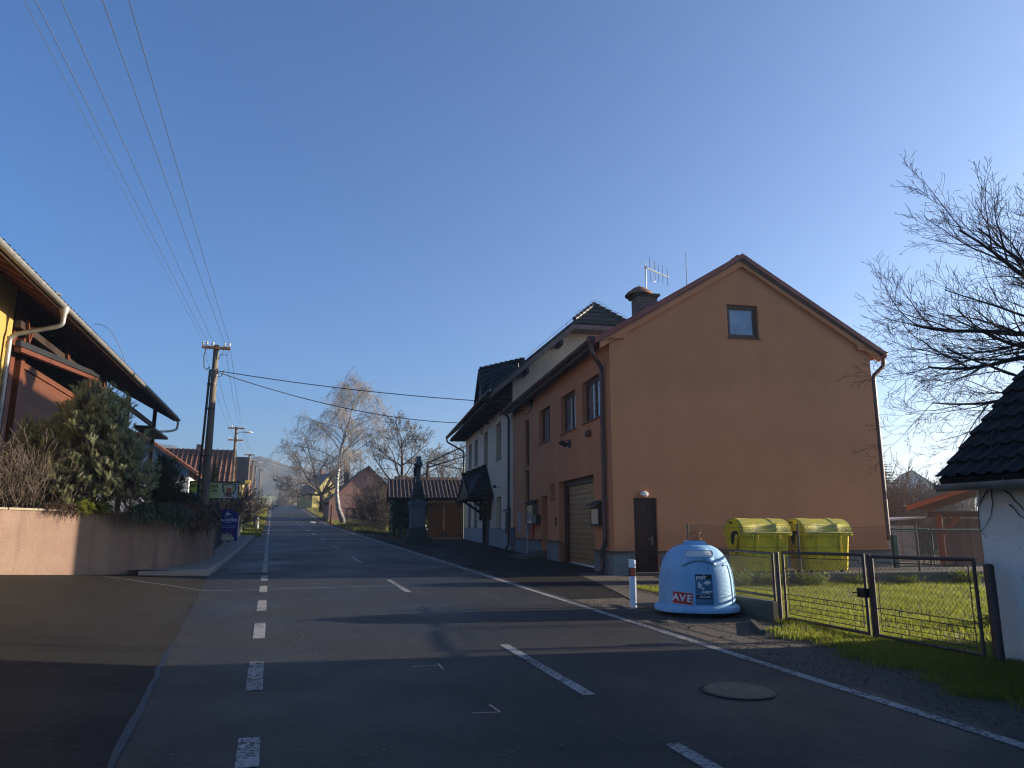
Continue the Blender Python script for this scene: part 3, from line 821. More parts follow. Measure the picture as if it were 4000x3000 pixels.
# ================================================================== the inn behind it
I = thing('inn', C0, BA, label='beige rendered inn with stone-faced base, dark tiled half-hipped roof and tiled porch over its door', cat='building')
K0, K1, IW = 14.1, 31.0, 8.28
def itop(u): return 7.62 + .86 * (u + 1.16) if u <= 4.14 else 7.62 + .86 * (8.28 - u + 1.16)
IH = [(17.2, 18.55, 5.03, 6.92), (21.35, 22.7, 5.06, 6.96), (25.17, 26.6, 5.38, 6.94), (27.9, 29.3, 5.40, 6.97),
      (17.1, 18.38, 1.60, 3.14), (25.1, 26.56, 1.60, 3.18), (27.82, 29.3, 1.60, 3.15), (20.9, 22.5, .5, 2.95)]
mb = MB()
wall(mb, fm, [K0, K1], .2, lambda a: 8.55, [h + (.27,) for h in IH], .27)
for kk in (K0, K1):
    P = [(0, .2), (IW, .2), (IW, itop(IW)), (5.35, 11.15), (2.93, 11.15), (0, itop(0))]
    if kk == K1: P = [(0, .2), (IW, .2), (IW, itop(IW)), (4.14, itop(4.14)), (0, itop(0))]
    mb.add([(u, kk, z) for u, z in P], [tuple(range(len(P)))])
mb.add([(IW, K0, .2), (IW, K1, .2), (IW, K1, 8.6), (IW, K0, 8.6)], [(0, 1, 2, 3)])
mb.build('wall', M['stucco_inn'], I)
mb = MB(); mb.bx(-.03, .02, K0 + .02, 20.9, .2, 1.58); mb.bx(-.03, .02, 22.5, K1 + .03, .2, 1.58); mb.bx(-.03, 3, K1, K1 + .03, .2, 1.58)
mb.build('stone_facing', M['stonebits'], I)
for q in ((-.05, .24, 20.55, 20.9, .3, 3.0), (-.05, .24, 22.5, 22.85, .3, 3.0), (-.06, -.03, 13.45, 14.2, .3, 1.64)): mb = MB(); mb.bx(*q); mb.build('slate_pier', M['slatestone'], I)
mb = MB(); mb.bx(.2, .25, 20.9, 22.5, .6, 2.95); dd = mb.build('door', M['doorwood'], I)
mb = MB(); mb.bx(.17, .2, 21.1, 21.6, 1.6, 2.7); mb.bx(.17, .2, 21.8, 22.3, 1.6, 2.7); mb.build('door_panel', M['frame'], dd)
for i, h in enumerate(IH[:7]): window(I, fm, h[0], h[1], h[2], h[3], .27, mull=1 if i != 99 else 0, sill=.05, gl='glass', sash=.06)
# half-hipped roof
mb = MB()
sl = Vector((1, 0, .86)).normalized()
def rz_(u): return 7.86 + .86 * (min(u, 8.28 - u) + 1.16)
ka, kb = 13.2, 31.9
# road slope, cut by the half hip at the near end
E1, E2, E3, E4, E5 = (-1.16, ka, rz_(-1.16)), (-1.16, kb, rz_(-1.16)), (4.14, kb, rz_(4.14)), (4.14, ka + 1.05, rz_(4.14)), (2.81, ka, rz_(2.81))
R1, R2, R5 = (9.44, ka, rz_(-1.16)), (9.44, kb, rz_(-1.16)), (5.47, ka, rz_(2.81))
def shell(mb, P, t):
    n = len(P); Q = [(p[0], p[1], p[2] - t) for p in P]
    mb.add(list(P) + Q, [tuple(range(n)), tuple(range(2 * n - 1, n - 1, -1))] + [(i, n + i, n + (i + 1) % n, (i + 1) % n) for i in range(n)])
shell(mb, [E1, E2, E3, E4, E5], .16); shell(mb, [R1, R5, E4, E3, R2], .16); shell(mb, [E5, E4, R5], .14)
rI = mb.build('roof', M['darktile'], I)
mb = MB()
# visible rows of tiles on the half hip
for r in range(4):
    t0, t1 = r / 4, (r + 1) / 4
    def pt(side, t): 
        a = Vector(E5 if side == 0 else R5); b = Vector(E4); return a + (b - a) * t
    A, Bq, Cq, Dq = pt(0, t0), pt(1, t0), pt(1, t1), pt(0, t1)
    n = max(2, int((Bq - A).length / .23))
    for i in range(n):
        f0, f1 = i / n, (i + .82) / n
        p = [A + (Bq - A) * f0, A + (Bq - A) * f1, Dq + (Cq - Dq) * f1, Dq + (Cq - Dq) * f0]
        up = Vector((0, -.5, .8)) * .045
        mb.add([p[0] + up, p[1] + up * 1.6, p[2] + up * .4, p[3] + up * .3, p[0], p[1]], [(0, 1, 2, 3), (4, 5, 1, 0)])
for a, b in ((E5, E4), (R5, E4), (E4, E3)):
    a = Vector(a); b = Vector(b); n = max(2, int((b - a).length / .34))
    for i in range(n):
        p = a + (b - a) * (i / n); q = a + (b - a) * ((i + .93) / n)
        mb.tube([p + Vector((0, 0, .05)), q + Vector((0, 0, .015))], [.115, .10], 8)
mb.build('ridge_tile', M['darktile'], rI, smooth=50)
mb = MB(); mb.tube([Vector(E4) + Vector((0, 0, .22)), Vector(E4) + Vector((-.02, 0, 1.0))], .005, 4)
P = [Vector(E5) + (Vector(E4) - Vector(E5)) * t + Vector((0, 0, .24 + .05 * sin(t * 9))) for t in frange(0, 1, .1)]; mb.tube(P, .007, 4)
P = [Vector(E4) + (Vector(R5) - Vector(E4)) * t + Vector((0, 0, .24 + .04 * sin(t * 9))) for t in frange(0, 1, .1)]; mb.tube(P, .007, 4)
a = Vector(E1) + Vector((.1, 0, 0)); b = Vector(E5)
mb.tube([a + (b - a) * t + Vector((0, 0, .16)) for t in frange(0, 1, .1)], .007, 4)
for t in frange(.1, .9, .2): p = a + (b - a) * t; mb.tube([p, p + Vector((0, 0, .18))], .012, 4)
mb.build('lightning_conductor', M['blackpipe'], rI)
mb = MB()   # boxed verge and brackets below it
for u0, u1 in ((-1.1, 2.81),): 
    mb.add([(u0, ka + .03, rz_(u0) - .42), (u1, ka + .03, rz_(u1) - .42), (u1, ka + .03, rz_(u1) - .155), (u0, ka + .03, rz_(u0) - .155), (u0, K0, rz_(u0) - .42), (u1, K0, rz_(u1) - .42), (u1, K0, rz_(u1) - .155), (u0, K0, rz_(u0) - .155)],
           [(0, 1, 2, 3), (0, 4, 5, 1), (3, 2, 6, 7), (0, 3, 7, 4), (1, 5, 6, 2)])
mb.bx(2.8, 5.48, ka + .03, K0, rz_(2.81) - .42, rz_(2.81) - .20)
mb.build('verge_board', mplain('verge_boards', (.16, .10, .08), .6, var=.2, bmp=.1), I)
mb = MB()
for u in (.55, 2.2): mb.bx(u - .09, u + .09, ka + .1, K0, rz_(u) - .70, rz_(u) - .45, .03)
mb.bx(-1.05, 0, K0 + .0, K1, 7.55, 7.63)                      # eaves soffit
for k in frange(K0 + .3, K1, .8): mb.bx(-1.1, 0, k - .05, k + .05, 7.42, 7.55)
mb.build('purlin', M['darkwood'], I)
mb = MB(); gutter_mb(mb, (-1.24, ka - .02, 7.76), (-1.24, kb + .02, 7.80), .085); mb.build('gutter', M['blackpipe'], I, smooth=50)
for k0, kk in ((13.9, 14.55), (31.6, 31.12)):
    mb = MB(); mb.tube(smooth_path([(-1.24, k0, 7.72), (-1.24, k0, 7.45), (-.10, kk, 6.75), (-.10, kk, 6.4), (-.10, kk, .85), (-.24, kk, .68)], .14), .058, 10)
    for z in (5.9, 4.1, 2.6, 1.5): mb.lathe([(.068, 0), (.068, .03)], 10, (-.10, kk, z))
    mb.build('downpipe', M['blackpipe'], I, smooth=40)
# dormer
mb = MB()
A, Bk = (-.62, 20.5, 10.28), (1.95, 20.5, 10.98)
nv, fv = (-.75, 18.9, 8.30), (-.75, 22.15, 8.30)
nb, fb = (1.95, 20.0, rz_(1.95) + .02), (1.95, 21.0, rz_(1.95) + .02)
shell(mb, [A, Bk, nb, nv], .10); shell(mb, [A, Bk, fb, fv], .10)
dm = mb.build('dormer', M['darktile'], rI)
mb = MB()
for r in range(6):
    t0 = r / 6
    a = Vector(nv) + (Vector(A) - Vector(nv)) * t0; b = Vector(nb) + (Vector(Bk) - Vector(nb)) * t0
    a1 = Vector(nv) + (Vector(A) - Vector(nv)) * (t0 + 1 / 6); b1 = Vector(nb) + (Vector(Bk) - Vector(nb)) * (t0 + 1 / 6)
    n = max(3, int((b - a).length / .26))
    for i in range(n):
        f0, f1 = i / n, (i + .8) / n; up = Vector((0, -.75, .6)) * .05
        mb.add([a + (b - a) * f0 + up, a + (b - a) * f1 + up * 1.7, a1 + (b1 - a1) * f1 + up * .4, a1 + (b1 - a1) * f0 + up * .3, a + (b - a) * f0, a + (b - a) * f1], [(0, 1, 2, 3), (4, 5, 1, 0)])
n = 9
for i in range(n):
    p = Vector(A) + (Vector(Bk) - Vector(A)) * (i / n); q = Vector(A) + (Vector(Bk) - Vector(A)) * ((i + .93) / n)
    mb.tube([p + Vector((0, 0, .05)), q + Vector((0, 0, .02))], [.11, .09], 8)
mb.build('dormer_tiles', M['darktile'], dm)
mb = MB(); mb.add([(-.55, 19.05, 8.35), (-.55, 22.0, 8.35), (-.55, 21.7, 9.4), (-.55, 20.5, 10.18), (-.55, 19.3, 9.4)], [(0, 1, 2, 3, 4)])
mb.bar((-.70, 18.95, 8.35), (-.66, 20.5, 10.25), .06, .16); mb.bar((-.70, 22.1, 8.35), (-.66, 20.5, 10.25), .06, .16)
mb.build('dormer_front', M['darkwood'], dm)
# tiled porch roof on timber brackets
mb = MB()
Wr, We, Oe, Or, We2, Oe2 = (0, 21.7, 4.98), (0, 19.3, 3.28), (-1.36, 19.3, 3.25), (-1.38, 21.7, 4.42), (0, 24.1, 3.28), (-1.36, 24.1, 3.25)
shell(mb, [Wr, We, Oe, Or], .10); shell(mb, [Wr, Or, Oe2, We2], .10)
ca = mb.build('porch_roof', M['darktile'], I)
mb = MB()
for P4 in ((Wr, We, Oe, Or), (Wr, We2, Oe2, Or)):
    wr, we, oe, orr = [Vector(p) for p in P4]
    for r in range(6):
        for side in (0,):
            a = we + (wr - we) * (r / 6); b = oe + (orr - oe) * (r / 6); a1 = we + (wr - we) * ((r + 1) / 6); b1 = oe + (orr - oe) * ((r + 1) / 6)
            n = 6; up = Vector((-.15, -.5 if we is Vector(We) or we.y < 21 else .5, .8)) * .05
            for i in range(n):
                f0, f1 = i / n, (i + .8) / n
                mb.add([a + (b - a) * f0 + up, a + (b - a) * f1 + up * 1.8, a1 + (b1 - a1) * f1 + up * .5, a1 + (b1 - a1) * f0 + up * .3, a + (b - a) * f0, a + (b - a) * f1], [(0, 1, 2, 3), (4, 5, 1, 0)])
for i in range(5):
    p = Vector(Or) + (Vector(Wr) - Vector(Or)) * (i / 5); q = Vector(Or) + (Vector(Wr) - Vector(Or)) * ((i + .93) / 5); mb.tube([p + Vector((0, 0, .06)), q + Vector((0, 0, .03))], [.12, .10], 8)
mb.build('ridge_tile', M['darktile'], ca, smooth=50)
mb = MB()
mb.add([(-1.30, 19.6, 3.22), (-1.30, 23.8, 3.22), (-1.30, 21.7, 4.30)], [(0, 1, 2)])
mb.bar((-1.33, 19.4, 3.25), (-1.33, 21.7, 4.36), .06, .16); mb.bar((-1.33, 24.0, 3.25), (-1.33, 21.7, 4.36), .06, .16); mb.bar((-1.33, 19.4, 3.2), (-1.33, 24.0, 3.2), .1, .14)
for k in (20.2, 23.3):
    mb.bar((-.08, k, 2.02), (-.08, k, 3.3), .16, .16, (0, 1, 0)); mb.bar((-.1, k, 2.45), (-1.15, k, 3.15), .13, .13, (0, 1, 0)); mb.bar((0, k, 3.15), (-1.36, k, 3.15), .14, .14); 
for k in (19.45, 23.95): mb.bar((0, k, 3.16), (-1.36, k, 3.16), .1, .14)
mb.build('porch_timber', M['darkwood'], ca)
mb = MB(); mb.bx(-.34, 0, 16.55, 16.63, 3.56, 3.64); mb.tube([(-.10, 16.6, 3.60), (-.34, 16.6, 3.60)], .065, 10); mb.build('wall_lamp', M['offwhite'], I)
mb = MB(); mb.tube([(-.34, 16.6, 3.60), (-.48, 16.6, 3.60)], .067, 10); mb.build('lamp_head', M['black'], I)
mb = MB(); mb.bx(-.3, 0, 20.9, 21.05, 7.28, 7.34); mb.tube([(-.3, 20.95, 7.32), (-.25, 21.6, 7.0), (-.2, 22.3, 6.85), (-.15, 23, 7.15), (-.15, 23.6, 7.4)], .018, 5); mb.build('cable_bracket', M['black'], I)

def case(loc_k, z0, z1, wk, depth, mfr, name, label, pane, u0=0.0):
    t = thing(name, C0, BA, label=label, cat='display case')
    mb = MB(); d = depth
    mb.bx(u0 - d, u0, loc_k, loc_k + .06, z0, z1); mb.bx(u0 - d, u0, loc_k + wk - .06, loc_k + wk, z0, z1); mb.bx(u0 - d, u0, loc_k + .06, loc_k + wk - .06, z0, z0 + .06); mb.bx(u0 - d, u0, loc_k + .06, loc_k + wk - .06, z1 - .06, z1); mb.bx(u0 - .03, u0 - .005, loc_k + .06, loc_k + wk - .06, z0 + .06, z1 - .06)
    mb.build('case_frame', M[mfr], t)
    mb = MB(); mb.add([(u0 - d - .12, loc_k - .06, z1 + .01), (u0 - d - .12, loc_k + wk + .06, z1 + .01), (u0, loc_k + wk + .06, z1 + .16), (u0, loc_k - .06, z1 + .16), (u0 - d - .12, loc_k - .06, z1 + .035), (u0 - d - .12, loc_k + wk + .06, z1 + .035), (u0, loc_k + wk + .06, z1 + .185), (u0, loc_k - .06, z1 + .185)],
                      [(0, 1, 2, 3), (7, 6, 5, 4), (0, 4, 5, 1), (1, 5, 6, 2), (2, 6, 7, 3), (3, 7, 4, 0)]); mb.build('case_roof', M['darkwood'], t)
    mb = MB(); mb.add([(u0 - d + .012, loc_k + .06, z0 + .06), (u0 - d + .012, loc_k + wk - .06, z0 + .06), (u0 - d + .012, loc_k + wk - .06, z1 - .06), (u0 - d + .012, loc_k + .06, z1 - .06)], [(0, 1, 2, 3)]); mb.build('pane', M[pane], t)
    return t
case(.82, 1.70, 2.24, .78, .16, 'darkwood', 'display_case', 'small dark display case with reflected light painted on its pane, left of the brown downpipe', 'paper')  # pane filled with the painted reflection colour
case(8.95, 1.76, 2.55, 1.2, .22, 'oldfence', 'display_case', 'roofed glazed notice case between the dark entrance niche and the red box', 'glass_day')
case(14.65, 1.35, 2.35, .62, .12, 'oldfence', 'display_case', 'tall narrow wooden notice case behind the black downpipe of the inn', 'oldfence')
t = thing('mailbox', C0, BA, label='small metal mailbox beside the roofed glazed notice case', cat='mailbox')
mb = MB(); mb.bx(-.20, 0, 8.48, 8.86, 1.80, 2.12, .015); mb.build('box', M['black'], t)
mb = MB(); mb.bx(-.21, -.2, 8.52, 8.82, 1.84, 2.08); mb.build('door', M['zinc'], t)

# antennas on the brown building
t = thing('yagi_antenna', BW(2.93, 4.4, 9.0), BA, label='silver yagi antenna with upright rods on a mast by the brick chimney', cat='antenna')
mb = MB(); mb.tube([(0, 0, -.6), (0, 0, 1.9)], .02, 6); mb.build('mast', M['zinc'], t)
bd = Vector((.82, .57, 0)); b0 = Vector((0, 0, 1.73)); mb = MB(); mb.tube([b0 - bd * .05, b0 + bd * 1.5], .024, 6); mb.box((0, 0, 1.73), (.07, .07, .09)); mb.build('boom', M['steel'], t)
for f, h in ((.28, .46), (.82, .34), (1.1, .34), (1.42, .33)):
    mb = MB(); p = b0 + bd * f; mb.tube([p - Vector((0, 0, h)), p + Vector((0, 0, h))], .009, 5); mb.build('antenna_rod', M['zinc'], t)
mb = MB(); p = b0 + bd * .55; mb.tube([p + bd * (.045 * cos(a)) + Vector((0, 0, (.36 if sin(a) > 0 else -.36) + .045 * sin(a))) for a in [i * pi / 8 for i in range(17)]] , .009, 5); mb.build('folded_dipole', M['zinc'], t)
mb = MB(); mb.tube([(0, 0, -.3), (0, 0, 1.35)], [.016, .007], 6)
mb.build('whip_antenna', M['black'], None, BW(3.82, 3.0, 9.5), BA, label='thin dark whip antenna rising from the roof of the brown building', cat='antenna')

# ================================================================== garage with wooden gates
G = thing('garage', C0, BA, label='low garage with brown tiled roof and wooden double gates beyond the inn', cat='garage')
gz0 = .82
mb = MB()
wall(mb, lambda a, z, d: (a, 33.3 + d, z), [-4.4, 3.0], .5, lambda a: 3.75, [(-2.45, .12, .5, 3.32)], .18)
mb.add([(-4.4, 33.3, .5), (-4.4, 38.1, .5), (-4.4, 38.1, 3.75), (-4.4, 35.7, 4.85), (-4.4, 33.3, 3.75)], [(0, 1, 2, 3, 4)])
mb.add([(3, 33.3, .5), (3, 38.1, .5), (3, 38.1, 3.75), (3, 35.7, 4.85), (3, 33.3, 3.75)], [(0, 1, 2, 3, 4)])
mb.build('wall', M['paleyellow'], G)
mb = MB(); up = Vector((0, 2.85, 1.36)).normalized(); Ln = sqrt(2.85 ** 2 + 1.36 ** 2)
slab(mb, (-5.1, 32.85, 3.60), (1, 0, 0), up, 8.4, Ln, .10); slab(mb, (-5.1, 38.55, 3.60), (1, 0, 0), Vector((0, -2.85, 1.36)), 8.4, Ln, .10)
tiles(mb, (-5.1, 32.82, 3.625), (1, 0, 0), up, 8.4, Ln, .27, .35, .045, .02, 6, rng=random.Random(4), jag=.004)
mb.tube([(-5.1, 35.7, 5.0), (3.3, 35.7, 5.0)], .11, 8)
rg = mb.build('roof', M['browntile'], G)
mb = MB(); mb.bar((-5.02, 32.80, 3.50), (-5.02, 35.7, 4.86), .05, .2); mb.bar((-5.02, 38.6, 3.50), (-5.02, 35.7, 4.86), .05, .2); mb.bx(-5, 3.2, 33.0, 33.3, 3.50, 3.56); mb.build('barge_board', M['darkwood'], rg)
mb = MB(); gutter_mb(mb, (-5.1, 32.76, 3.60), (3.3, 32.76, 3.60), .075); mb.build('gutter', M['blackpipe'], rg, smooth=50)
mb = MB(); mb.bx(-.35, .5, 33.1, 33.28, 3.25, 3.42); mb.build('beam', M['darkwood'], G)
for i, (a0, a1) in enumerate(((-2.43, -1.18), (-1.15, .10))):
    mb = MB(); z0, z1 = gz0 + .1, 3.30; y = 33.42
    mb.bx(a0, a1, y, y + .04, z0, z1)
    w = .13
    for x0, x1 in ((a0, a0 + w), (a1 - w, a1), ((a0 + a1) / 2 - w / 2, (a0 + a1) / 2 + w / 2)): mb.bx(x0, x1, y - .035, y, z0, z1)
    for q0, q1 in ((z0, z0 + .42), (z1 - .13, z1), (z0 + 1.05, z0 + 1.18)): mb.bx(a0 + w, (a0 + a1) / 2 - w / 2, y - .034, y, q0, q1); mb.bx((a0 + a1) / 2 + w / 2, a1 - w, y - .034, y, q0, q1)
    cx = (a0 + a1) / 2; cz = z0 + 1.115
    mb.prism([(cx - .24, cz), (cx, cz + .24), (cx + .24, cz), (cx, cz - .24)], lambda a, b, t: (a, y - .05 + t, b), .05)
    mb.prism([(cx - .15, cz), (cx, cz + .15), (cx + .15, cz), (cx, cz - .15)], lambda a, b, t: (a, y - .07 + t, b), .03)
    lf = mb.build('gate_leaf', M['orangewood'], G)
    mb = MB(); hx = a0 if i == 0 else a1; sg = 1 if i == 0 else -1
    for z in (z0 + .16, z0 + 2.2): mb.bx(min(hx, hx + sg * .38), max(hx, hx + sg * .38), y - .05, y - .035, z, z + .07)
    mb.bx(a1 - .08 if i == 0 else a0 + .02, a1 - .02 if i == 0 else a0 + .08, y - .06, y - .035, z0 + .1, z0 + .62)
    mb.bx((a1 - .38) if i == 0 else a0 + .02, (a1 - .02) if i == 0 else a0 + .38, y - .055, y - .035, z0 + .16, z0 + .23); mb.build('hinge', M['black'], lf)
mb = MB(); mb.bx(-4.45, .4, 33.24, 33.42, .5, .88); mb.build('threshold', M['concrete'], G)

# ================================================================== roadside stone cross
X = thing('wayside_cross', (-4.90, 38.35, ZW(-4.9, 38.35) - .03), RA, label='tall grey stone wayside cross with a crucified figure on a panelled pedestal', cat='cross')
mstone = mstucco('grey_sandstone', (.19, .20, .21), (.14, .15, .155), grain=60, bmp=.4, streak=.5, dirt=(.06, .07, .05))
mst2 = mstucco('mossy_sandstone', (.085, .095, .075), (.06, .068, .055), grain=60, bmp=.5, streak=.5, dirt=(.03, .035, .02))
mb = MB(); mb.bx(-1.1, 1.15, -.8, .8, -.3, .10, .03); mb.bx(-.70, .70, -.6, .6, .10, .36, .02); mb.build('step', mst2, X)
mb = MB(); mb.bx(-.47, .47, -.42, .42, .36, .75, .02); mb.bx(-.42, .42, -.38, .38, .75, .86, .04); mb.build('base', mst2, X)
mb = MB(); mb.bx(-.36, .36, -.32, .32, .86, 2.0)
for sg in (1, -1):
    mb.prism([(-.24, .98), (.24, .98), (.24, 1.72), (.12, 1.78), (0, 1.86), (-.12, 1.78), (-.24, 1.72)], lambda a, b, t: (a, sg * (.32 + t), b), .02)
mb.bx(-.32, .32, -.33, .33, .90, .94); ped = mb.build('pedestal', mstone, X)
mb = MB()
mb.prism([(-.42, 1.98), (.42, 1.98), (.44, 2.06), (.40, 2.14), (0, 2.30), (-.40, 2.14), (-.44, 2.06)], lambda a, b, t: (a, -.40 + t, b), .80)
mb.bx(-.40, .40, -.36, .36, 2.12, 2.20)
mb.prism([(-.37, 2.10), (.37, 2.10), (0, 2.24)], lambda a, b, t: (a, -.43 + t, b), .03); mb.build('pediment', mstone, X)
mb = MB(); mb.bx(-.34, .34, -.30, .30, 2.2, 2.52, .03); mb.bx(-.24, .24, -.22, .22, 2.52, 2.85, .02)
mb.add([(-.22, -.2, 2.85), (.22, -.2, 2.85), (.22, .2, 2.85), (-.22, .2, 2.85), (-.13, -.12, 3.2), (.13, -.12, 3.2), (.13, .12, 3.2), (-.13, .12, 3.2)], [(0, 1, 5, 4), (1, 2, 6, 5), (2, 3, 7, 6), (3, 0, 4, 7), (4, 5, 6, 7)]); mb.build('plinth_block', mst2, X)
mb = MB(); mb.bx(-.105, .105, -.11, .11, 3.15, 4.52, .01); mb.bx(-.105, .105, -.62, .62, 3.98, 4.20, .01); mb.bx(-.12, .12, -.14, .14, 3.96, 4.22, .01); mb.build('cross', mstone, X)
mb = MB()   # crucified figure on the road side
mb.tube([(-.15, 0, 4.16), (-.18, 0, 4.10), (-.18, 0, 4.02), (-.16, 0, 3.96)], [.03, .055, .055, .035], 8)
mb.tube([(-.15, 0, 3.97), (-.17, 0, 3.88), (-.165, 0, 3.74), (-.16, .02, 3.60), (-.17, .03, 3.48)], [.04, .085, .075, .06, .07], 8)
for sg in (1, -1): mb.tube([(-.16, .06 * sg, 3.90), (-.14, .28 * sg, 3.98), (-.12, .50 * sg, 4.08)], [.035, .027, .02], 6)
for sg in (1, -1): mb.tube([(-.17, .03 + .03 * sg, 3.5), (-.23, .04 + .02 * sg, 3.32), (-.15, .03 + .012 * sg, 3.12), (-.17, .02, 3.04)], [.048, .038, .028, .02], 6)
mb.build('figure', M['black'], X, smooth=True)
# ================================================================== old white house at the right edge
Wt = thing('white_house', RW(8.3, 6.9, 0), RA, label='old low white house with mossy tiled roof and zinc gutter at the right edge', cat='house')
mb = MB()
mb.add([(0, 0, -.3), (0, -13, -.3), (0, -13, 2.45), (0, 0, 2.45)], [(0, 1, 2, 3)])
mb.add([(0, 0, -.3), (6.2, 0, -.3), (6.2, 0, 2.45), (3.1, 0, 5.0), (0, 0, 2.45)], [(0, 1, 2, 3, 4)])
mb.add([(0, -13, -.3), (6.2, -13, -.3), (6.2, -13, 2.45), (3.1, -13, 5.0), (0, -13, 2.45)], [(0, 1, 2, 3, 4)])
mb.add([(6.2, 0, -.3), (6.2, -13, -.3), (6.2, -13, 2.45), (6.2, 0, 2.45)], [(0, 1, 2, 3)])
mb.build('wall', M['whitewall'], Wt)
mb = MB(); up = Vector((1, 0, .87)).normalized(); Ln = 3.52 / up.x
slab(mb, (-.42, -13.2, 2.26), (0, 1, 0), up, 13.35, Ln, .09)
slab(mb, (6.62, -13.2, 2.26), (0, 1, 0), Vector((-1, 0, .87)), 13.35, Ln, .09)
tiles(mb, (-.42, -13.2, 2.27), (0, 1, 0), up, 13.38, Ln, .20, .29, .028, .04, 6, rng=random.Random(3), jag=.008)
mb.tube([(3.1, -13.2, 5.32), (3.1, .2, 5.32)], .12, 8)
rw_ = mb.build('roof', M['oldtile'], Wt)
mb = MB(); gutter_mb(mb, (-.46, -13.1, 2.25), (-.46, .12, 2.20), .085, n=10)
for y in frange(-12.5, .1, .9): mb.tube([(-.46 - .09 * cos(t), y, 2.22 - .09 * sin(t)) for t in [i * pi / 8 for i in range(9)]], .007, 4, False)
mb.build('gutter', M['zinc'], Wt, smooth=50)
mb = MB(); rr = random.Random(8)
for i in range(26):
    y = -rr.uniform(.02, 1.6); z = rr.uniform(.1, 2.2); P = [(-.012, y, z)]
    a = rr.uniform(-2.2, -.9)
    for k in range(rr.randint(4, 9)):
        a += rr.uniform(-.5, .5); P.append((-.012 - rr.random() * .012, P[-1][1] + cos(a) * .08, P[-1][2] + sin(a) * .08))
    mb.tube(P, [.008 - .0055 * k / len(P) for k in range(len(P))], 4)
for i in range(1100):
    y = -rr.uniform(.0, 1.8); z = rr.uniform(-.1, 2.3); s = rr.uniform(.003, .010)
    mb.add([(-.006, y + s * cos(a), z + s * sin(a)) for a in (rr.random() * 6, 2 + rr.random(), 4 + rr.random())], [(0, 1, 2)])
for i in range(14):
    y = -rr.uniform(-.1, .9); P = [(-.40, y, 2.28)]; a = rr.uniform(.7, 2.2)
    for k in range(8):
        a += rr.uniform(-.4, .3); P.append((P[-1][0] + .06 + .02 * sin(a), P[-1][1] + cos(a) * .06, P[-1][2] + .052 + .04 * max(0, sin(a * 2))))
    mb.tube(P, [.009 - .006 * k / len(P) for k in range(len(P))], 4)
mb.build('dead_creeper', M['twig_dark'], None, RW(8.3, 6.9), RA, label='leafless dark creeper clinging to the white wall and its gutter', cat='plant')

# ================================================================== front fence, gates and posts
def chain(mb, mp, x0, x1, zb, zt, pitch, r=.0022, n=3, both=True, wob=0):
    """diagonal wire mesh between z = zb(x) and zt(x)"""
    H = max(zt(x0) - zb(x0), zt(x1) - zb(x1)); Wd = x1 - x0
    for sg in ((1, -1) if both else (1,)):
        c = -H * 1.2
        while c < Wd + H * 1.2:
            # line x = x0 + c + sg*(z - zb)*.85
            pts = []
            for t in (0, .25, .5, .75, 1):
                x = x0 + c + sg * t * H * .85
                pts.append((x, t))
            a = [q for q in pts]
            # clip to x-range
            t0, t1 = 0.0, 1.0; xs = x0 + c; xe = x0 + c + sg * H * .85
            def tx(x): return (x - xs) / (xe - xs)
            lo, hi = sorted((tx(x0), tx(x1))); t0 = max(t0, lo); t1 = min(t1, hi)
            if t1 - t0 > .02:
                P = []
                for j in range(3):
                    t = t0 + (t1 - t0) * j / 2; x = xs + (xe - xs) * t
                    P.append(mp(x, zb(x) + (zt(x) - zb(x)) * t))
                mb.tube(P, r, n, False)
            c += pitch
PA, PB, PC = (7.70, 9.96), (7.83, 8.28), (7.96, 6.69)
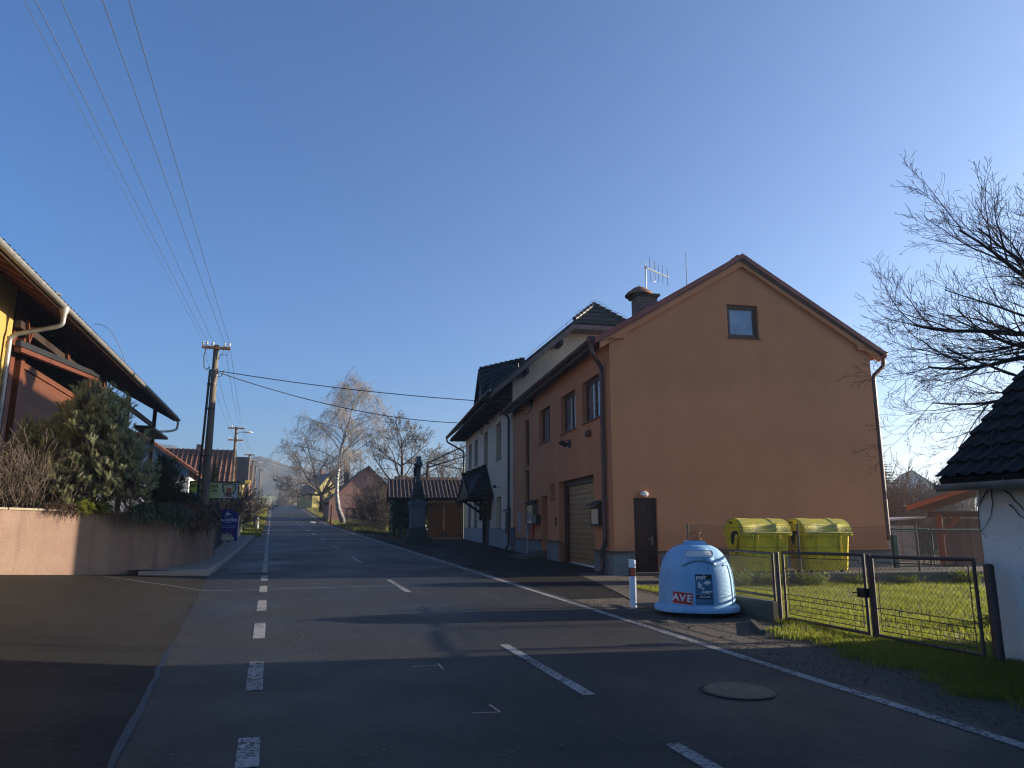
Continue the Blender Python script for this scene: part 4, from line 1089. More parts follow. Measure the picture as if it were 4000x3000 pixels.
def gate(a, b, label, latch):
    L_ = sqrt((b[0] - a[0]) ** 2 + (b[1] - a[1]) ** 2); dx, dy = (b[0] - a[0]) / L_, (b[1] - a[1]) / L_
    t = thing('gate_leaf', RW(a[0], a[1], 0), RA, label=label, cat='gate', group='gate leaves of the front garden')
    za, zc = Z(*a), Z(*b)
    mp = lambda x, z, o=0: (dx * x - dy * o, dy * x + dx * o, z)
    bot = lambda x: za + (zc - za) * x / L_ + .07
    x0, x1 = .07, L_ - .07; top = lambda x: 1.29 + .02 * x / L_
    mb = MB(); r = .021
    mb.tube([mp(x0, bot(x0) - .02), mp(x0, top(x0) + .02)], r, 8); mb.tube([mp(x1, bot(x1) - .02), mp(x1, top(x1) + .02)], r, 8)
    mb.tube([mp(x0, top(x0)), mp(x1, top(x1))], r * 1.1, 8); mb.tube([mp(x0, bot(x0)), mp(x1, bot(x1))], r, 8)
    mb.build('frame', M['brownpaint'], t, smooth=50)
    mb = MB(); q = .0065; i0, i1 = x0 + .075, x1 - .075
    mid = lambda x: bot(x) + .36
    mb.tube([mp(i0, bot(i0) + .07), mp(i0, top(i0) - .075)], q, 5); mb.tube([mp(i1, bot(i1) + .07), mp(i1, top(i1) - .075)], q, 5)
    for f in (lambda x: top(x) - .075, mid, lambda x: mid(x) - .07, lambda x: bot(x) + .07): mb.tube([mp(i0, f(i0)), mp(i1, f(i1))], q, 5)
    for f in (lambda x: mid(x) - .15, lambda x: mid(x) - .22): mb.tube([mp(i0, f(i0)), mp(i1, f(i1))], q * .75, 5)
    for f in (.25, .55, .85):
        x = x0 + (x1 - x0) * f; mb.tube([mp(x, top(x) - .075), mp(x, top(x))], q, 5); mb.tube([mp(x, bot(x) + .07), mp(x, bot(x))], q, 5); mb.tube([mp(x, mid(x)), mp(x, mid(x) - .07)], q, 5)
    for f, a_, b_ in ((.2, .15, .07), (.45, .22, .15), (.7, .15, .07), (.33, .29, .22), (.6, .29, .22), (.85, .22, .15), (.12, .22, .15)):
        x = x0 + (x1 - x0) * f; mb.tube([mp(x, mid(x) - a_), mp(x, mid(x) - b_)], q * .75, 5)
    for z in (.35, .75): 
        mb.tube([mp(x0, bot(x0) + z), mp(i0, bot(i0) + z)], q, 5); mb.tube([mp(x1, bot(x1) + z), mp(i1, bot(i1) + z)], q, 5)
    mb.build('rods', M['brownpaint'], t)
    mb = MB(); chain(mb, mp, i0, i1, mid, lambda x: top(x) - .075, .062, .0021); mb.build('wire_mesh', M['wire'], t)
    if latch:
        mb = MB(); mb.box(mp(x1 - .04, .80, 0), (.10, .14, .12), 0); mb.tube([mp(x1 - .06, .80), mp(x1 - .06, .80, -.09), mp(x1 - .15, .80, -.09)], .010, 5); mb.build('latch', M['black'], t)
    return t
gate(PA, PB, 'brown tube gate leaf with wire mesh and a latch, next to the fence panel', True)
gate(PB, PC, 'brown tube gate leaf with wire mesh, closest to the white house', False)
def post(p, r, zt, name, label, cat='post', m='brownpaint', n=12, **k):
    mb = MB(); z0 = Z(*p); mb.tube([(0, 0, -.2), (0, 0, zt - z0 - .01)], r, n); mb.lathe([(r, zt - z0 - .01), (r * .8, zt - z0 + .006), (.001, zt - z0 + .012)], n)
    return mb.build(name, M[m], None, RW(p[0], p[1], z0), RA, smooth=40, label=label, cat=cat, **k)
post((7.70, 10.03), .034, 1.29, 'gate_post', 'brown tube post between the fence panel and the gate')
post((7.86, 8.29), .030, 1.31, 'gate_post', 'brown tube post in the middle, between the two gate leaves')
post((7.99, 6.60), .056, 1.26, 'gate_post', 'thick dark brown post where the gate meets the white house')
# fence panel on its concrete base behind the blue container
t = thing('fence_panel', RW(7.70, 10.1, 0), RA, label='brown framed wire mesh fence panel on a concrete base behind the blue container', cat='fence')
mp = lambda x, z, o=0: (.02 * x - o, x, z)
x0, x1 = .04, 2.3
mb = MB()
for z in (.60, 1.27): mb.tube([mp(x0, z), mp(x1, z + .02)], .021, 8)
for x in (x0, x1): mb.tube([mp(x, .4), mp(x, 1.27)], .021, 8)
mb.build('frame', M['brownpaint'], t, smooth=50)
mb = MB(); 
for a, b in ((.10, 2.24),):
    for z in (.68, 1.20): mb.tube([mp(a, z), mp(b, z)], .006, 5)
    for x in (a, b): mb.tube([mp(x, .68), mp(x, 1.20)], .006, 5)
    for f in (.2, .5, .8): mb.tube([mp(a + (b - a) * f, 1.2), mp(a + (b - a) * f, 1.27)], .006, 5); mb.tube([mp(a + (b - a) * f, .6), mp(a + (b - a) * f, .68)], .006, 5)
mb.build('rods', M['brownpaint'], t)
mb = MB(); chain(mb, mp, .10, 2.24, lambda x: .68, lambda x: 1.2, .062, .0021); mb.build('wire_mesh', M['wire'], t)
mb = MB(); mb.bx(-.10, .12, 0.0, 2.4, -.1, .53, .02); mb.build('concrete_base', M['concrete'], t)
mb = MB(); mb.bx(-.03, .05, -1.2, .0, -.2, .02, .006); mb.build('kerb_stone', M['concrete'], None, RW(7.2, 10.1, Z(7.2, 10.1) + .02), RA - .5, label='pale concrete edging stone in the grass in front of the fence panel', cat='kerb stone')

# ================================================================== raised yard, retaining wall, wire fence
t = thing('retaining_wall', C0, BA, label='low mossy concrete retaining wall below the yellow bins', cat='wall')
mb = MB(); mb.bx(1.75, 14.5, -2.78, -2.55, 0, .60, .015); mb.bx(1.75, 1.95, -2.55, -.4, 0, .58); mb.build('wall', M['concrete'], t)
mb = MB()
us = frange(1.9, 26, 1.2); kk = [-2.6, -1.6, -.6, 0.6, 2, 4, 7, 11, 16]
for k in kk:
    for u in us: mb.v.append((u, k, .585 - .05 * max(0, k) ** .8 - .01 * max(0, u - 9)))
n = len(us)
for j in range(len(kk) - 1):
    for i in range(n - 1): mb.f.append((j * n + i, j * n + i + 1, (j + 1) * n + i + 1, (j + 1) * n + i)); mb.m.append(0)
mb.build('yard', M['gravel'], None, C0, BA, smooth=True, kind='structure')
t = thing('wire_fence', C0, BA, label='chain-link fence on thin posts in front of the yellow bins', cat='fence')
mb = MB(); mpf = lambda x, z, o=0: (x, -2.68 + .0 * x, z)
chain(mb, mpf, .9, 7.75, lambda x: .64, lambda x: 1.70 + .03 * sin(x * 2.1), .085, .0026)
for z in (1.70, 1.2, .66): mb.tube([mpf(x, z + (.03 * sin(x * 2.1) if z > 1.5 else 0)) for x in frange(.9, 7.75, .4)], .004, 4)
mb.build('wire_mesh', M['oldwire'], t)
for u in (.9, 3.72, 6.95):
    mb = MB(); mb.tube([(u, -2.66, .1), (u, -2.66, 1.76)], .028, 8); mb.build('fence_post', M['pole'], t, smooth=50)

# green tube gates further back
t = thing('green_gate', C0, BA, label='dark green tube gate with wire mesh between the brown building and the carport', cat='gate')
def gg(u0, u1, k, zb, zt):
    mb = MB(); r = .024
    for u in (u0, u1): mb.tube([(u, k, zb), (u, k, zt)], r, 8)
    for z in (zb + .05, zt): mb.tube([(u0, k, z), (u1, k, z)], r, 8)
    for z in (zb + .12, zt - .07): mb.tube([(u0 + .07, k, z), (u1 - .07, k, z)], .007, 5)
    for u in (u0 + .07, u1 - .07): mb.tube([(u, k, zb + .12), (u, k, zt - .07)], .007, 5)
    for f in (.25, .5, .75): mb.tube([(u0 + (u1 - u0) * f, k, zt - .07), (u0 + (u1 - u0) * f, k, zt)], .007, 5)
    mb.build('gate_frame', M['greenmetal'], t, smooth=50)
    mb = MB(); chain(mb, lambda x, z, o=0: (x, k, z), u0 + .07, u1 - .07, lambda x: zb + .12, lambda x: zt - .07, .075, .0024); mb.build('wire_mesh', M['wire'], t)
gg(7.95, 9.12, -.50, .55, 1.62); gg(9.22, 11.15, -.50, .55, 1.60)
mb = MB(); mb.bx(7.72, 7.86, -.84, -.72, .3, 1.46, .01); mb.build('gate_post', M['greenmetal'], t)
mb = MB(); mb.box((9.17, -.56, 1.0), (.16, .08, .12)); mb.build('latch', M['greenmetal'], t)

# carport, plank panel, sheds
M['frontwood'] = mwood('brown_fascia_wood', (.14, .055, .022), (.20, .08, .03), 'X', .6)
t = thing('carport', (13.37, 25.0, 0), radians(-35), label='open red-brown timber carport with lean-to roof behind the green gate', cat='carport')
P0, P1 = Vector((0, 0, 2.33)), Vector((5.0, 0, 4.03))
ax = (P1 - P0).normalized()
mb = MB(); slab(mb, P0 + Vector((0, 0, .05)), ax, (0, 1, 0), 5.2, 4.5, .05); mb.build('roof', M['darktile'], t)
mb = MB(); mb.bar(P0 + Vector((-.03, -.03, -.05)), P1 + Vector((0, -.03, -.05)), .04, .15); mb.build('fascia', M['frontwood'], t)
for y in frange(.15, 4.2, .8):
    mb = MB(); mb.bar(P0 + ax * .25 + Vector((0, y, -.09)), P1 + Vector((0, y, -.09)), .09, .13); mb.build('rafter', M['redwood'], t)
mb = MB(); mb.bx(.55, 4.8, .30, .45, 2.0, 2.18); mb.build('beam', M['darkwood'], t)
for (u, k, h) in ((.85, .37, 2.1), (.85, 4.0, 2.1), (4.6, 4.0, 3.4)):
    mb = MB(); mb.bx(u - .09, u + .09, k - .09, k + .09, .0, h)
    mb.build('post', M['redwood'], t)
mb = MB(); mb.bar((.92, .37, 1.45), (1.45, .37, 2.02), .10, .12, (0, 1, 0)); mb.build('brace', M['redwood'], t)
mb = MB()
for i in range(7): mb.box((i * .19 - .57, 0, .86), (.183, .03, 1.70))
mb.bx(-.68, .68, -.03, -.015, 1.30, 1.42); mb.bx(-.68, .68, -.03, -.015, .28, .40); mb.bx(-.7, .7, -.04, .02, 1.66, 1.76)
o = mb.build('plank_panel', M['shedplank'], None, (15.25, 25.2, .22), radians(-3), label='weathered wooden plank panel leaning under the carport', cat='panel')
o.rotation_euler = (radians(-8), radians(3), radians(-3))
mb = MB(); mb.bx(9.6, 13.2, 4.9, 7.6, .1, 1.72); mb.add([(9.4, 4.7, 1.74), (13.5, 4.7, 1.98), (13.5, 7.8, 1.98), (9.4, 7.8, 1.74), (9.4, 4.7, 1.80), (13.5, 4.7, 2.04), (13.5, 7.8, 2.04), (9.4, 7.8, 1.80)], [(0, 1, 2, 3), (7, 6, 5, 4), (0, 4, 5, 1), (1, 5, 6, 2), (2, 6, 7, 3), (3, 7, 4, 0)])
for u in frange(9.6, 13.2, .6): mb.bx(u - .02, u + .02, 4.87, 4.9, .1, 1.72)
mb.build('shed', M['greytin'], None, C0, BA, label='low grey sheet-clad shed behind the green gate', cat='shed')

# ================================================================== yellow waste bins
myel = mplain('yellow_bin_plastic', (.74, .58, .012), .45, var=.2, scale=2.5, bmp=.05)
def mlid():
    m, nt, p = _nodes('weathered_yellow_lid'); co = coords(nt)
    a = ramp(nt, noise(nt, coords(nt, (1.2, 3, 3)), 2.2, 5, .6), [(.35, (.58, .47, .03)), (.65, (.36, .34, .12))])
    a = mixc(nt, ramp(nt, noise(nt, co, 9, 4), [(.58, (0, 0, 0)), (.75, (.6,) * 3)]), a, (.16, .16, .06))
    L(nt, a, p.inputs['Base Color']); p.inputs['Roughness'].default_value = .55; spec(p, .4); bump(nt, p, noise(nt, co, 40, 3), .15, .01)
    return m
mlidm = mlid()
def make_bin(loc, rz, label):
    t = thing('waste_bin', loc, rz, label=label, cat='waste bin', group='yellow wheeled bins by the brown building')
    LX, LY = .60, .47
    mb = MB(); lay = [(0.05, .90, .82), (.10, .93, .86), (.55, .97, .93), (.88, 1.0, 1.0)]; P = []; 
    for z, fx, fy in lay:
        X, Y = LX * fx, LY * fy; b = .06
        P.append([(-X + b, -Y, z), (X - b, -Y, z), (X, -Y + b, z), (X, Y - b, z), (X - b, Y, z), (-X + b, Y, z), (-X, Y - b, z), (-X, -Y + b, z)])
    o = 0; mb.v = [q for l in P for q in l]
    for l in range(3):
        for i in range(8): mb.f.append((l * 8 + i, l * 8 + (i + 1) % 8, l * 8 + 8 + (i + 1) % 8, l * 8 + 8 + i)); mb.m.append(0)
    mb.f.append(tuple(range(7, -1, -1))); mb.m.append(0); mb.f.append(tuple(range(24, 32))); mb.m.append(0)
    for x in (-.30, .30): mb.bx(x - .012, x + .012, -LY - .012, -LY + .02, .25, .86)
    mb.build('body', myel, t, smooth=30)
    mb = MB(); mb.bx(-LX - .05, LX + .05, -LY - .05, LY + .05, .875, .925, .015)
    for x in (-.40, -.28, .16, .30): mb.bx(x - .018, x + .018, -LY - .07, -LY - .045, .80, .90, .006)
    mb.build('rim', myel, t)
    # domed lid
    mb = MB(); n = 14; xs = [-LX - .03, -.30, -.295, .20, .205, .33, .335, LX + .03]; rs = [1.03, 1.03, 1.0, 1.0, 1.035, 1.035, 1.0, 1.0]
    for x, r in zip(xs, rs):
        for i in range(n + 1):
            a = pi * i / n; y = -(LY + .04) * cos(a); z = .93 + .37 * sin(a) ** .8 * r
            mb.v.append((x, y, z))
    for j in range(len(xs) - 1):
        for i in range(n): mb.f.append((j * (n + 1) + i, j * (n + 1) + i + 1, (j + 1) * (n + 1) + i + 1, (j + 1) * (n + 1) + i)); mb.m.append(0)
    mb.f.append(tuple(range(n + 1))); mb.m.append(0); mb.f.append(tuple((len(xs) - 1) * (n + 1) + i for i in range(n, -1, -1))); mb.m.append(0)
    mb.bx(-LX - .04, LX + .04, -LY - .065, -LY - .03, .925, .965, .01)
    mb.build('lid', mlidm, t, smooth=35)
    for sg in (-1, 1):      # pivot shields on both ends
        mb = MB(); out = [(-.36, 1.02), (-.30, 1.18), (-.12, 1.27), (.10, 1.26), (.30, 1.16), (.38, 1.0), (.36, .80), (.26, .58), (.14, .42), (.02, .38), (-.08, .44), (-.16, .62), (-.24, .84), (-.34, .92)]
        mb.prism(out, lambda a, b, d: (sg * (LX + .035 + d), a, b), .03); sh = mb.build('end_shield', myel, t)
        mb = MB(); mb.prism([(-.30, .96), (-.26, 1.0), (-.10, 1.0), (.02, .97), (.08, .84), (.06, .70), (-.02, .66), (-.10, .74), (-.13, .88), (-.2, .92), (-.30, .90)], lambda a, b, d: (sg * (LX + .066 + d), a, b), .003)
        mb.box((sg * (LX + .08), .02, 1.20), (.04, .12, .04)); mb.tube([(sg * (LX + .06), .03, .50), (sg * (LX + .08), .03, .50)], .03, 8); mb.build('grip_opening', M['black'], sh)
    for x, y in ((-.4, -.3), (.4, -.3), (-.4, .3), (.4, .3)):
        mb = MB(); mb.tube([(x - .02, y, .055), (x + .02, y, .055)], .055, 10); mb.build('wheel', M['black'], t)
    mb = MB(); text_mesh(mb, '110/926', .085, lambda x, y, d: (-.30 + x, -LY * .93 - .005, .24 + y)); mb.build('lettering', M['black'], t)
    return t
b1 = make_bin(BW(3.05, -1.93, .585), BA, 'yellow wheeled waste bin directly behind the blue container, left of the pair')
b2 = dup(b1); b2.location = BW(4.70, -1.93, .585); b2.rotation_euler = (0, 0, BA - radians(1.5))
b2['label'] = 'yellow wheeled waste bin closer to the green gate, right of the pair'

# ================================================================== blue paper container (bell)
cx, cy = 3.13, 12.86
gz = ZW(cx, cy)
def mbell():
    m, nt, p = _nodes('faded_highlit_blue_fibreglass'); co = coords(nt)
    a = ramp(nt, noise(nt, co, 2.2, 6, .65), [(.3, (.19, .37, .58)), (.7, (.28, .46, .64))])
    a = mixc(nt, ramp(nt, noise(nt, coords(nt, (5, 5, 1.2)), 2.0, 6, .7), [(.56, (0, 0, 0)), (.75, (.75,) * 3)]), a, (.06, .11, .15))
    a = mixc(nt, ramp(nt, noise(nt, co, 5, 6, .7), [(.57, (0, 0, 0)), (.70, (.6,) * 3)]), a, (.34, .46, .56))  # pale patches put highlights into the shell colour
    L(nt, a, p.inputs['Base Color']); p.inputs['Roughness'].default_value = .62; spec(p, .25)
    bump(nt, p, noise(nt, co, 60, 3), .1, .005)
    return m
mbl = mbell()
T = thing('paper_container', (cx, cy, gz), -atan2(cx, cy) + radians(2), label='pale blue bell-shaped paper recycling container with poster and red sticker', cat='recycling container')
PR = [(.655, .16), (.652, .36), (.638, .58), (.612, .72), (.565, .85), (.49, .97), (.40, 1.05), (.30, 1.105), (.23, 1.12)]
def prad(z):
    if z <= PR[0][1]: return PR[0][0]
    for (r0, z0), (r1, z1) in zip(PR, PR[1:]):
        if z <= z1: return r0 + (r1 - r0) * (z - z0) / (z1 - z0)
    return PR[-1][0]
def sup(th, e=2.5): 
    c, s = abs(cos(th)), abs(sin(th)); return (c ** e + s ** e) ** (-1 / e)
def surf(th, z, off=0):         # th = 0 faces local -Y, positive to the right
    r = prad(z) * (.955 * sup(th + pi / 4 * 0)) if z < .9 else prad(z) * (.955 * sup(th) * max(0, (1.12 - z) / .22) + 1.0 * (1 - max(0, (1.12 - z) / .22)))
    r = r / 1.0 + off
    return (r * sin(th), -r * cos(th), z)
def patch(mb, th0, th1, z0, z1, off, nt_=10, nz=8, bot=None):
    o = len(mb.v)
    for j in range(nz + 1):
        for i in range(nt_ + 1):
            th = th0 + (th1 - th0) * i / nt_; zb = z0 + (bot(i / nt_) if bot else 0)
            mb.v.append(surf(th, zb + (z1 - zb) * j / nz, off(i / nt_, j / nz) if callable(off) else off))
    for j in range(nz):
        for i in range(nt_): a = o + j * (nt_ + 1) + i; mb.f.append((a, a + 1, a + nt_ + 2, a + nt_ + 1)); mb.m.append(mb.cur)
mb = MB(); n = 64; zs = [.16, .25, .36, .48, .58, .66, .72, .78, .85, .91, .97, 1.01, 1.05, 1.08, 1.105, 1.12]
for z in zs:
    for i in range(n): mb.v.append(surf(2 * pi * i / n, z))
for j in range(len(zs) - 1):
    for i in range(n): mb.f.append((j * n + i, j * n + (i + 1) % n, (j + 1) * n + (i + 1) % n, (j + 1) * n + i)); mb.m.append(0)
mb.f.append(tuple((len(zs) - 1) * n + i for i in range(n))); mb.m.append(0)
mb.build('shell', mbl, T, smooth=40)
mb = MB(); zs = [(.70, .055), (.735, .06), (.74, .10), (.725, .135), (.67, .165), (.645, .17)]
for r, z in zs:
    for i in range(n): th = 2 * pi * i / n; q = r * .955 * sup(th); mb.v.append((q * sin(th), -q * cos(th), z))
for j in range(len(zs) - 1):
    for i in range(n): mb.f.append((j * n + i, j * n + (i + 1) % n, (j + 1) * n + (i + 1) % n, (j + 1) * n + i)); mb.m.append(0)
mb.f.append(tuple(i for i in range(n))); mb.m.append(0)
mb.build('base_rim', mbl, T, smooth=40)
mb = MB(); mb.lathe([(.60, -.06), (.62, .058)], 40); mb.build('base', M['black'], T)
mb = MB(); mb.add([(-.19, -.15, 1.10), (.24, -.15, 1.10), (.24, .2, 1.10), (-.19, .2, 1.10), (-.16, -.12, 1.19), (.17, -.12, 1.19), (.17, .17, 1.19), (-.16, .17, 1.19)], [(4, 5, 6, 7), (0, 1, 5, 4), (1, 2, 6, 5), (2, 3, 7, 6), (3, 0, 4, 7)]); mb.build('top_block', mbl, T)
mb = MB(); mb.bx(-.09, .16, -.08, .1, 1.19, 1.20); hb = mb.build('lifting_plate', M['rust'], T)
mb = MB(); mb.tube([(.0 + .058 * cos(t), -.02, 1.262 + .064 * sin(t)) for t in [i * pi / 10 for i in range(21)]], .008, 6, False); mb.build('lifting_ring', M['rust'], hb)
mb = MB(); mb.tube([(.115 + .018 * cos(t), .02 + .06 * cos(t), 1.262 + .064 * sin(t)) for t in [i * pi / 10 for i in range(21)]], .008, 6, False); mb.build('lifting_ring', M['rust'], hb)
# chute hood with its pale slot
mb = MB()
edge = lambda a, b: .045 * min(1, 6 * min(a, 1 - a), 5 * b + .25, 5 * (1 - b) + .6)
patch(mb, -.40, .58, .80, 1.075, lambda a, b: .012 + edge(a, b), 18, 8, bot=lambda a: .075 * sin(pi * min(1, max(0, (a - .06) / .88))) ** .9)
hood = mb.build('chute_hood', mbl, T, smooth=50)
def sp(x, z, off): return surf(x / max(.35, prad(z)), z, off)
fx, fz, fa, fh = .06, .985, .205, .046
def slot_h(x):
    e = max(0, abs(x - fx) - (fa - fh)); return sqrt(max(0, fh * fh - e * e))
mb = MB(); xs = [fx - fa + 2 * fa * i / 24 for i in range(25)]
for x in xs:
    for q in (-1, -.33, .33, 1): mb.v.append(sp(x, fz + q * max(.001, slot_h(x)), .064))
for i in range(24):
    for q in range(3): o = i * 4 + q; mb.f.append((o, o + 4, o + 5, o + 1)); mb.m.append(0)
mb.build('chute_flap', M['offwhite'], hood)
ring = [(x, fz + slot_h(x) * 1.12) for x in xs] + [(x, fz - slot_h(x) * 1.12) for x in reversed(xs)]
mb = MB(); mb.tube([sp(fx + (x - fx) * 1.03, z, .062) for x, z in ring + ring[:1]], .010, 6, False); mb.build('chute_rim', mbl, hood, smooth=True)
mb = MB(); mb.tube([surf(-.40 + .98 * i / 18, .80 + .075 * max(0, sin(pi * min(1, max(0, (i / 18 - .06) / .88)))) ** .9, .022) for i in range(19)], .0045, 5); mb.build('hood_seam', M['black'], hood)
# ribs on the right side
mb = MB()
for th in (1.02, 1.30): mb.tube([surf(th, z, .004) for z in frange(.17, .80, .06)], [.012] * len(frange(.17, .80, .06)), 6)
mb.tube([surf(th, .80, .004) for th in frange(.8, 1.3, .06)], .012, 6); mb.build('rib', mbl, T, smooth=True)
# poster
mposter = mplain('poster_blue', (.035, .12, .22), .5, var=.2, scale=6, bmp=0)
mb = MB(); patch(mb, -.045, .395, .185, .665, .004, 8, 6); po = mb.build('poster', mposter, T)
mb = MB(); patch(mb, -.035, .385, .59, .655, .0065, 8, 1); patch(mb, -.03, .36, .285, .335, .0065, 8, 1); mb.build('poster_bar', M['black'], po)
pt = lambda x, y, d: surf(-.02 + x / .63, .622 + y, .009)
mb = MB(); text_mesh(mb, 'pap\u00edr', .083, pt, 'LEFT', bold=.001); mb.build('lettering', M['white'], po)
mb = MB(); rr = random.Random(12)
for tx, tz, w, h in ((.26, .54, .075, .045), (.06, .49, .035, .065), (.12, .44, .05, .028), (.24, .385, .085, .03)):
    for q in range(7):
        a0 = rr.uniform(-1, 1) * w * .7; b0 = rr.uniform(-1, 1) * h * .6; s1 = rr.uniform(.35, .6)
        P = [(tx + (a0 + w * s1 * cos(t) * rr.uniform(.7, 1)) / .63, tz + b0 + h * s1 * sin(t) * rr.uniform(.7, 1)) for t in (.3, 1.6, 2.9, 3.6, 5.2)]
        mb.add([surf(x, z, .0085 + q * .0003) for x, z in P], [tuple(range(5))])
mb.build('paper_picture', M['offwhite'], po)
mb = MB()
for tz, w in ((.352, .13), (.366, .16), (.26, .22), (.245, .25), (.23, .2), (.575, .1)): patch(mb, -.02, -.02 + w / .63, tz, tz + .006, .0075, 6, 1)
mb.build('small_print', mplain('print_pale_blue', (.16, .28, .38), .5, bmp=0), po)
for y in (.318, .302): 
    mb = MB(); patch(mb, .04, .33, y, y + .007, .0085, 6, 1); mb.build('small_print', M['offwhite'], po)
# red three-part sticker, tilted
tl = radians(-5)
def st(x, y, off): 
    X, Y = x * cos(tl) - y * sin(tl), x * sin(tl) + y * cos(tl); return surf(-.375 + X / .63, .285 + Y, off)
mb = MB(); g = [(-.163 + .326 * i / 8) for i in range(9)]
def quadst(mb, x0, x1, y0, y1, off, n=4):
    for i in range(n):
        a = x0 + (x1 - x0) * i / n; b = x0 + (x1 - x0) * (i + 1) / n
        mb.add([st(a, y0, off), st(b, y0, off), st(b, y1, off), st(a, y1, off)], [(0, 1, 2, 3)])
quadst(mb, -.165, .165, -.098, .098, .004, 8); stk = mb.build('sticker', M['offwhite'], T)
mb = MB()
for x0 in (-.158, -.052, .054): quadst(mb, x0, x0 + .104, -.091, .091, .006)
mb.build('sticker_field', M['redbox'], stk)
mb = MB()
for ch, x0 in (('A', -.106), ('V', 0.0), ('E', .106)): text_mesh(mb, ch, .155, lambda x, y, d: st(x0 + x, y, .009), bold=.003)
mb.build('lettering', M['white'], stk)

# guide posts
def guide_post(x, y, h, rz, label, right=True, band=True):
    z = ZW(x, y); t = thing('guide_post', (x, y, z), rz, label=label, cat='guide post')
    mb = MB(); w = .062; d = .032
    P = [(-w, -d), (-w * .6, -d * 1.5), (w * .6, -d * 1.5), (w, -d), (w, d), (-w, d)]
    mb.prism(P, lambda a, b, q: (a, b, -.1 + q), h + .1 - .03)
    mb.v = [(a, b, c + (.03 * (1 if a < 0 else .2) if c > h - .05 else 0)) for a, b, c in mb.v]
    mb.build('post', M['white'], t)
    mb = MB(); Q = [(a * 1.03, b * 1.03) for a, b in P]; mb.prism(Q, lambda a, b, q: (a, b, h - .30 + q), .15); bd = mb.build('black_band', M['black'], t)
    if right:
        for zz in (h - .215, h - .285):
            mb = MB(); mb.bx(-.036, .044, -d * 1.5 - .006, -d * 1.5, zz, zz + .058); mb.build('reflector', M['reflector'], bd)
    else:
        mb = MB(); mb.bx(-.02, .02, -d * 1.5 - .006, -d * 1.5, h - .27, h - .18); mb.build('reflector', M['white'], bd)
    return t
guide_post(2.17, 13.55, .83, -radians(8), 'white roadside guide post with two orange reflectors beside the blue container')
p = RW(-.85, 58.5); guide_post(p[0], p[1], .95, RA, 'white roadside guide post on the left grass verge far along the road', right=False)
# manhole cover
mx, my = 2.17, 7.43
t = thing('manhole_cover', (mx, my, ZW(mx, my)), RA, label='round brown cast-iron manhole cover in the right lane', cat='manhole cover')
k = math.atan(.0235)
mb = MB(); mb.lathe([(.36, .003), (.36, .010), (.325, .012), (.325, .004)], 48, cap=False); f = mb.build('ring', M['tar'], t); 
mb = MB(); mb.lathe([(.32, .004), (.32, .011), (.305, .013), (.0001, .015)], 48, cap=False); c_ = mb.build('lid', M['iron'], t)
for q in (f, c_): q.rotation_euler = (k, 0, 0)
mb = MB(); mb.bx(-.45, .2, -.035, .035, .003, .012)
for i in range(12): mb.bx(-.44 + i * .052, -.41 + i * .052, -.028, .028, .012, .016)
o = mb.build('drain_grate', M['tar'], None, RW(-.07, 20.7, Z(-.07, 20.7)), RA, label='narrow dark drain grate across the left edge line', cat='drain grate')
# ================================================================== pink garden wall on the left
WP = [(-13.6, 11.2), (-10.9, 16.0), (-8.99, 19.43), (-9.6 + .0, 24.1)]
e_ = RW(-1.68, 25.9); WP[3] = (e_[0], e_[1]); WT = [2.06, 2.05, 1.98, 1.90]
t = thing('garden_wall', (0, 0, 0), 0, label='pink roughcast garden wall with a thin stone coping at the road junction', cat='wall')
mb = MB(); cp = MB()
def offs(P, d):
    out = []
    for i, p in enumerate(P):
        a = Vector(P[max(0, i - 1)]); b = Vector(P[min(len(P) - 1, i + 1)]); q = (b - a).normalized(); out.append((p[0] - q.y * d, p[1] + q.x * d))
    return out
WI = offs(WP, .24)
for i in range(len(WP) - 1):
    n = 8
    for j in range(n):
        f0, f1 = j / n, (j + 1) / n
        lerp = lambda A, f: (A[i][0] + (A[i + 1][0] - A[i][0]) * f, A[i][1] + (A[i + 1][1] - A[i][1]) * f)
        o0, o1, i0, i1 = lerp(WP, f0), lerp(WP, f1), lerp(WI, f0), lerp(WI, f1)
        t0 = WT[i] + (WT[i + 1] - WT[i]) * f0; t1 = WT[i] + (WT[i + 1] - WT[i]) * f1
        b0, b1 = ZW(*o0) - .12, ZW(*o1) - .12
        mb.add([(*o0, b0), (*o1, b1), (*o1, t1), (*o0, t0), (*i0, b0), (*i1, b1), (*i1, t1), (*i0, t0)], [(0, 1, 2, 3), (7, 6, 5, 4), (3, 2, 6, 7)] + ([(0, 3, 7, 4)] if i == 0 and j == 0 else []) + ([(1, 5, 6, 2)] if i == len(WP) - 2 and j == n - 1 else []))
mb.build('wall', M['pinkwall'], t)
CO, CI = offs(WP, -.035), offs(WP, .28)
for i in range(len(WP) - 1):
    n = 5
    for j in range(n):
        f0, f1 = j / n + .003, (j + 1) / n - .003
        l2 = lambda A, f: (A[i][0] + (A[i + 1][0] - A[i][0]) * f, A[i][1] + (A[i + 1][1] - A[i][1]) * f)
        t0 = WT[i] + (WT[i + 1] - WT[i]) * f0; t1 = WT[i] + (WT[i + 1] - WT[i]) * f1
        P = [(*l2(CO, f0), t0 + .002), (*l2(CO, f1), t1 + .002), (*l2(CI, f1), t1 + .002), (*l2(CI, f0), t0 + .002)]
        P += [(x, y, z + .045) for x, y, z in P]
        cp.add(P, [(3, 2, 1, 0), (4, 5, 6, 7), (0, 1, 5, 4), (1, 2, 6, 5), (2, 3, 7, 6), (3, 0, 4, 7)])
cp.build('coping', mstucco('sandstone_coping', (.40, .33, .24), (.33, .28, .21), grain=60, bmp=.3, streak=.3), t)
mb = MB()
OUT = [(-24, 9), (-22, 16), (-20, 24), (-21, 34), (-24, 45)]
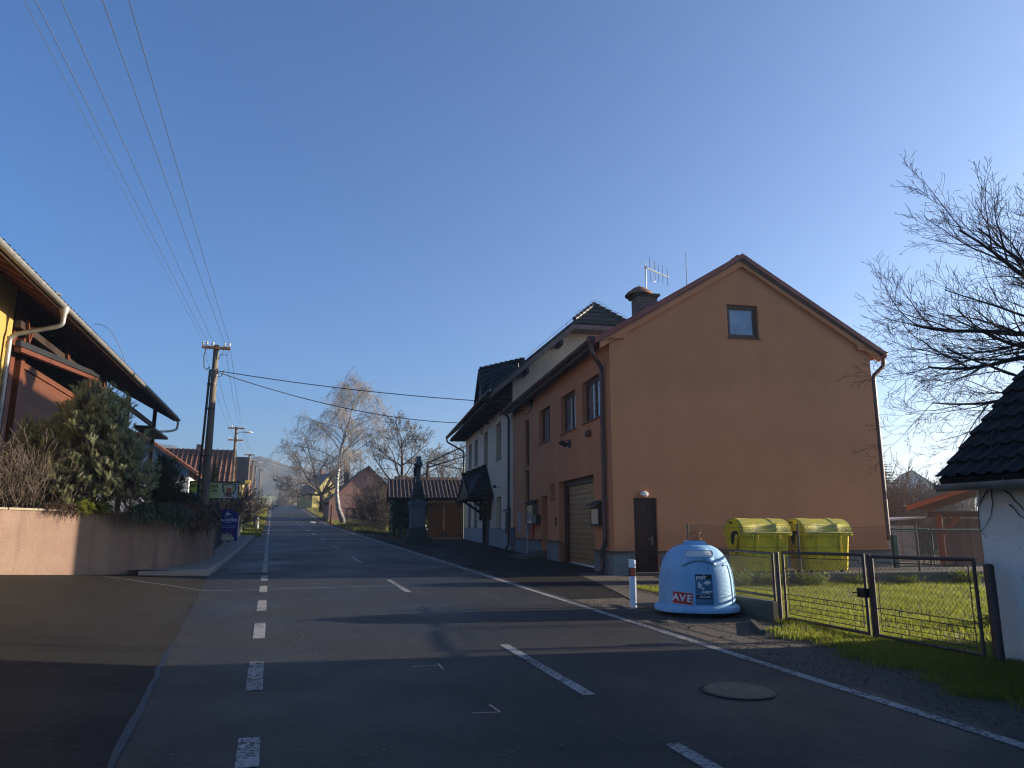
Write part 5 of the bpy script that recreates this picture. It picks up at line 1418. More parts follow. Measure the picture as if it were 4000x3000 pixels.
for (a, b), (c, d), z in zip(WI + [RW(-3.2, 34)[:2]], OUT, WT + [1.95]):
    for f in (0, .2, .5, 1): mb.v.append((a + (c - a) * f, b + (d - b) * f, z - .10 + .5 * f))
for j in range(4):
    for i in range(3): o = j * 4 + i; mb.f.append((o, o + 1, o + 5, o + 4)); mb.m.append(0)
mb.build('garden_soil', M['soil'], kind='structure')

# ================================================================== the left house with its long eaves
HA = radians(16.95); E0 = (-10.76, 14.5, 0)
def HW(x, y, z=0.0): return (E0[0] + x * cos(HA) - y * sin(HA), E0[1] + x * sin(HA) + y * cos(HA), z)
Hs = thing('guesthouse', E0, HA, label='left house with long grey gutter, ochre wall and red-stained wooden porch', cat='house')
HL = 26.6; ez = 7.45; pit = .55
mb = MB()
wall(mb, lambda a, z, d: (-1.22 - d, a, z), [-4, 4.95], .8, lambda a: 8.05, [(2.2, 3.6, 4.6, 6.3)], .18)
mb.add([(-1.22, 4.95, .8), (-6.5, 4.95, .8), (-6.5, 4.95, 10.8), (-1.22, 4.95, 8.05)], [(0, 1, 2, 3)])
mb.add([(-1.22, -4, .8), (-11, -4, .8), (-11, -4, 7.8), (-6.1, -4, 10.7), (-1.22, -4, 8.05)], [(0, 1, 2, 3, 4)])
mb.add([(-11, -4, .8), (-11, 26, .8), (-11, 26, 7.8), (-11, -4, 7.8)], [(0, 1, 2, 3)])
mb.build('wall', M['yellow'], Hs)
window(Hs, lambda a, z, d: (-1.22 - d, a, z), 2.2, 3.6, 4.6, 6.3, .18, mull=1, sill=.05)
mb = MB(); mb.add([(-3.4, 4.95, .8), (-3.4, 25.6, .8), (-3.4, 25.6, 9.2), (-3.4, 4.95, 9.2)], [(0, 1, 2, 3)]); mb.add([(-3.4, 25.6, .8), (-11, 25.6, .8), (-11, 25.6, 7.8), (-6.1, 25.6, 10.7), (-3.4, 25.6, 9.2)], [(0, 1, 2, 3, 4)])
mb.build('porch_wall', M['darkwood'], Hs)
up = Vector((-1, 0, pit)).normalized()
mb = MB(); slab(mb, (.06, -4.6, ez + .10), (0, 1, 0), up, HL + 4.6, 7.2, .05); slab(mb, (-12.4, -4.6, ez + .10), (0, 1, 0), Vector((1, 0, pit)), HL + 4.6, 7.2, .05)
tiles(mb, (.06, -4.6, ez + .12), (0, 1, 0), up, HL + 4.6, 7.2, .30, .36, .03, .02, 4)
rf = mb.build('roof', M['darktile'], Hs)
mb = MB()
for i in range(7):
    p0 = Vector((-.02 - i * .17, 0, ez + .03 + i * .17 * pit)); mb.bx(p0.x - .15, p0.x, -4.5, HL - .05, p0.z + .00, p0.z + .02)
mb.build('soffit_board', M['darkwood'], rf)
for y in frange(-3.9, HL - .2, .92):
    mb = MB(); mb.bar((-.05, y, ez - .03), (-3.3, y, ez - .03 + 3.25 * pit), .10, .17); mb.build('rafter', M['redwood'], rf)
mb = MB(); mb.bx(-.03, .015, -4.6, HL, ez - .10, ez + .06); mb.build('fascia', M['brownpaint'], rf)
mb = MB(); gutter_mb(mb, (.10, -4.6, ez + .02), (.10, HL + .05, ez + .02), .095, n=10)
for y in frange(-4, HL, .92): mb.tube([(.10 - .098 * cos(t), y, ez + .02 - .098 * sin(t)) for t in [i * pi / 8 for i in range(9)]], .008, 4, False)
mb.build('gutter', M['zinc'], Hs, smooth=50)
mb = MB(); mb.lathe([(.062, -.34), (.075, -.2), (.13, -.06), (.13, 0)], 14, (.10, 4.4, ez - .02))
mb.tube(smooth_path([(.10, 4.4, ez - .30), (.10, 4.4, ez - .52), (-1.08, 4.45, ez - .86), (-1.08, 4.45, ez - 1.2), (-1.08, 4.45, 1.2)], .22, 6), .062, 14)
for z in (6.5, 5.6): mb.lathe([(.07, 0), (.07, .05)], 14, (-1.08, 4.45, z))
mb.build('downpipe', M['zinc'], Hs, smooth=50); mb = MB()
mb.tube(smooth_path([(.10, HL - .25, ez - .02), (.10, HL - .25, ez - .55), (-.2, HL - .9, ez - .75), (-1.0, HL - 2.2, ez - .95)], .25, 5), .06, 10)
mb.build('downpipe', M['zinc'], Hs, smooth=50)
# timber porch: posts, raking beam, boarded panel, V braces
for y in (5.25, 6.05): mb = MB(); mb.bx(-1.42, -1.26, y, y + .30, .8, 8.1); mb.build('post', M['redwood'], Hs)
for y in (12.0, 19.0, 25.9): mb = MB(); mb.bx(-1.12, -.94, y, y + .18, .8, 7.95); mb.build('post', M['redwood'], Hs)
mb = MB(); mb.bar((-.95, 4.7, 6.28), (-.95, 12.9, 7.02), .12, .17, (1, 0, 0)); mb.build('raking_beam', M['redwood'], Hs)
mb = MB(); mb.bar((-.93, 4.6, 6.43), (-.93, 12.9, 7.20), .16, .13, (1, 0, 0)); mb.build('flashing', M['black'], Hs)
mb = MB(); mb.bx(-1.40, -1.34, 6.4, 25.0, 3.0, 6.1); mb.bx(-1.42, -1.28, 6.4, 25.0, 6.1, 6.26); mb.build('boarding', M['redwood_h'], Hs)
mb = MB(); mb.bx(-1.2, -1.05, 5, 26, 6.95, 7.15); mb.build('wall_plate', M['darkwood'], Hs)
for (y, z) in ((5.3, 7.0), (9.0, 7.3), (12.1, 7.35), (14.0, 7.35)):
    mb = MB(); mb.bar((-1.0, y + .25, z - .35), (-1.0, y, z + .25), .08, .07); mb.bar((-1.0, y + .25, z - .35), (-1.0, y + .55, z + .2), .08, .07); mb.build('brace', M['redwood'], Hs)
mb = MB(); mb.bx(-1.15, -.3, 21.5, 26.2, 6.30, 6.42); mb.bx(-1.12, -.5, 21.5, 26.2, 6.42, 6.46); mb.build('end_beam', M['darkwood'], Hs)
mb = MB(); mb.tube([(-3.0, 14.3, 8.9), (-3.0, 14.3, 10.45)], .10, 12); mb.lathe([(.13, 10.25), (.13, 10.32)], 12, (-3, 14.3, 0)); mb.lathe([(.17, 10.55), (.19, 10.58), (.10, 10.66)], 12, (-3, 14.3, 0))
for a in range(4): mb.bar((-3 + .13 * cos(a * pi / 2), 14.3 + .13 * sin(a * pi / 2), 10.4), (-3 + .15 * cos(a * pi / 2), 14.3 + .15 * sin(a * pi / 2), 10.58), .02)
mb.build('flue', M['steel'], rf, smooth=40)
mb = MB(); mb.bx(-2.75, -2.05, 15.2, 15.9, 8.6, 9.40); mb.lathe([(.34, 9.62), (.30, 9.66), (.02, 9.68)], 12, (-2.4, 15.55, 0))
for a in range(4): mb.bar((-2.4 + .22 * cos(a * pi / 2), 15.55 + .22 * sin(a * pi / 2), 9.4), (-2.4 + .25 * cos(a * pi / 2), 15.55 + .25 * sin(a * pi / 2), 9.64), .025)
mb.build('chimney', M['brownpaint'], rf)
mb = MB(); mb.tube([(-.3 - 1.4 * t, 14.2 + .5 * t, 8.0 + 1.6 * t + .5 * sin(pi * t)) for t in frange(0, 1, .1)], .012, 5); mb.build('lightning_wire', M['steel'], rf)

# ================================================================== poles and overhead wires
def pole(l, s, ztop, r0, r1, label, arms, m='pole'):
    x, y, _ = RW(l, s); z0 = Z(l, s)
    t = thing('utility_pole', (x, y, z0), RA, label=label, cat='utility pole')
    h = ztop - z0; mb = MB(); mb.tube([(0, 0, -.5), (0, 0, h * .5), (0, 0, h)], [r0, (r0 + r1) / 2, r1], 14); mb.build('shaft', M[m], t, smooth=50)
    for (dz, w, ins) in arms:
        mb = MB(); mb.bx(-w, w, -.05 - r1, .05 - r1, h - dz - .05, h - dz + .05); ar = mb.build('crossarm', M['rust'], t)
        for q in ins:
            mb = MB(); mb.lathe([(.015, -.05), (.015, .05), (.045, .06), (.05, .09), (.03, .11), (.045, .14), (.02, .18)], 8, (q, -r1, h - dz + .05)); mb.build('insulator', M['porcelain'], ar)
    return t, h
p1, h1 = pole(-2.42, 30.27, 8.72, .175, .105, 'nearest concrete utility pole with a black conduit, in front of the left house', [(.13, .52, (-.48, -.34, -.12, .3, .48))])
mb = MB(); mb.tube([(-.24, -.05, 1.6), (-.23, -.05, 3.5), (-.16, -.05, h1 - 1.0)], .045, 8); 
for f in (.28, .45, .68, .80): mb.lathe([(.19, 0), (.19, .04)], 10, (-.06, 0, h1 * f))
mb.build('conduit', M['blackpipe'], p1, smooth=50)
mb = MB()
mb.tube([(-.36, -.12, h1 - .2), (-.42, -.12, h1 - .5), (-.38, -.10, h1 - .95), (-.28, -.08, h1 - 1.02), (-.18, -.06, h1 - .9)], .022, 6)
for q in (.3, .48): mb.tube([(q, -.12, h1 - .05), (q - .05, -.14, h1 - .42), (.2, -.12, h1 - .38), (.1, -.1, h1 - .6)], .012, 5)
mb.tube([(.1, -.1, h1 - .95), (.16, -.16, h1 - 1.3), (.28, -.16, h1 - 1.25), (.36, -.16, h1 - 1.02)], .02, 6)
mb.build('jumper_cable', M['cableblack'], p1)
mb = MB(); mb.lathe([(.14, h1 - 1.02), (.14, h1 - .98)], 12); mb.lathe([(.14, h1 - 1.25), (.14, h1 - 1.21)], 12); mb.build('clamp', M['zinc'], p1)
PL = [(-2.42, 30.27, 8.72)]
p2, h2 = pole(-2.95, 60.9, 9.36, .14, .10, 'concrete pole with a street lamp and two crossarms, behind the brewery sign', [(.12, .62, (-.55, -.3, .3, .55)), (1.05, .55, (-.5, .1))])
mb = MB(); mb.tube(smooth_path([(0, -.1, h2 - .55), (.35, -.1, h2 - .42), (.62, -.1, h2 - .40)], .2), .02, 6)
la = mb.build('lamp_arm', M['zinc'], p2)
mb = MB(); mb.lathe([(.02, -.5), (.09, -.35), (.12, 0), (.10, .2), (.03, .32)], 12); mb.v = [(.95 + z, -.1 + x, h2 - .40 + y * .6) for x, y, z in mb.v]; mb.build('lamp_head', M['offwhite'], la, smooth=True)
PL.append((-2.95, 60.9, 9.36))
for i, (l, s, zt, lb) in enumerate(((-2.72, 90.3, 9.95, 'third pole along the left side, carrying a small yellow box'), (-2.85, 111.4, 10.95, 'fourth pole along the left side of the road'), (-2.85, 132.4, 11.9, 'fifth pole along the left side of the road'), (-2.5, 158.6, 13.3, 'farthest pole near the crest of the road'))):
    pp, hh = pole(l, s, zt, .15, .11, lb, [(.12, .6, (-.5, -.2, .2, .5))] + ([(.5, .4, ())] if i % 2 else []), 'pole' if i != 1 else 'oldfence'); PL.append((l, s, zt))
    if i == 0: mb = MB(); mb.bx(-.3, .3, -.28, -.12, 4.1, 4.5, .03); mb.build('service_box', mplain('yellow_box', (.5, .36, .05), .5), pp)
    if i in (1, 3): mb = MB(); mb.tube([(0, -.1, hh - .5), (.9, -.1, hh - .3)], .02, 5); mb.bx(.7, 1.25, -.2, 0, hh - .35, hh - .22, .04); mb.build('street_lamp', M['offwhite'], pp)
def wire(a, b, sag, r, name, label, m='cable', group=None, n=24):
    a = Vector(a); b = Vector(b); mb = MB()
    mb.tube([a + (b - a) * t - Vector((0, 0, 4 * sag * t * (1 - t))) for t in [i / n for i in range(n + 1)]], r, 5)
    mb.build(name, M[m], None, label=label, cat='cable', group=group)
names = ['leftmost of the five overhead wires above the road junction, faint', 'second overhead wire from the left above the road junction', 'middle overhead wire of the five above the junction', 'fourth overhead wire from the left above the junction', 'rightmost of the five overhead wires above the junction']
for i, (q, q0) in enumerate(zip((-.48, -.34, -.12, .3, .48), (-.98, -.84, -.48, .06, .46))):
    a = RW(PL[0][0] + q, PL[0][1] - .1, 8.80); b = RW(-2.95 + q0 * 1.15, -6, 8.75)
    wire(a, b, .16, .0065 if i else .0045, 'power_wire', names[i], group='overhead wires from the nearest pole', n=40)
def pz(i): return PL[i]
for i in range(5):
    for q in ((-.5, -.2, .3, .5) if i < 3 else (-.5, .5)):
        a = pz(i); b = pz(i + 1)
        wire(RW(a[0] + q, a[1], a[2] + .06), RW(b[0] + q, b[1], b[2] + .06), .45, .0065 if i < 1 else .009, 'power_wire', 'thin overhead wire strung from pole to pole up the left side of the road', group='wires between the farther poles', n=14)
a = RW(-2.3, 30.2, 7.68)
wire(a, BW(-.36, 9.97, 6.64), .18, .017, 'service_cable', 'upper black cable crossing the road from the near pole to the brown building', 'cableblack')
wire(RW(-2.3, 30.2, 7.62), BW(-.32, 20.95, 7.33), .55, .019, 'service_cable', 'lower black cable crossing the road from the near pole to the inn', 'cableblack')
for i, (zz, tl_) in enumerate(((9.7, 7.4), (9.5, 6.6), (9.2, 7.0))):
    wire(RW(-2.6, 90.3, zz + .1), RW(9.5, 92 + 22 * i, 7.6 + .4 * i), .5, .018, 'service_cable', ('upper' if i == 0 else 'middle' if i == 1 else 'lower') + ' of the dark cables crossing the road far away from the third pole', 'cableblack')

# ================================================================== signs on the left
S = thing('brewery_sign', RW(-2.55, 36.5, 0), RA, label='rectangular brewery board reading MINIPIVOVAR PALI\u010c\u00c1K with beer glass emblem, behind the black fence', cat='sign')
def msign():
    m, nt, p = _nodes('sign_yellow_to_white'); s = nt.nodes.new('ShaderNodeSeparateXYZ'); L(nt, coords(nt), s.inputs[0])
    q = nt.nodes.new('ShaderNodeMath'); q.operation = 'MULTIPLY_ADD'; q.inputs[1].default_value = .55; q.inputs[2].default_value = .42; L(nt, s.outputs[0], q.inputs[0])
    L(nt, ramp(nt, q.outputs[0], [(0.0, (.45, .50, .04)), (.55, (.52, .56, .22)), (.8, (.62, .64, .60))]), p.inputs['Base Color']); p.inputs['Roughness'].default_value = .4; return m
z0, z1 = 2.93, 3.72
mb = MB(); mb.bx(-1.0, 1.05, -.02, .02, z0 + .03, z1 - .03); pn = mb.build('panel', msign(), S)
mb = MB(); mb.bx(-1.04, 1.09, -.06, .06, z1 - .04, z1 + .01); mb.bx(-1.04, 1.09, -.06, .06, z0, z0 + .03); mb.bx(-1.04, -1.0, -.06, .06, z0 + .03, z1 - .04); mb.bx(1.05, 1.09, -.06, .06, z0 + .03, z1 - .04); mb.build('frame', M['black'], S)
mb = MB(); mb.bx(.72, .86, .03, .13, .9, z0); mb.bx(-.8, -.68, .03, .13, .9, z0); mb.build('leg', M['oldfence'], S)
mb = MB()
text_mesh(mb, 'MINIPIVOVAR', .20, lambda x, y, d: (.18 + x, -.024, 3.50 + y), 'RIGHT', bold=.006); text_mesh(mb, 'PALI\u010c\u00c1K', .20, lambda x, y, d: (.18 + x, -.024, 3.29 + y), 'RIGHT', bold=.006)
mb.build('lettering', M['black'], pn)
mb = MB(); mb.bx(-.55, .18, -.024, -.021, 3.13, 3.15); mb.build('small_line', M['greenfence'], pn)
sh = [(-.30, .26), (-.14, .27), (0, .31), (.14, .27), (.30, .26), (.31, .02), (.24, -.16), (.10, -.27), (0, -.31), (-.10, -.27), (-.24, -.16), (-.31, .02)]
mb = MB(); mb.prism([(.66 + a, 3.36 + b) for a, b in sh], lambda a, b, t: (a, -.030 + t, b), .008); em = mb.build('emblem', mplain('emblem_green', (.03, .09, .05), .5, bmp=0), pn)
mb = MB(); mb.prism([(.66 + a * .82, 3.36 + b * .82) for a, b in sh], lambda a, b, t: (a, -.036 + t, b), .005); mb.build('emblem_field', mplain('emblem_cream', (.50, .46, .22), .5, bmp=0), em)
mb = MB(); mb.bx(.56, .76, -.042, -.037, 3.20, 3.43); mb.build('beer', mplain('beer_red', (.42, .10, .04), .4, bmp=0), em)
mb = MB(); mb.bx(.56, .76, -.042, -.037, 3.43, 3.50); mb.build('foam', M['offwhite'], em)
mb = MB(); mb.bx(.55, .77, -.043, -.038, 3.14, 3.20); mb.build('glass_base', M['greenmetal'], em)
mb = MB(); mb.prism([(.44, 3.07), (.60, 3.05), (.90, 3.00), (.92, 2.96), (.70, 2.99), (.45, 3.02)], lambda a, b, t: (a, -.045 + t, b + .03), .006); mb.build('ribbon', M['redbox'], em)

S = thing('bakery_sign', RW(-1.72, 34.0, Z(-1.7, 34) + .12), RA - radians(4), label='dark blue round-topped bakery sign reading Ane\u017eka standing on the pavement', cat='sign')
mblu = mplain('sign_deep_blue', (.014, .012, .16), .4, var=.12, scale=2, bmp=0)
out = [(-.40, .16), (.42, .16), (.42, 1.15), (.39, 1.27), (.30, 1.37), (.15, 1.45), (-.05, 1.495), (-.40, 1.52)]
mb = MB(); mb.prism(out, lambda a, b, t: (a, -.02 + t, b), .04); pn = mb.build('panel', mblu, S)
for x in (-.37, .36): mb = MB(); mb.bx(x - .03, x + .03, -.015, .10, 0, .16); mb.build('leg', M['zinc'], S)
mb = MB(); mb.bx(-.46, -.41, -.03, .12, 0.05, 1.5); mb.build('side_post', M['offwhite'], S)
mb = MB(); text_mesh(mb, 'Ane\u017eka', .235, lambda x, y, d: (.02 + x, -.024, 1.05 + y), bold=.003); text_mesh(mb, '\u2022 Pala\u010dov \u2022', .075, lambda x, y, d: (.02 + x, -.024, .92 + y)); text_mesh(mb, 'pek\u00e1rna', .05, lambda x, y, d: (-.06 + x, -.024, 1.17 + y))
text_mesh(mb, 'DENN\u011a DOM\u00c1C\u00cd KOL\u00c1\u010cE', .058, lambda x, y, d: (.02 + x, -.024, .795 + y)); text_mesh(mb, 'SLADK\u00c9 I SLAN\u00c9 PE\u010cIVO', .056, lambda x, y, d: (.02 + x, -.024, .72 + y)); mb.build('lettering', mplain('pale_blue_letters', (.55, .68, .80), .5, bmp=0), pn)
mb = MB(); text_mesh(mb, 'tel. 774 757 302', .058, lambda x, y, d: (.02 + x, -.024, .615 + y)); mb.bx(-.22, .30, -.024, -.021, .53, .545); mb.build('red_lettering', M['redbox'], pn)
mb = MB(); mb.add([(-.13, -.024, 1.24), (.15, -.024, 1.24), (.06, -.024, 1.30), (.03, -.024, 1.36), (-.02, -.024, 1.31), (-.05, -.024, 1.37), (-.08, -.024, 1.30)], [(0, 1, 2, 3, 4, 5, 6)]); mb.add([(-.03, -.024, 1.39), (-.01, -.024, 1.42), (.01, -.024, 1.39), (-.01, -.024, 1.37)], [(0, 1, 2, 3)]); mb.build('emblem', M['offwhite'], pn)
for (x, z, r, nm) in ((-.28, 1.40, .05, 'flower_mark'), (.24, .40, .045, 'heart_mark')):
    mb = MB(); mb.tube([(x + r * (1 + .2 * cos(6 * t)) * cos(t), -.025, z + r * (1 + .2 * cos(6 * t)) * sin(t)) for t in [i * pi / 12 for i in range(25)]], .008, 4, False); mb.build(nm, M['redbox'], pn)
mb = MB(); mb.prism([(-.38 + .70 * (i / 14), .20 + .02 * (i % 2) if 0 else .18) for i in range(15)] + [(.30, .26), (.24, .36), (.06, .42), (-.12, .44), (-.3, .38), (-.38, .30)], lambda a, b, t: (a, -.026 + t, b), .004); pl_ = mb.build('plate_picture', mplain('plate_cream', (.42, .42, .30), .5, var=.3, scale=20, bmp=0), pn)
mb = MB(); rr = random.Random(4)
for i in range(26):
    x = rr.uniform(-.36, .2); z = rr.uniform(.30, .52) - abs(x + .15) * .2; r = rr.uniform(.025, .05); mb.add([(x + r * cos(a), -.030 - i * .0002, z + r * .8 * sin(a)) for a in (0, 1, 2, 3, 4, 5.2)], [tuple(range(6))])
mb.build('pastry_picture', mplain('pastry', (.50, .44, .30), .6, var=.7, scale=22, bmp=0), pn)

# black metal garden fence with a green cover behind it
t = thing('iron_fence', RW(-1.75, 26.3, Z(-1.75, 26.3)), RA, label='black iron garden fence with arched top behind the blue bakery sign', cat='fence')
mb = MB()
for i in range(40):
    y = i * .24; h = 1.55 + .45 * sin(min(1, y / 9.3) * pi) ; mb.tube([(-.15 - .02 * y, y, .05), (-.15 - .02 * y, y, h)], .012, 4)
for z in (.2, 1.2): mb.tube([(-.15, 0, z), (-.15 - .02 * 9.5, 9.5, z + .1)], .018, 5)
mb.tube([(-.15 - .02 * y, y, 1.55 + .45 * sin(min(1, y / 9.3) * pi)) for y in frange(0, 9.4, .4)], .02, 5)
mb.build('bars', M['black'], t)
mb = MB(); mb.bx(-.24, -.18, .0, 9.4, .05, 1.30); mb.build('backing', M['black'], t)
mb = MB(); mb.bx(-.35, .06, 0, .4, 0, 1.52); mb.build('pillar', M['slatestone'], t)
t = thing('green_bin', RW(-2.9, 31.6, Z(-3, 31.6)), RA, label='dark green plastic bin with domed lid behind the black iron fence', cat='bin')
mb = MB(); mb.lathe([(.42, .2), (.50, 1.9), (.52, 1.95), (.48, 2.1), (.36, 2.22), (.02, 2.28)], 20); mb.build('shell', M['greenmetal'], t, smooth=40)
mb = MB(); mb.lathe([(.53, 1.90), (.53, 1.97)], 20); mb.build('rim', M['greenmetal'], t)

# far side of the yard: low pillar wall and faded green picket fence
t = thing('low_wall', RW(-1.72, 41.6, Z(-1.7, 41.6)), RA, label='short pale plastered wall between the blue sign and the green picket fence', cat='wall')
mb = MB(); mb.bx(-.12, .12, 0, 4.6, -.2, 1.25); mb.build('wall', M['stucco_inn'], t)
mb = MB(); mb.bx(-.16, .16, -.03, 4.63, 1.25, 1.30); mb.build('coping', M['kerb'], t)
t = thing('picket_fence', RW(-1.75, 46.4, 0), RA, label='faded green wooden picket fence on the left grass verge', cat='fence')
mb = MB()
for i in range(76):
    y = i * .15; z = Z(-1.75, 46.4 + y); mb.bx(-.012, .012, y, y + .09, z + .08, z + 1.12)
mb.build('pickets', M['greenfence'], t)
mb = MB()
for z in (.3, .9): mb.bar((-.04, 0, Z(-1.75, 46.4) + z), (-.04, 11.4, Z(-1.75, 57.8) + z), .05, .07)
mb.build('rails', M['greenfence'], t)
for y in (0, 3.8, 7.6, 11.3):
    mb = MB(); z = Z(-1.75, 46.4 + y); mb.bx(-.14, -.04, y - .05, y + .05, z - .2, z + 1.2); mb.build('fence_post', M['pole'], t)
for i, (l, s, h, lb) in enumerate(((-1.3, 69.5, 1.35, 'short square concrete post on the left verge in front of the bare hedge'), (-1.6, 80, 1.6, 'taller square concrete post farther along the left verge'), (-.7, 190, 2.9, 'thin pale post on the crest at the left road edge'), (5.9, 192, 1.4, 'pale marker post on the crest at the right road edge'))):
    mb = MB(); mb.bx(-.09, .09, -.09, .09, -.3, h, .02); mb.build('marker_post', M['kerb'], None, RW(l, s, Z(l, s)), RA, label=lb, cat='post')
# ================================================================== houses farther away
def house(name, loc, rz, w, d, h, rh, wm, rm, label, axis='Y', wins=(), over=.4, tile=None, chim=None, gabwins=(), hip=0):
    """gabled house: ridge along local Y (axis Y) or X"""
    t = thing(name, loc, rz, label=label, cat='house')
    mb = MB(); X, Y = w / 2, d / 2
    if axis == 'Y':
        for y in (-Y, Y): mb.add([(-X, y, -1), (X, y, -1), (X, y, h), (0, y, h + rh), (-X, y, h)], [(0, 1, 2, 3, 4)])
        for x in (-X, X): mb.add([(x, -Y, -1), (x, Y, -1), (x, Y, h), (x, -Y, h)], [(0, 1, 2, 3)])
    else:
        for x in (-X, X): mb.add([(x, -Y, -1), (x, Y, -1), (x, Y, h), (x, 0, h + rh), (x, -Y, h)], [(0, 1, 2, 3, 4)])
        for y in (-Y, Y): mb.add([(-X, y, -1), (X, y, -1), (X, y, h), (-X, y, h)], [(0, 1, 2, 3)])
    mb.build('wall', M[wm], t)
    mb = MB(); half = X if axis == 'Y' else Y; ln = d if axis == 'Y' else w
    pitch = rh / half; up = Vector((1, 0, pitch)).normalized(); Ln = (half + over) / up.x
    for sg in (1, -1):
        if axis == 'Y': o, ax, u = (-sg * (X + over), -Y - over, h - over * pitch + .05), (0, 1, 0), Vector((sg, 0, pitch))
        else: o, ax, u = (-X - over, -sg * (Y + over), h - over * pitch + .05), (1, 0, 0), Vector((0, sg, pitch))
        slab(mb, o, ax, u, ln + 2 * over, Ln, .14)
        if tile: tiles(mb, Vector(o) + Vector((0, 0, .02)), ax, u, ln + 2 * over, Ln, tile, tile * 1.2, tile * .16, .02, 4)
    rf = mb.build('roof', M[rm], t)
    if chim:
        mb = MB(); mb.bx(chim[0] - .3, chim[0] + .3, chim[1] - .3, chim[1] + .3, h, h + rh + chim[2]); mb.build('chimney', M['brick'], rf)
    for (x, z, ww, hh, face) in wins:
        if face == 'S': mp = lambda a, zz, dd: (a, -Y - .03 + dd, zz)
        elif face == 'E': mp = lambda a, zz, dd: (X + .03 - dd, a, zz)
        else: mp = lambda a, zz, dd: (-X - .03 + dd, a, zz)
        window(t, mp, x, x + ww, z, z + hh, .03 + .02, mull=1, gl='glass', fr='frame', sash=.07)
    return t
def at_(l, s, dz=0): return RW(l, s, Z(l, s) + dz)
ph = house('pink_house', RW(10.6, 91.5, 2.0), RA, 8.6, 9, 2.7, 3.9, 'pinkhouse', 'browntile', 'old dusty pink house with a gable window behind the birch tree', wins=((-2.2, .1, 1.8, 1.7, 'S'),), chim=(-1.9, 1.5, .9))
mb = MB(); mb.bx(-4.35, 0, -4.56, -4.5, -.2, .3); mb.build('base_band', M['greywhite'], ph)
house('yellow_house', RW(9.2, 149, 5.2), RA + .32, 6.6, 8, 2.6, 3.9, 'paleyellow', 'darktile', 'tall narrow yellow gabled house near the crest, behind the walnut tree', wins=((-1.2, 3.2, .9, 1.0, 'S'), (.5, 3.2, .9, 1.0, 'S')), chim=(.3, 1, .9))
house('brown_house', BW(-1.0, 52, 1.2), BA + .2, 5.5, 5, 2.9, 2.2, 'oldfence', 'browntile', 'house with a mossy brown roof rising just behind the garage', axis='X')
# left row
def hl(l, s): return RW(l, s, Z(l, s))
house('red_roofed_house', hl(-8.6, 57.5), RA, 6.4, 7, 4.2, 2.2, 'greywhite', 'redtile', 'grey-white house with red tiled roof just right of the dark conifer', axis='Y', tile=.4, wins=((-.2, 3.0, 1.6, 1.2, 'E'),), over=.6)
mb = MB(); x0, x1 = 3.25, 3.35
tt = house('yellow_gabled_house', hl(-8.6, 78), RA, 9.2, 8, 3.6, 3.5, 'paleyellow', 'redtile', 'pale yellow house with steep red tiled roof behind the near pole', axis='X', tile=.45, chim=(1.5, .8, .6))
mb = MB(); mb.tube([(2.2, -1, 6.4), (2.2, -1, 8.4)], .05, 6); mb.bx(2.0, 2.4, -1.1, -.9, 8.0, 8.1); mb.build('aerial', M['offwhite'], tt)
house('dark_roofed_house', hl(-8.0, 109), RA, 8.4, 8, 4.2, 3.6, 'paleyellow', 'darktile', 'house with a large dark slate roof beyond the street lamp', axis='X')
house('distant_brown_house', hl(-7.2, 134), RA, 7, 8, 4.4, 3.0, 'pinkhouse', 'browntile', 'brown roofed house farthest along the left row', axis='X')
# far right, in the haze
house('gabled_farmhouse', (64.5, 120, 2.8), -.35, 9, 11, 3.9, 3.6, 'greywhite', 'browntile', 'hazy gabled farmhouse among bare trees right of the brown building', axis='Y')
house('orange_house', (71, 124, 2.2), -.2, 9, 8, 4.2, 2.0, 'stucco', 'browntile', 'hazy orange house behind bare trees above the carport', axis='X', wins=((-2.5, 2.0, 1.2, 1.2, 'S'), (1.0, 2.0, 1.2, 1.2, 'S')))
rr = random.Random(21)
vl = [(-.3270, 1180), (-.3200, 1210), (-.3145, 1190), (-.3098, 1240), (-.3047, 1200), (-.3000, 1260), (-.2975, 1205), (-.2930, 1230)]
vtext = ['leftmost pale house of the hamlet on the hazy hillside', 'second pale house from the left on the hazy hillside', 'third pale house from the left on the hazy hillside', 'fourth pale house from the left on the hazy hillside', 'fifth pale house from the left on the hazy hillside', 'third pale house from the right on the hazy hillside', 'second pale house from the right on the hazy hillside', 'rightmost pale house of the hamlet on the hazy hillside']
for (tx, D), lb in zip(vl, vtext):
    D *= .82 * HS; x = tx * D; a = atan2(x, D); z = hillz(a, sqrt(x * x + D * D))
    t = house('hillside_house', (x, D, z), rr.uniform(-.6, .6), 5.6, 5, 2.6, 2.0, 'white', 'browntile', lb); t['group'] = 'pale houses on the hazy hillside'

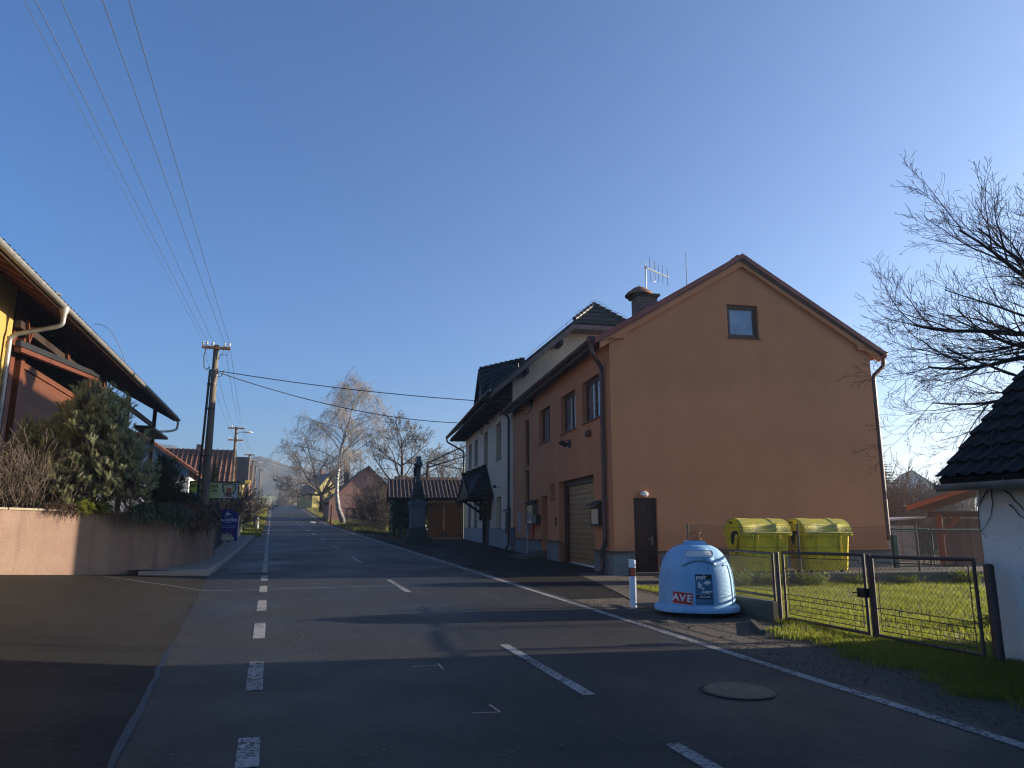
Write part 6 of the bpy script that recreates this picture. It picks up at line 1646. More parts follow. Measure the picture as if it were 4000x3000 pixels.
# ================================================================== parked car near the crest
z = Z(7.4, 172) ; t = thing('parked_car', RW(7.3, 172, z), RA - 1.25, label='silver grey estate car parked by the yellow house at the crest', cat='car')
mcar = mplain('silver_paint', (.24, .26, .29), .3, metal=.5, var=.05, bmp=0)
mb = MB(); prof = [(-2.2, .35), (-2.25, .75), (-2.1, .95), (-1.0, 1.05), (2.05, 1.05), (2.2, .8), (2.2, .35)]
mb.prism(prof, lambda a, b, q: (a, -.85 + q, b), 1.7); mb.build('body', mcar, t)
mb = MB(); mb.prism([(-1.1, 1.04), (-.35, 1.52), (1.75, 1.52), (2.1, 1.04)], lambda a, b, q: (a, -.76 + q, b), 1.52); cb = mb.build('cabin', mcar, t)
mb = MB()
for y in (-.775, .765):
    for x0, x1, s0 in ((-.75, .1, .28), (.18, 1.0, 0), (1.08, 1.85, -.12)): mb.add([(x0, y, 1.1), (x1, y, 1.1), (x1 - (.12 if s0 < 0 else 0), y, 1.44), (x0 + s0, y, 1.44)], [(0, 1, 2, 3)])
mb.build('side_window', M['glass'], cb)
for x in (-1.35, 1.35):
    for y in (-.84, .84):
        mb = MB(); mb.tube([(x, y - .1, .32), (x, y + .1, .32)], .33, 14); w_ = mb.build('wheel', M['black'], t); mb = MB(); mb.tube([(x, y - .11, .32), (x, y + .11, .32)], .19, 10); mb.build('rim', M['zinc'], w_)
t = thing('railing', RW(6.3, 150, Z(6.3, 150)), RA, label='low tube railing on white posts in front of the yellow house', cat='railing')
mb = MB()
for zz in (.5, .95): mb.tube([(0, 0, zz), (6.5, -4, zz)], .05, 6)
for f in frange(0, 1, .2): mb.tube([(6.5 * f, -4 * f, -.5), (6.5 * f, -4 * f, 1.0)], .06, 6)
mb.build('rails', M['oldfence'], t)
for i, (l, s) in enumerate(((6.0, 168), (6.15, 152))):
    mb = MB(); mb.bx(-.15, .15, -.15, .15, -.3, 1.5 if i == 0 else 1.0, .02); mb.build('stone_pillar', M['kerb'], None, RW(l, s, Z(l, s)), RA, label=('pale stone pillar' if i == 0 else 'short stone pillar') + (' beside the parked car' if i == 0 else ' at the end of the tube railing'), cat='pillar')
# dark picket fence and post in front of the pink house
t = thing('board_fence', (0, 0, 0), 0, label='dark weathered picket fence in front of the pink house, right of the birch', cat='fence')
mb = MB(); a = Vector(RW(6.96, 73.5)); b = Vector(RW(8.4, 57.0)); n = 100; rr = random.Random(3)
for i in range(n):
    p = a + (b - a) * (i / n); q = a + (b - a) * ((i + .72) / n); z = ZW(p.x, p.y); h = 1.05 + rr.uniform(-.06, .06)
    mb.add([(p.x, p.y, z - .1), (q.x, q.y, z - .1), (q.x, q.y, z + h - .1), ((p.x + q.x) / 2, (p.y + q.y) / 2, z + h), (p.x, p.y, z + h - .1)], [(0, 1, 2, 3, 4)])
mb.build('pickets', M['oldfence'], t)
mb = MB()
for hh in (.3, .85): mb.bar((a.x, a.y + .04, ZW(a.x, a.y) + hh), (b.x, b.y + .04, ZW(b.x, b.y) + hh), .05, .08)
mb.build('rails', M['darkwood'], t)
for i, (px, lb, m_, h) in enumerate(((-17.0, 'reddish wooden post just left of the birch trunk', 'redwood', 1.9), (-14.2, 'thin pale pole standing right of the birch by the pink house window', 'offwhite', 2.2))):
    y = 74.0; mb = MB(); mb.bx(-.07, .07, -.07, .07, -.3, h, .01); mb.build('garden_post', M[m_], None, (px if i else -18.05, y, ZW(px, y)), 0, label=lb, cat='post')
mb = MB(); rr = random.Random(5)
for i in range(12): mb.box((rr.uniform(-.25, .25), rr.uniform(-.1, .1), .04 + rr.random() * .05), (.12, .08, .06), rr.random() * 3, rr.random(), rr.random())
mb.build('road_litter', M['offwhite'], None, RW(4.35, 82, Z(4.35, 82)), RA, label='scrap of white litter lying in the right lane far up the road', cat='litter')
# ================================================================== vegetation
def rnd_perp(d, rr):
    v = Vector((rr.gauss(0, 1), rr.gauss(0, 1), rr.gauss(0, 1))); v -= d * v.dot(d)
    return v.normalized() if v.length > 1e-4 else d.orthogonal().normalized()
class Fast:
    """numpy-backed collector of thin tapered branches (3-sided)"""
    def __init__(s): s.v = []; s.f = []
    def path(s, P, R, n=3):
        o = len(s.v); m = len(P)
        for i in range(m):
            t = P[min(i + 1, m - 1)] - P[max(0, i - 1)]
            if t.length < 1e-7: t = Vector((0, 0, 1))
            t.normalize(); x = t.orthogonal().normalized(); 
            if i and (x.dot(px) < .2): x = (px - t * px.dot(t)); x = x.normalized() if x.length > 1e-5 else t.orthogonal().normalized()
            px = x; y = t.cross(x)
            for k in range(n):
                a = 2 * pi * k / n; q = P[i] + (x * cos(a) + y * sin(a)) * R[i]; s.v.append((q.x, q.y, q.z))
        for i in range(m - 1):
            for k in range(n):
                j = (k + 1) % n; s.f.append((o + i * n + k, o + i * n + j, o + (i + 1) * n + j, o + (i + 1) * n + k))
    def build(s, name, m, parent=None, loc=(0, 0, 0), **tg):
        me = bpy.data.meshes.new(name); me.from_pydata(s.v, [], s.f); me.materials.append(m); me.update()
        o = bpy.data.objects.new(name, me); COL.objects.link(o); o.location = loc
        if parent is not None: o.parent = parent
        return tag(o, **tg)

def branch(F, p, d, Ln, r, lv, rr, sp):
    """sp[lv] = (segments, wander, lift, children, child angle, child length, start)"""
    seg, wan, lift, nch, ang, cl, st0 = sp[lv]
    P = [p.copy()]; D = [d.copy()]; q = p.copy(); dd = d.copy()
    for i in range(seg):
        dd = (dd + rnd_perp(dd, rr) * wan + Vector((0, 0, lift))).normalized(); q = q + dd * (Ln / seg); P.append(q.copy()); D.append(dd.copy())
    R = [max(sp['rmin'], r * (1 - .75 * i / seg)) for i in range(seg + 1)]
    F.path(P, R, 5 if lv == 0 else 4 if lv == 1 else 3)
    if lv + 1 in sp:
        n = nch if isinstance(nch, int) else rr.randint(*nch)
        for c in range(n):
            t = st0 + (1 - st0) * (c + rr.random()) / n
            i = min(seg - 1, int(t * seg)); f = t * seg - i; b = P[i] + (P[i + 1] - P[i]) * f
            a = ang * rr.uniform(.7, 1.3); cd = (D[i] * cos(a) + rnd_perp(D[i], rr) * sin(a)).normalized()
            branch(F, b, cd, Ln * cl * rr.uniform(.7, 1.25) * (1.15 - .5 * t), max(sp['rmin'], r * (1 - .75 * t) * .55), lv + 1, rr, sp)

def bare_tree(name, loc, trunk, tr, starts, sp, seed, label, cat='tree', mb_='bark', mt='twig', group=None, curve=None):
    """trunk: [(x,y,z)], tr: radii; starts: (t along trunk, azimuth, elevation, length, radius)"""
    rr = random.Random(seed); t = thing(name, loc, 0, label=label, cat=cat, group=group)
    mb = MB(); mb.tube(trunk, tr, 10); 
    mb.v = [(x + rr.uniform(-.012, .012), y + rr.uniform(-.012, .012), z) for x, y, z in mb.v]
    mb.build('trunk', M[mb_], t, smooth=True)
    F = Fast(); tp = [Vector(p) for p in trunk]
    for (f, az, el, Ln, r) in starts:
        i = min(len(tp) - 2, int(f * (len(tp) - 1))); g = f * (len(tp) - 1) - i; p = tp[i] + (tp[i + 1] - tp[i]) * g
        branch(F, p, Vector((cos(az) * cos(el), sin(az) * cos(el), sin(el))), Ln, r, 0, rr, sp)
    F.build('crown', M[mt], t); return t

# birch with weeping twigs
def mbirch():
    m, nt, p = _nodes('birch_bark'); co = coords(nt); s = nt.nodes.new('ShaderNodeSeparateXYZ'); L(nt, co, s.inputs[0])
    n1 = noise(nt, coords(nt, (1.5, 1.5, 4)), 1.3, 4, .7)
    c = ramp(nt, n1, [(.40, (.05, .045, .04)), (.52, (.42, .40, .37))])
    z = nt.nodes.new('ShaderNodeMath'); z.operation = 'MULTIPLY_ADD'; z.inputs[1].default_value = .28; z.inputs[2].default_value = -.15; L(nt, s.outputs[2], z.inputs[0])
    L(nt, mixc(nt, ramp(nt, z.outputs[0], [(0.0, (.85,) * 3), (.6, (0, 0, 0))]), c, (.05, .04, .035)), p.inputs['Base Color']); p.inputs['Roughness'].default_value = .8; return m
M['birch'] = mbirch()
M['birchlimb'] = mplain('birch_limbs', (.26, .235, .21), .9, var=.35, scale=4, bmp=0)
M['birchtwig'] = mplain('birch_twigs', (.24, .215, .19), .9, var=.3, scale=3, bmp=0)
def birch():
    rr = random.Random(11); x0, y0 = RW(7.05, 77.0)[:2]; z0 = ZW(x0, y0)
    t = thing('birch_tree', (x0, y0, z0), 0, label='tall weeping birch with white leaning trunk by the right roadside', cat='tree')
    tp = [(.1, 0, -.4), (-.1, 0, .5), (-.55, 0, 1.6), (-.78, .1, 3.0), (-.82, .1, 4.6), (-.70, 0, 6.2), (-.45, 0, 8.0), (-.1, .1, 9.6), (.35, 0, 11.4), (.75, 0, 13.0), (.95, 0, 14.2)]
    tr = [.34, .30, .24, .20, .185, .17, .14, .105, .07, .04, .015]
    mb = MB(); mb.tube(tp, tr, 12); mb.build('trunk', M['birch'], t, smooth=True)
    F = Fast(); W_ = Fast(); T = [Vector(p) for p in tp]
    for c in range(34):
        f = .44 + .54 * c / 34 + rr.uniform(-.02, .02); i = min(9, int(f * 10)); p = T[i] + (T[i + 1] - T[i]) * (f * 10 - i)
        az = c * 2.4 + rr.uniform(-.4, .4); el = rr.uniform(.40, .95); Ln = (7.8 - 6.2 * (f - .44) / .56) * rr.uniform(.75, 1.1)
        d = Vector((cos(az) * cos(el), sin(az) * cos(el), sin(el))); P = [p.copy()]; q = p.copy(); sg = 9
        for k in range(sg):
            d = (d + rnd_perp(d, rr) * .10 + Vector((0, 0, -.045 - .05 * k / sg))).normalized(); q = q + d * Ln / sg; P.append(q.copy())
        r0 = .060 * (Ln / 6) ; F.path(P, [max(.012, r0 * (1 - .8 * k / sg)) for k in range(sg + 1)], 4)
        for s2 in range(12):                      # secondary boughs
            k = rr.uniform(2.2, sg - .1); i2 = int(k); b = P[i2] + (P[min(i2 + 1, sg)] - P[i2]) * (k - i2)
            dd = ((P[min(i2 + 1, sg)] - P[i2]).normalized() + rnd_perp(d, rr) * .9 + Vector((0, 0, .25))).normalized(); L2 = rr.uniform(.7, 1.9); Q = [b.copy()]; q = b.copy()
            for k2 in range(6):
                dd = (dd + rnd_perp(dd, rr) * .14 + Vector((0, 0, -.16))).normalized(); q = q + dd * L2 / 6; Q.append(q.copy())
            W_.path(Q, [max(.009, .018 * (1 - .12 * k2)) for k2 in range(7)], 3)
            for s3 in range(10):                  # hanging strings
                b3 = Q[rr.randint(1, 6)]; dd3 = (rnd_perp(Vector((0, 0, 1)), rr) * .55 + Vector((0, 0, -.1))).normalized(); L3 = rr.uniform(.5, 1.9); q = b3.copy(); S = [q.copy()]
                for k3 in range(5):
                    dd3 = (dd3 + Vector((0, 0, -.45)) + rnd_perp(dd3, rr) * .07).normalized(); q = q + dd3 * L3 / 5; S.append(q.copy())
                W_.path(S, [.0085, .008, .0075, .007, .006, .005], 3)
    F.build('limb', M['birchlimb'], t); W_.build('crown', M['birchtwig'], t)
birch()
# walnut behind it
spw = {0: (9, .16, .03, 7, .75, .55, .2), 1: (6, .2, .04, 7, .7, .5, .2), 2: (5, .22, .05, 6, .65, .5, .15), 3: (4, .25, .06, 4, .6, .5, .2), 4: (3, .25, .05, 0, 0, 0, 0), 'rmin': .011}
x, y, _ = RW(7.3, 116); rr = random.Random(4)
bare_tree('walnut_tree', (x, y, ZW(x, y) - .3), [(0, 0, -.3), (.05, 0, 1.6), (0, 0, 3.2)], [.40, .34, .30],
          [(.95, a, e, l * 1.15, .2) for a, e, l in ((3.1, .75, 6.8), (2.6, .35, 6.4), (4.2, .6, 6), (.2, .7, 6.0), (1.2, .8, 6.3), (5.3, .6, 6), (0, 1.25, 7.6), (3.4, 1.15, 7.8), (3.2, .1, 5.2))], spw, 6, 'broad bare walnut tree in front of the yellow house', mt='twig')
# fruit trees behind the garage and pink house
spf = {0: (8, .2, .05, 7, .8, .55, .15), 1: (6, .24, .06, 7, .8, .5, .15), 2: (5, .25, .05, 6, .75, .5, .1), 3: (3, .28, .05, 0, 0, 0, 0), 'rmin': .010}
x, y, _ = RW(10.0, 61); bare_tree('fruit_tree', (x, y, ZW(x, y)), [(0, 0, -.3), (.1, 0, 1.8), (.25, 0, 3.6), (.2, .1, 5.5), (.1, .1, 7.4)], [.22, .18, .15, .11, .05],
          [(.45, 2.9, .55, 4.2, .10), (.5, .2, .4, 3.6, .10), (.55, 4.4, .5, 3.4, .09), (.55, 1.4, .6, 3.4, .09), (.7, 3.4, .5, 3.4, .08), (.72, .1, .55, 3.2, .08), (.8, 2.0, .9, 2.8, .06), (.8, 5.2, .8, 2.8, .06), (.9, 3.3, .8, 2.5, .05), (.95, .6, 1.0, 2.6, .05), (.98, 2.6, 1.35, 2.6, .04)], spf, 9, 'bare fruit tree with crossing branches standing behind the garage roof', mt='twig_grey')
x, y, _ = RW(12.2, 60.2); spa = {0: (10, .10, -.03, 9, .7, .4, .25), 1: (6, .2, .02, 6, .7, .5, .1), 2: (4, .25, .02, 4, .6, .5, .1), 3: (3, .25, .0, 0, 0, 0, 0), 'rmin': .010}
bare_tree('pruned_tree', (x, y, ZW(x, y)), [(0, 0, -.3), (0, 0, 3.2), (.05, 0, 5.6)], [.17, .14, .11],
          [(.98, 0, .35, 5.2, .09), (.97, .4, .1, 4.6, .08), (.9, 5.9, .3, 4.4, .08), (.98, 1.5, .5, 3, .07), (.85, 4.0, .4, 2.2, .05)], spa, 3, 'bare tree with branches arching to the right behind the garage', mt='twig_grey')
x, y, _ = RW(15.5, 68); bare_tree('fruit_tree', (x, y, ZW(x, y)), [(0, 0, -.3), (0, 0, 2.4)], [.2, .16], [(.98, a, .6 + .3 * (a % 2), 4.2, .09) for a in (0, 1.1, 2.2, 3.2, 4.3, 5.4)], spf, 15, 'smaller bare tree close to the far corner of the inn', mt='twig_grey')
def bare_shrub(loc, h, w, n, seed, name, label, m='twig', sp=None, group=None, arch=0.0, r=.012):
    rr = random.Random(seed); F = Fast(); sp = sp or {0: (6, .16, .02 - arch, 7, .55, .5, .2), 1: (4, .22, .03 - arch, 5, .55, .55, .15), 2: (3, .25, .02, 0, 0, 0, 0), 'rmin': .0045}
    for i in range(n):
        a = rr.random() * 2 * pi; q = sqrt(rr.random()) * w * .45; tilt = q / w * 1.3
        branch(F, Vector((q * cos(a) * .6, q * sin(a) * .6, -.05)), Vector((cos(a) * sin(tilt), sin(a) * sin(tilt), cos(tilt))), h * rr.uniform(.65, 1.08), r, 0, rr, sp)
    return F.build(name, M[m], None, loc, label=label, cat='shrub', group=group)
sps = {0: (5, .2, .02, 8, .7, .5, .15), 1: (4, .25, .03, 6, .7, .5, .1), 2: (3, .28, .02, 0, 0, 0, 0), 'rmin': .012}
for i, (l, s, h, w, lb) in enumerate(((8.6, 66, 3.4, 3.0, 'tangled brown shrub in front of the pink house window, right of the birch'), (7.4, 96, 3.4, 3.6, 'brown roadside thicket left of the birch trunk'), (8.8, 60.5, 3.2, 2.6, 'dense brown shrub against the ivy-covered garage end'), (10.4, 64.5, 4.4, 3.2, 'tall tangled shrub between the pink house and the garage'), (4.2, 216, 4.5, 4, 'reddish brown bare bush beyond the crest next to the dark thuja'))):
    x, y, _ = RW(l, s); bare_shrub((x, y, ZW(x, y)), h, w, 26, 40 + i, 'bare_shrub', lb, 'twig', sps, r=.03 if i != 4 else .06)
for i, (l, s, h, w, lb) in enumerate(((-2.9, 44, 2.6, 2.2, 'bare brown hedge bush just behind the blue sign, first of its row'), (-2.7, 52, 2.7, 2.6, 'bare brown hedge bush behind the green picket fence, second of its row'), (-2.5, 62, 2.6, 2.8, 'third bare brown bush along the left verge'), (-2.7, 74, 3.0, 3.2, 'fourth bare brown bush along the left verge'), (-3.0, 92, 3.4, 4, 'bare brown bush farthest along the left verge'))):
    x, y, _ = RW(l, s); bare_shrub((x, y, ZW(x, y)), h, w, 22, 60 + i, 'hedge_bush', lb, 'twig', sps, r=.025, group='bare hedge bushes along the left verge', arch=.02)
# big tree on the right, trunk hidden outside the frame behind the white house
spb = {0: (10, .11, .02, 8, .60, .55, .15), 1: (8, .12, .04, 8, .65, .50, .15), 2: (6, .13, .06, 5, .6, .55, .15), 3: (4, .15, .06, (1, 2), .6, .4, .2), 4: (3, .2, .04, 0, 0, 0, 0), 'rmin': .0026}
M['bigtwig'] = M['twig_dark']
bare_tree('bare_tree', (9.42, 10.7, .2), [(0, 0, -.4), (0, 0, 1.4), (-.05, 0, 2.8), (-.12, 0, 3.9), (-.08, .1, 4.9)], [.21, .18, .15, .125, .09],
          [(.80, 2.95, .02, 2.9, .065), (.85, 2.75, .22, 3.0, .065), (.93, 3.1, .40, 2.9, .06), (.68, 2.8, -.06, 2.8, .045), (.97, 2.6, .65, 2.5, .055), (.98, 3.3, .9, 1.8, .05), (.75, 2.6, .12, 2.6, .045), (.9, 4.6, .5, 2.8, .06), (.9, 1.5, .5, 2.8, .06), (.95, .3, .6, 2.8, .06), (.6, 3.3, -.02, 3.0, .045)], spb, 23, 'large dark bare tree reaching in from the right edge over the mossy roof', mt='bigtwig')

# ---- needle plants
def needles(F, p, d, Ln, n, nl, rr, w=.006):
    """one shoot: needles standing off a twig"""
    v, f = F
    x = d.orthogonal().normalized(); y = d.cross(x)
    for i in range(n):
        t = i / n; a = i * 2.4 + rr.random(); o = x * cos(a) + y * sin(a); b = p + d * (Ln * t)
        e = b + (o * .75 + d * .75).normalized() * nl * rr.uniform(.8, 1.15); s = (d.cross(o)) * w
        k = len(v); v += [(b - s)[:], (b + s)[:], e[:]]; f.append((k, k + 1, k + 2))
def mesh_vf(v, f, name, m, parent=None, loc=(0, 0, 0), **tg):
    me = bpy.data.meshes.new(name); me.from_pydata(v, [], f); me.materials.append(m); me.update()
    o = bpy.data.objects.new(name, me); COL.objects.link(o); o.location = loc
    if parent is not None: o.parent = parent
    return tag(o, **tg)
M['pine'] = mleaf('pine_needles', [(.12, .15, .09), (.22, .25, .18), (.17, .21, .10), (.34, .35, .24), (.27, .25, .10)], .55, .25)
M['yew'] = mleaf('yew_needles', [(.010, .018, .010), (.022, .034, .018), (.03, .04, .02)], .6, .1)
M['juniper'] = mleaf('grey_green_juniper', [(.035, .055, .042), (.06, .085, .062), (.085, .10, .07)], .7, .1)
M['heather'] = mleaf('purple_brown_sprays', [(.085, .045, .045), (.13, .075, .07), (.10, .06, .05)], .8, .1)
M['yellowgreen'] = mleaf('yellow_green_needles', [(.12, .14, .02), (.18, .19, .035), (.09, .11, .02)], .7, .25)
M['spruce'] = mleaf('spruce_needles', [(.020, .034, .020), (.035, .055, .032), (.05, .07, .04)], .7, .1)
M['thuja'] = mleaf('thuja_sprays', [(.016, .028, .010), (.03, .045, .018), (.055, .06, .02)], .7, .1)
M['ivy'] = mleaf('ivy_leaves', [(.012, .020, .009), (.022, .036, .014), (.034, .044, .018)], .4, .12, .4)
M['herb'] = mleaf('weed_leaves', [(.05, .08, .015), (.09, .12, .02), (.13, .11, .04)], .6, .3)
def mountain_pine(loc, blobs, shoots, seed, label, m='pine', name='mountain_pine', nl=.075, sl=.16, nn=22):
    rr = random.Random(seed); t = thing(name, loc, 0, label=label, cat='conifer'); v, f = [], []; F = Fast()
    tot = sum(b[3] ** 2 for b in blobs)
    for (bx, by, bz, br) in blobs:
        c = Vector((bx, by, bz)); F.path([Vector((bx * .2, by * .2, -.1)), Vector((bx * .6, by * .6, bz * .5)), c], [.06, .04, .02], 5)
        k = int(shoots * br ** 2 / tot)
        for i in range(k):
            o = rnd_perp(Vector((0, 0, 1)), rr) * rr.random() + Vector((0, 0, rr.uniform(-.55, 1)))
            o = Vector((rr.gauss(0, 1), rr.gauss(0, 1), rr.gauss(.15, .9))).normalized(); q = c + o * br * rr.uniform(.62, 1.05) * (.8 + .3 * sin(o.x * 7 + seed) * cos(o.y * 6 + o.z * 5))
            d = (o * .7 + Vector((0, 0, .85))).normalized()
            for s2 in range(3):
                d2 = (d + rnd_perp(d, rr) * .45).normalized(); needles((v, f), q, d2, sl * rr.uniform(.7, 1.3), nn, nl, rr, .0055)
                if s2 == 0: F.path([q - d * .25, q + d2 * sl], [.010, .006], 3)
            if i % 3 == 0: F.path([c, c + (q - c) * .6 + Vector((0, 0, .03)), q], [.02, .012, .007], 3)
    F.build('branches', M['bark'], t); mesh_vf(v, f, 'needles', M[m], t); return t
PX = (-10.6, 17.85)
mountain_pine((PX[0], PX[1], 1.95), [(-.2, .2, 1.3, .95), (.35, 0, 1.9, .85), (-.75, 0, 1.75, .70), (.75, .1, 1.1, .9), (.15, .2, 2.7, .70), (-.15, .3, 2.3, .7), (.55, .2, 2.45, .55), (-1.25, -.1, 1.55, .42), (-1.2, -.1, 2.05, .30), (1.2, .2, .75, .7), (1.05, .2, 1.65, .55), (0, -.3, .7, .85), (-.7, -.3, .75, .6)], 2300, 5, 'large blue-green mountain pine behind the pink wall')
mountain_pine((-10.35, 21.8, 1.9), [(0, 0, .5, .75), (.1, 0, 1.1, .62), (.3, 0, .3, .7), (-.1, .2, 1.55, .38), (.65, .3, .3, .55)], 900, 8, 'dark yew-like conifer between the mountain pine and the utility pole', 'yew', 'dark_conifer', .05, .14, 20)
def sprays(loc, pts, n, Ln, droop, seed, m, name, label, w=.008, cat='plant', side=.4, up=.3):
    """many drooping feathery sprays from points along pts"""
    rr = random.Random(seed); v, f = [], []
    for i in range(n):
        k = rr.random() * (len(pts) - 1); j = int(k); a = Vector(pts[j]); b = Vector(pts[j + 1]); p = a + (b - a) * (k - j) + Vector((rr.gauss(0, .10), rr.gauss(0, .10), rr.gauss(0, .05)))
        d = Vector((rr.uniform(-.3, 1) * side + .35, -rr.uniform(.0, 1) * side - .1, rr.uniform(-.2, 1) * up)).normalized(); q = p.copy(); l = Ln * rr.uniform(.45, 1.2); sg = 6
        for s in range(sg):
            d = (d + Vector((0, 0, -droop)) + rnd_perp(d, rr) * .22).normalized(); q2 = q + d * l / sg; x = rnd_perp(d, rr) * w
            kk = len(v); v += [(q - x)[:], (q + x)[:], (q2 + x * .6)[:], (q2 - x * .6)[:]]; f.append((kk, kk + 1, kk + 2, kk + 3))
            for h in range(3):
                o = rnd_perp(d, rr); e = q + (o + d * .8).normalized() * w * rr.uniform(4, 7); s_ = d.cross(o) * w * .5; kk = len(v); v += [(q - s_)[:], (q + s_)[:], e[:]]; f.append((kk, kk + 1, kk + 2))
            q = q2
    return mesh_vf(v, f, name, M[m], None, loc, label=label, cat=cat)
wl = lambda f, dz=0, i=1: (WP[i][0] + (WP[i + 1][0] - WP[i][0]) * f, WP[i][1] + (WP[i + 1][1] - WP[i][1]) * f, WT[i] + dz)
sprays((0, 0, 0), [wl(.70, .10), wl(.86, .16), wl(1.0, .14), wl(.10, .10, 2)], 850, .62, .30, 3, 'juniper', 'trailing_juniper', 'grey-green juniper trailing over the pink wall at its corner')
sprays((0, 0, 0), [wl(.22, .20, 2), wl(.40, .30, 2), wl(.55, .15, 2)], 620, .85, .42, 4, 'heather', 'trailing_shrub', 'purple-brown shrub hanging over the wall beside the pavement', up=.5)
sprays((0, 0, 0), [wl(.36, .08), wl(.46, .10), wl(.54, .06)], 420, .24, .16, 6, 'yellowgreen', 'dwarf_conifer', 'small yellow-green dwarf conifer growing over the sunlit wall top', w=.010, up=.8)
sprays((0, 0, 0), [wl(.20, .06), wl(.30, .07), wl(.36, .05)], 200, .26, .25, 7, 'heather', 'dried_perennials', 'dry brown perennials on top of the sunlit wall', w=.006, up=.9)
sprays((0, 0, 0), [wl(.58, .04), wl(.64, .05)], 70, .5, .5, 9, 'heather', 'hanging_tendrils', 'thin dry tendrils hanging down the wall at the shadow edge', w=.004)
sprays((0, 0, 0), [wl(.30, .0, 2), wl(.5, -.05, 2), wl(.8, -.1, 2)], 600, .5, .10, 14, 'yew', 'dark_hedge', 'dark evergreen hedge behind the right end of the pink wall', w=.016, up=.8, side=.6)
bare_shrub((-11.25, 16.9, 1.85), 1.75, 2.2, 48, 31, 'bare_bush', 'tangled bare brown bush at the left edge above the pink wall', 'twig', {0: (7, .18, .0, 8, .6, .5, .15), 1: (5, .22, .02, 6, .6, .5, .1), 2: (3, .25, .02, 0, 0, 0, 0), 'rmin': .0035}, r=.014)
# conifers
def spruce(loc, h, w, seed, label, m='spruce', name='spruce_tree', dens=1.0, droop=.25, fat=1.0):
    rr = random.Random(seed); t = thing(name, loc, 0, label=label, cat='conifer'); mb = MB(); mb.tube([(0, 0, -.3), (0, 0, h * .6), (0, 0, h)], [h * .018 + .03, h * .012 + .02, .01], 8); mb.build('trunk', M['bark'], t, smooth=True)
    v, f = [], []; lv = int(16 * dens); 
    for i in range(lv * 9):
        z = h * (.06 + .94 * (i / (lv * 9)) ** .9); R = w * .5 * (1 - z / h) ** .85 * rr.uniform(.7, 1.12) + .04 * h * .1; a = i * 2.399 + rr.uniform(-.2, .2)
        d = Vector((cos(a), sin(a), .1)); p = Vector((0, 0, z)); sg = 5
        for s in range(sg):
            q = p + d * R / sg; x = Vector((-sin(a), cos(a), 0)); ww = R * .16 * fat * (1.15 - s / sg)
            for g in range(4):
                b = p + (q - p) * rr.random(); sd = rr.choice((-1, 1)); e = b + x * sd * ww * rr.uniform(.7, 1.5) + d * ww * rr.uniform(.3, 1.2) + Vector((0, 0, -ww * rr.uniform(.1, .7))); c_ = d * ww * .35
                k = len(v); v += [(b - c_)[:], (b + c_)[:], (e + c_ * .4)[:], (e - c_ * .3)[:]]; f.append((k, k + 1, k + 2, k + 3))
            p = q; d = (d + Vector((0, 0, -droop * .35 + (.22 * (s / sg) if droop > .2 else .12)))).normalized()
    mesh_vf(v, f, 'crown', M[m], t); return t
x, y, _ = RW(2.25, 225); spruce((x, y, 5.2), 7.6, 5.4, 3, 'dark spruce standing on the road axis beyond the crest', dens=1.4)
x, y, _ = RW(.4, 223); spruce((x, y, 5.0), 4.6, 3.6, 13, 'small dark spruce left of the one on the road axis beyond the crest', dens=1.2)
x, y, _ = RW(7.5, 208); spruce((x, y, 6.0), 6.9, 4.0, 4, 'dense dark thuja behind the parked car', 'thuja', 'thuja_tree', 1.5, .1, 1.5)
spruce((19.0, 38, .0), 6.3, 5.2, 5, 'dark spruce just right of the brown building', dens=1.9)
for i, (dx, dy, h, lb) in enumerate(((-24.85, 60, 6.4, 'tall narrow thuja column left of the near pole'), (-24.1, 59.5, 6.5, 'tall narrow thuja column just right of the near pole'))):
    z = ZW(dx, dy); spruce((dx, dy, z), h, 1.5, 70 + i, lb, 'thuja', 'thuja_column', 2.0, .0, 2.4)
# bushes and bare trees behind the yard on the right
bare_shrub((16.6, 32.5, -.2), 3.4, 4.2, 90, 81, 'bare_bush', 'dense pale brown bare bush at the right corner of the brown building', 'twig_grey', {0: (6, .14, .03, 9, .45, .5, .15), 1: (4, .2, .04, 6, .5, .5, .1), 2: (3, .22, .03, 0, 0, 0, 0), 'rmin': .009}, r=.03)
bt = {0: (7, .18, .06, 7, .65, .55, .15), 1: (5, .2, .06, 6, .65, .5, .1), 2: (4, .22, .05, 5, .6, .5, .1), 3: (3, .22, .05, 0, 0, 0, 0), 'rmin': .014}
for i, (x, y, h, lb) in enumerate(((25.5, 48, 4.0, 'bare garden tree in front of the hazy gabled farmhouse'), (32.5, 56, 4.5, 'bare garden tree above the carport roof, nearest the white house'), (29, 52, 3.6, 'middle bare garden tree above the carport'), (41, 72, 6.0, 'taller bare tree in the haze right of the farmhouse'))):
    bare_tree('garden_tree', (x, y, -.2), [(0, 0, -.3), (0, 0, 1.3)], [.14, .11], [(.95, a * 1.05 + i, .75 + .25 * (a % 2), h * .75, .07) for a in range(6)], bt, 90 + i, lb, mt='twig_grey')
sph = {0: (5, .12, .03, 8, .4, .5, .15), 1: (3, .2, .03, 0, 0, 0, 0), 'rmin': .010}
for i in range(9):
    u = 16.5 + 2.3 * i; x, y = 19.5 + 1.6 * i, 34.5 + 1.0 * i + (i % 3) * .5
    bare_shrub((x, y, 0), 2.3 + .4 * (i % 3), 2.6, 34, 110 + i, 'hedge_bush', 'bare shrub in the pale brown hedge behind the green gate and carport', 'twig_grey', sph, r=.022, group='bare hedge behind the green gate')
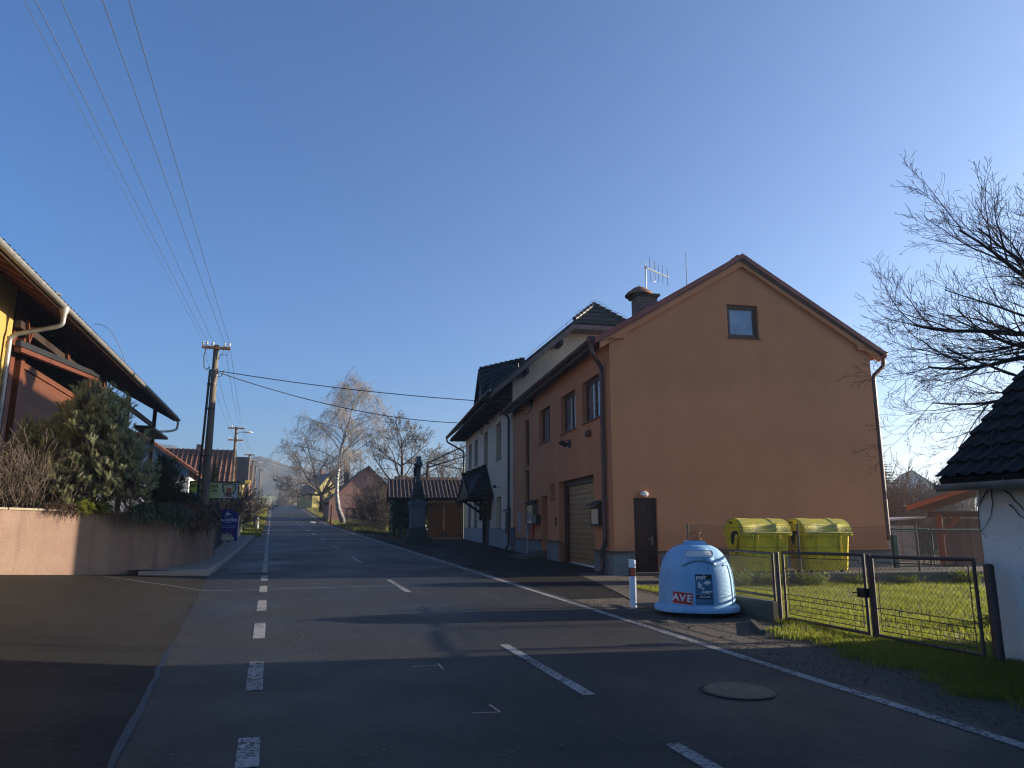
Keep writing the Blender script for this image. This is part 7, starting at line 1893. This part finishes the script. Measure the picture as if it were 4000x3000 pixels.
# distant scrub on the right horizon
F = Fast(); rr = random.Random(77)
spd = {0: (5, .18, .05, 7, .6, .55, .15), 1: (4, .2, .05, 5, .6, .5, .1), 2: (3, .2, .04, 0, 0, 0, 0), 'rmin': .03}
for i in range(60):
    x = rr.uniform(40, 110); y = rr.uniform(100, 150); branch(F, Vector((x, y, 1.5)), Vector((rr.uniform(-.2, .2), rr.uniform(-.2, .2), 1)).normalized(), rr.uniform(4, 7.5), .10, 0, rr, spd)
F.build('distant_scrub', M['twig_grey'], None, kind='stuff', label='hazy bare woodland on the horizon at the right', cat='woodland')

# ivy on the garage end and gatepost
rr = random.Random(9); v, f = [], []
def leafq(p, n, s):
    x = n.orthogonal().normalized(); y = n.cross(x); a = rr.random() * 6.3; X = x * cos(a) + y * sin(a); Y = n.cross(X); k = len(v); v.extend([(p - X * s * .5)[:], (p + Y * s * .6 - X * .1 * s)[:], (p + X * s * .6)[:], (p - Y * s * .6 - X * .1 * s)[:]]); f.append((k, k + 1, k + 2, k + 3))
for i in range(5200):
    if i % 5: u = -4.65 + 1.75 * rr.random() ** 1.1; z = .7 + 2.95 * rr.random(); k_ = 33.18 - rr.random() * .28 - .25 * max(0, sin(z * 2)) * .5
    else: u = -2.9 + rr.random() ** 2 * .55; z = .9 + 2.6 * rr.random(); k_ = 33.22 - rr.random() * .08
    leafq(Vector((u, k_, z)), Vector((rr.gauss(0, .5), -1, rr.gauss(.2, .5))).normalized(), rr.uniform(.08, .15))
for i in range(1800): leafq(Vector((-4.55 - rr.random() * .35, 33.2 + rr.random() * 4.2, .6 + rr.random() * 3.0)), Vector((-1, rr.gauss(0, .5), rr.gauss(.2, .4))).normalized(), rr.uniform(.08, .15))
o = mesh_vf(v, f, 'ivy', M['ivy'], None, C0, label='dark ivy covering the left end of the garage', cat='plant'); o.rotation_euler = (0, 0, BA)
# weeds along the retaining wall and behind the container
rr = random.Random(19)
def weed(x, y, z, n, h, label, m='herb', g=None, w=.5):
    v, f = [], []
    for i in range(n):
        a = rr.random() * 6.28; q = rr.random() * w * .5; p = Vector((q * cos(a), q * sin(a), 0)); d = Vector((cos(a) * .5, sin(a) * .5, 1)).normalized(); q2 = p.copy(); l = h * rr.uniform(.4, 1.1)
        for s in range(4):
            d = (d + rnd_perp(d, rr) * .2).normalized(); q3 = q2 + d * l / 4; s_ = rnd_perp(d, rr) * .006; k = len(v); v += [(q2 - s_)[:], (q2 + s_)[:], q3[:]]; f.append((k, k + 1, k + 2))
            for g2 in range(3):
                o = (rnd_perp(d, rr) + d * .4).normalized(); e = q2 + o * rr.uniform(.03, .08); s_ = d.cross(o) * rr.uniform(.012, .025); k = len(v); mid = (q2 + e) / 2; v += [q2[:], (mid + s_)[:], e[:], (mid - s_)[:]]; f.append((k, k + 1, k + 2, k + 3))
            q2 = q3
    return mesh_vf(v, f, 'weed', M[m], None, (x, y, z), label=label, cat='plant', group=g)
WL = ['leafy weed clump right behind the blue container', 'dark weed clump below the left yellow bin', 'weed clump below the gap between the yellow bins', 'weed clump below the right yellow bin', 'tall weed under the right end of the retaining wall', 'weed clump at the foot of the gate by the fence panel', 'low weed on the wall right of the yellow bins']
for (u, k, n, h), lb in zip(((1.9, -3.1, 110, .5), (2.75, -3.05, 120, .45), (3.75, -3.05, 80, .45), (5.0, -3.0, 80, .3), (8.0, -3.0, 90, .45), (3.1, -8.9, 60, .3), (6.4, -2.95, 60, .25)), WL):
    x, y, _ = BW(u, k); weed(x, y, ZW(x, y), n, h, lb)

# ---- grass: lawn and verge on the right as blades
def maskn(x, y): return sin(x * 1.3 + 2 * sin(y * .7)) * .5 + sin(y * 1.9 + 1.3 * sin(x * 1.1)) * .5
strip('lawn', frange(-8, 15.3, .5), lambda s: 7.25 if s < 9.7 else 7.9 + max(0, s - 10) * .45, lambda s: 8.25 if s < 6.9 else 17, 14, -.002, M['grassground'])
def blades(name, n, area, seed, h0, h1, mats, label, dens=None, w=.006):
    rg = np.random.default_rng(seed); V = np.zeros((n * 3, 3)); 
    l, s = area(rg, n); keep = np.ones(n, bool)
    if dens is not None: keep = rg.random(n) < np.clip(dens(l, s), 0, 1)
    l = l[keep]; s = s[keep]; n = len(l)
    zz = np.array([Z(a, b) for a, b in zip(l, s)]); x = l * cos(RA) - s * sin(RA); y = l * sin(RA) + s * cos(RA)
    h = rg.uniform(h0, h1, n) * (1 + .35 * np.sin(x * 3.1) * np.cos(y * 2.7)); a = rg.uniform(0, 2 * pi, n); b = rg.uniform(0, 2 * pi, n); lean = rg.uniform(.1, .75, n) * h
    V = np.zeros((n, 3, 3)); V[:, 0] = np.stack([x - np.cos(a) * w, y - np.sin(a) * w, zz], 1); V[:, 1] = np.stack([x + np.cos(a) * w, y + np.sin(a) * w, zz], 1)
    V[:, 2] = np.stack([x + np.cos(b) * lean, y + np.sin(b) * lean, zz + h], 1)
    me = bpy.data.meshes.new(name); me.vertices.add(n * 3); me.vertices.foreach_set('co', V.reshape(-1)); me.loops.add(n * 3); me.loops.foreach_set('vertex_index', np.arange(n * 3, dtype=np.int32)); me.polygons.add(n); me.polygons.foreach_set('loop_start', np.arange(0, n * 3, 3, dtype=np.int32)); me.polygons.foreach_set('loop_total', np.full(n, 3, dtype=np.int32)); me.update(); me.validate()
    me.materials.append(mats); o = bpy.data.objects.new(name, me); COL.objects.link(o); return tag(o, label=label, cat='grass', kind='stuff')
M['blade'] = mleaf('grass_blades', [(.06, .07, .011), (.11, .12, .017), (.15, .145, .028), (.20, .165, .07)], .55, .5, .3)
M['dryblade'] = mleaf('dry_grass_blades', [(.10, .11, .03), (.17, .15, .06), (.22, .18, .085)], .7, .35)
blades('lawn_grass', 120000, lambda g, n: (7.75 + 8.2 * g.random(n) ** 1.25, 5.6 + 9.6 * g.random(n)), 1, .035, .085, M['blade'], 'sunlit lawn behind the brown gates', w=.0055, dens=lambda l, s: .55 + .45 * (np.sin(l * 2.1 + 1.7 * np.sin(s * 1.3)) * .5 + .5) - 2.0 * ((s < 6.9) & (l > 8.3)))
blades('verge_grass', 75000, lambda g, n: (6.0 + 2.2 * g.random(n), 2.0 + 8.5 * g.random(n)), 2, .03, .085, M['blade'], 'grass verge between the road shoulder and the gates', dens=lambda l, s: (l - 5.95 - 1.0 * np.clip((s - 3.5) / 6.5, 0, 1) - .12 * np.sin(s * 4.1) - .10 * np.sin(s * 9.7 + l * 3)) * 2.2 - 1.6 * np.clip((s - 9.3) / .8, 0, 1) * (l < 7.7), w=.0055)
blades('roadside_grass', 26000, lambda g, n: (-2.5 + 2.0 * g.random(n), 46 + 110 * g.random(n) ** 1.5), 3, .07, .20, M['blade'], 'grass verge along the left side of the road', w=.02)
blades('bank_grass', 30000, lambda g, n: (6.1 + 7 * g.random(n), 55 + 95 * g.random(n) ** 1.4), 4, .10, .32, M['dryblade'], 'winter grass along the right side of the road', w=.025)
# stones and crumbs along the shoulder
rr = random.Random(33); mb = MB()
for i in range(700):
    s = 3 + 12.5 * rr.random() ** 1.0; l = 5.70 + rr.random() ** 1.6 * (1.5 if s < 9 else 3.5); r = rr.uniform(.006, .02); z = Z(l, s); o = len(mb.v)
    for k in range(5): a = k * 1.257 + rr.random() * .5; mb.v.append((l + r * cos(a), s + r * sin(a), z - .004))
    mb.v.append((l + rr.uniform(-.3, .3) * r, s + rr.uniform(-.3, .3) * r, z + r * rr.uniform(.5, .9)))
    for k in range(5): mb.f.append((o + k, o + (k + 1) % 5, o + 5)); mb.m.append(0)
mb.build('gravel_stones', M['gravel'], None, (0, 0, 0), RA, kind='stuff', label='loose stones on the gravel shoulder at the right', cat='gravel')

# ---- winter haze
mb = MB(); mb.bx(-1700, 1700, -90, 1650, -45, 96)
m = bpy.data.materials.new('haze'); m.use_nodes = True; nt = m.node_tree; nt.nodes.clear(); out = nt.nodes.new('ShaderNodeOutputMaterial'); pv = nt.nodes.new('ShaderNodeVolumePrincipled')
pv.inputs['Color'].default_value = (.80, .91, 1.0, 1); pv.inputs['Density'].default_value = .0009; pv.inputs['Anisotropy'].default_value = .55
nt.links.new(pv.outputs[0], out.inputs['Volume'])
mb.build('haze', m, kind='stuff')
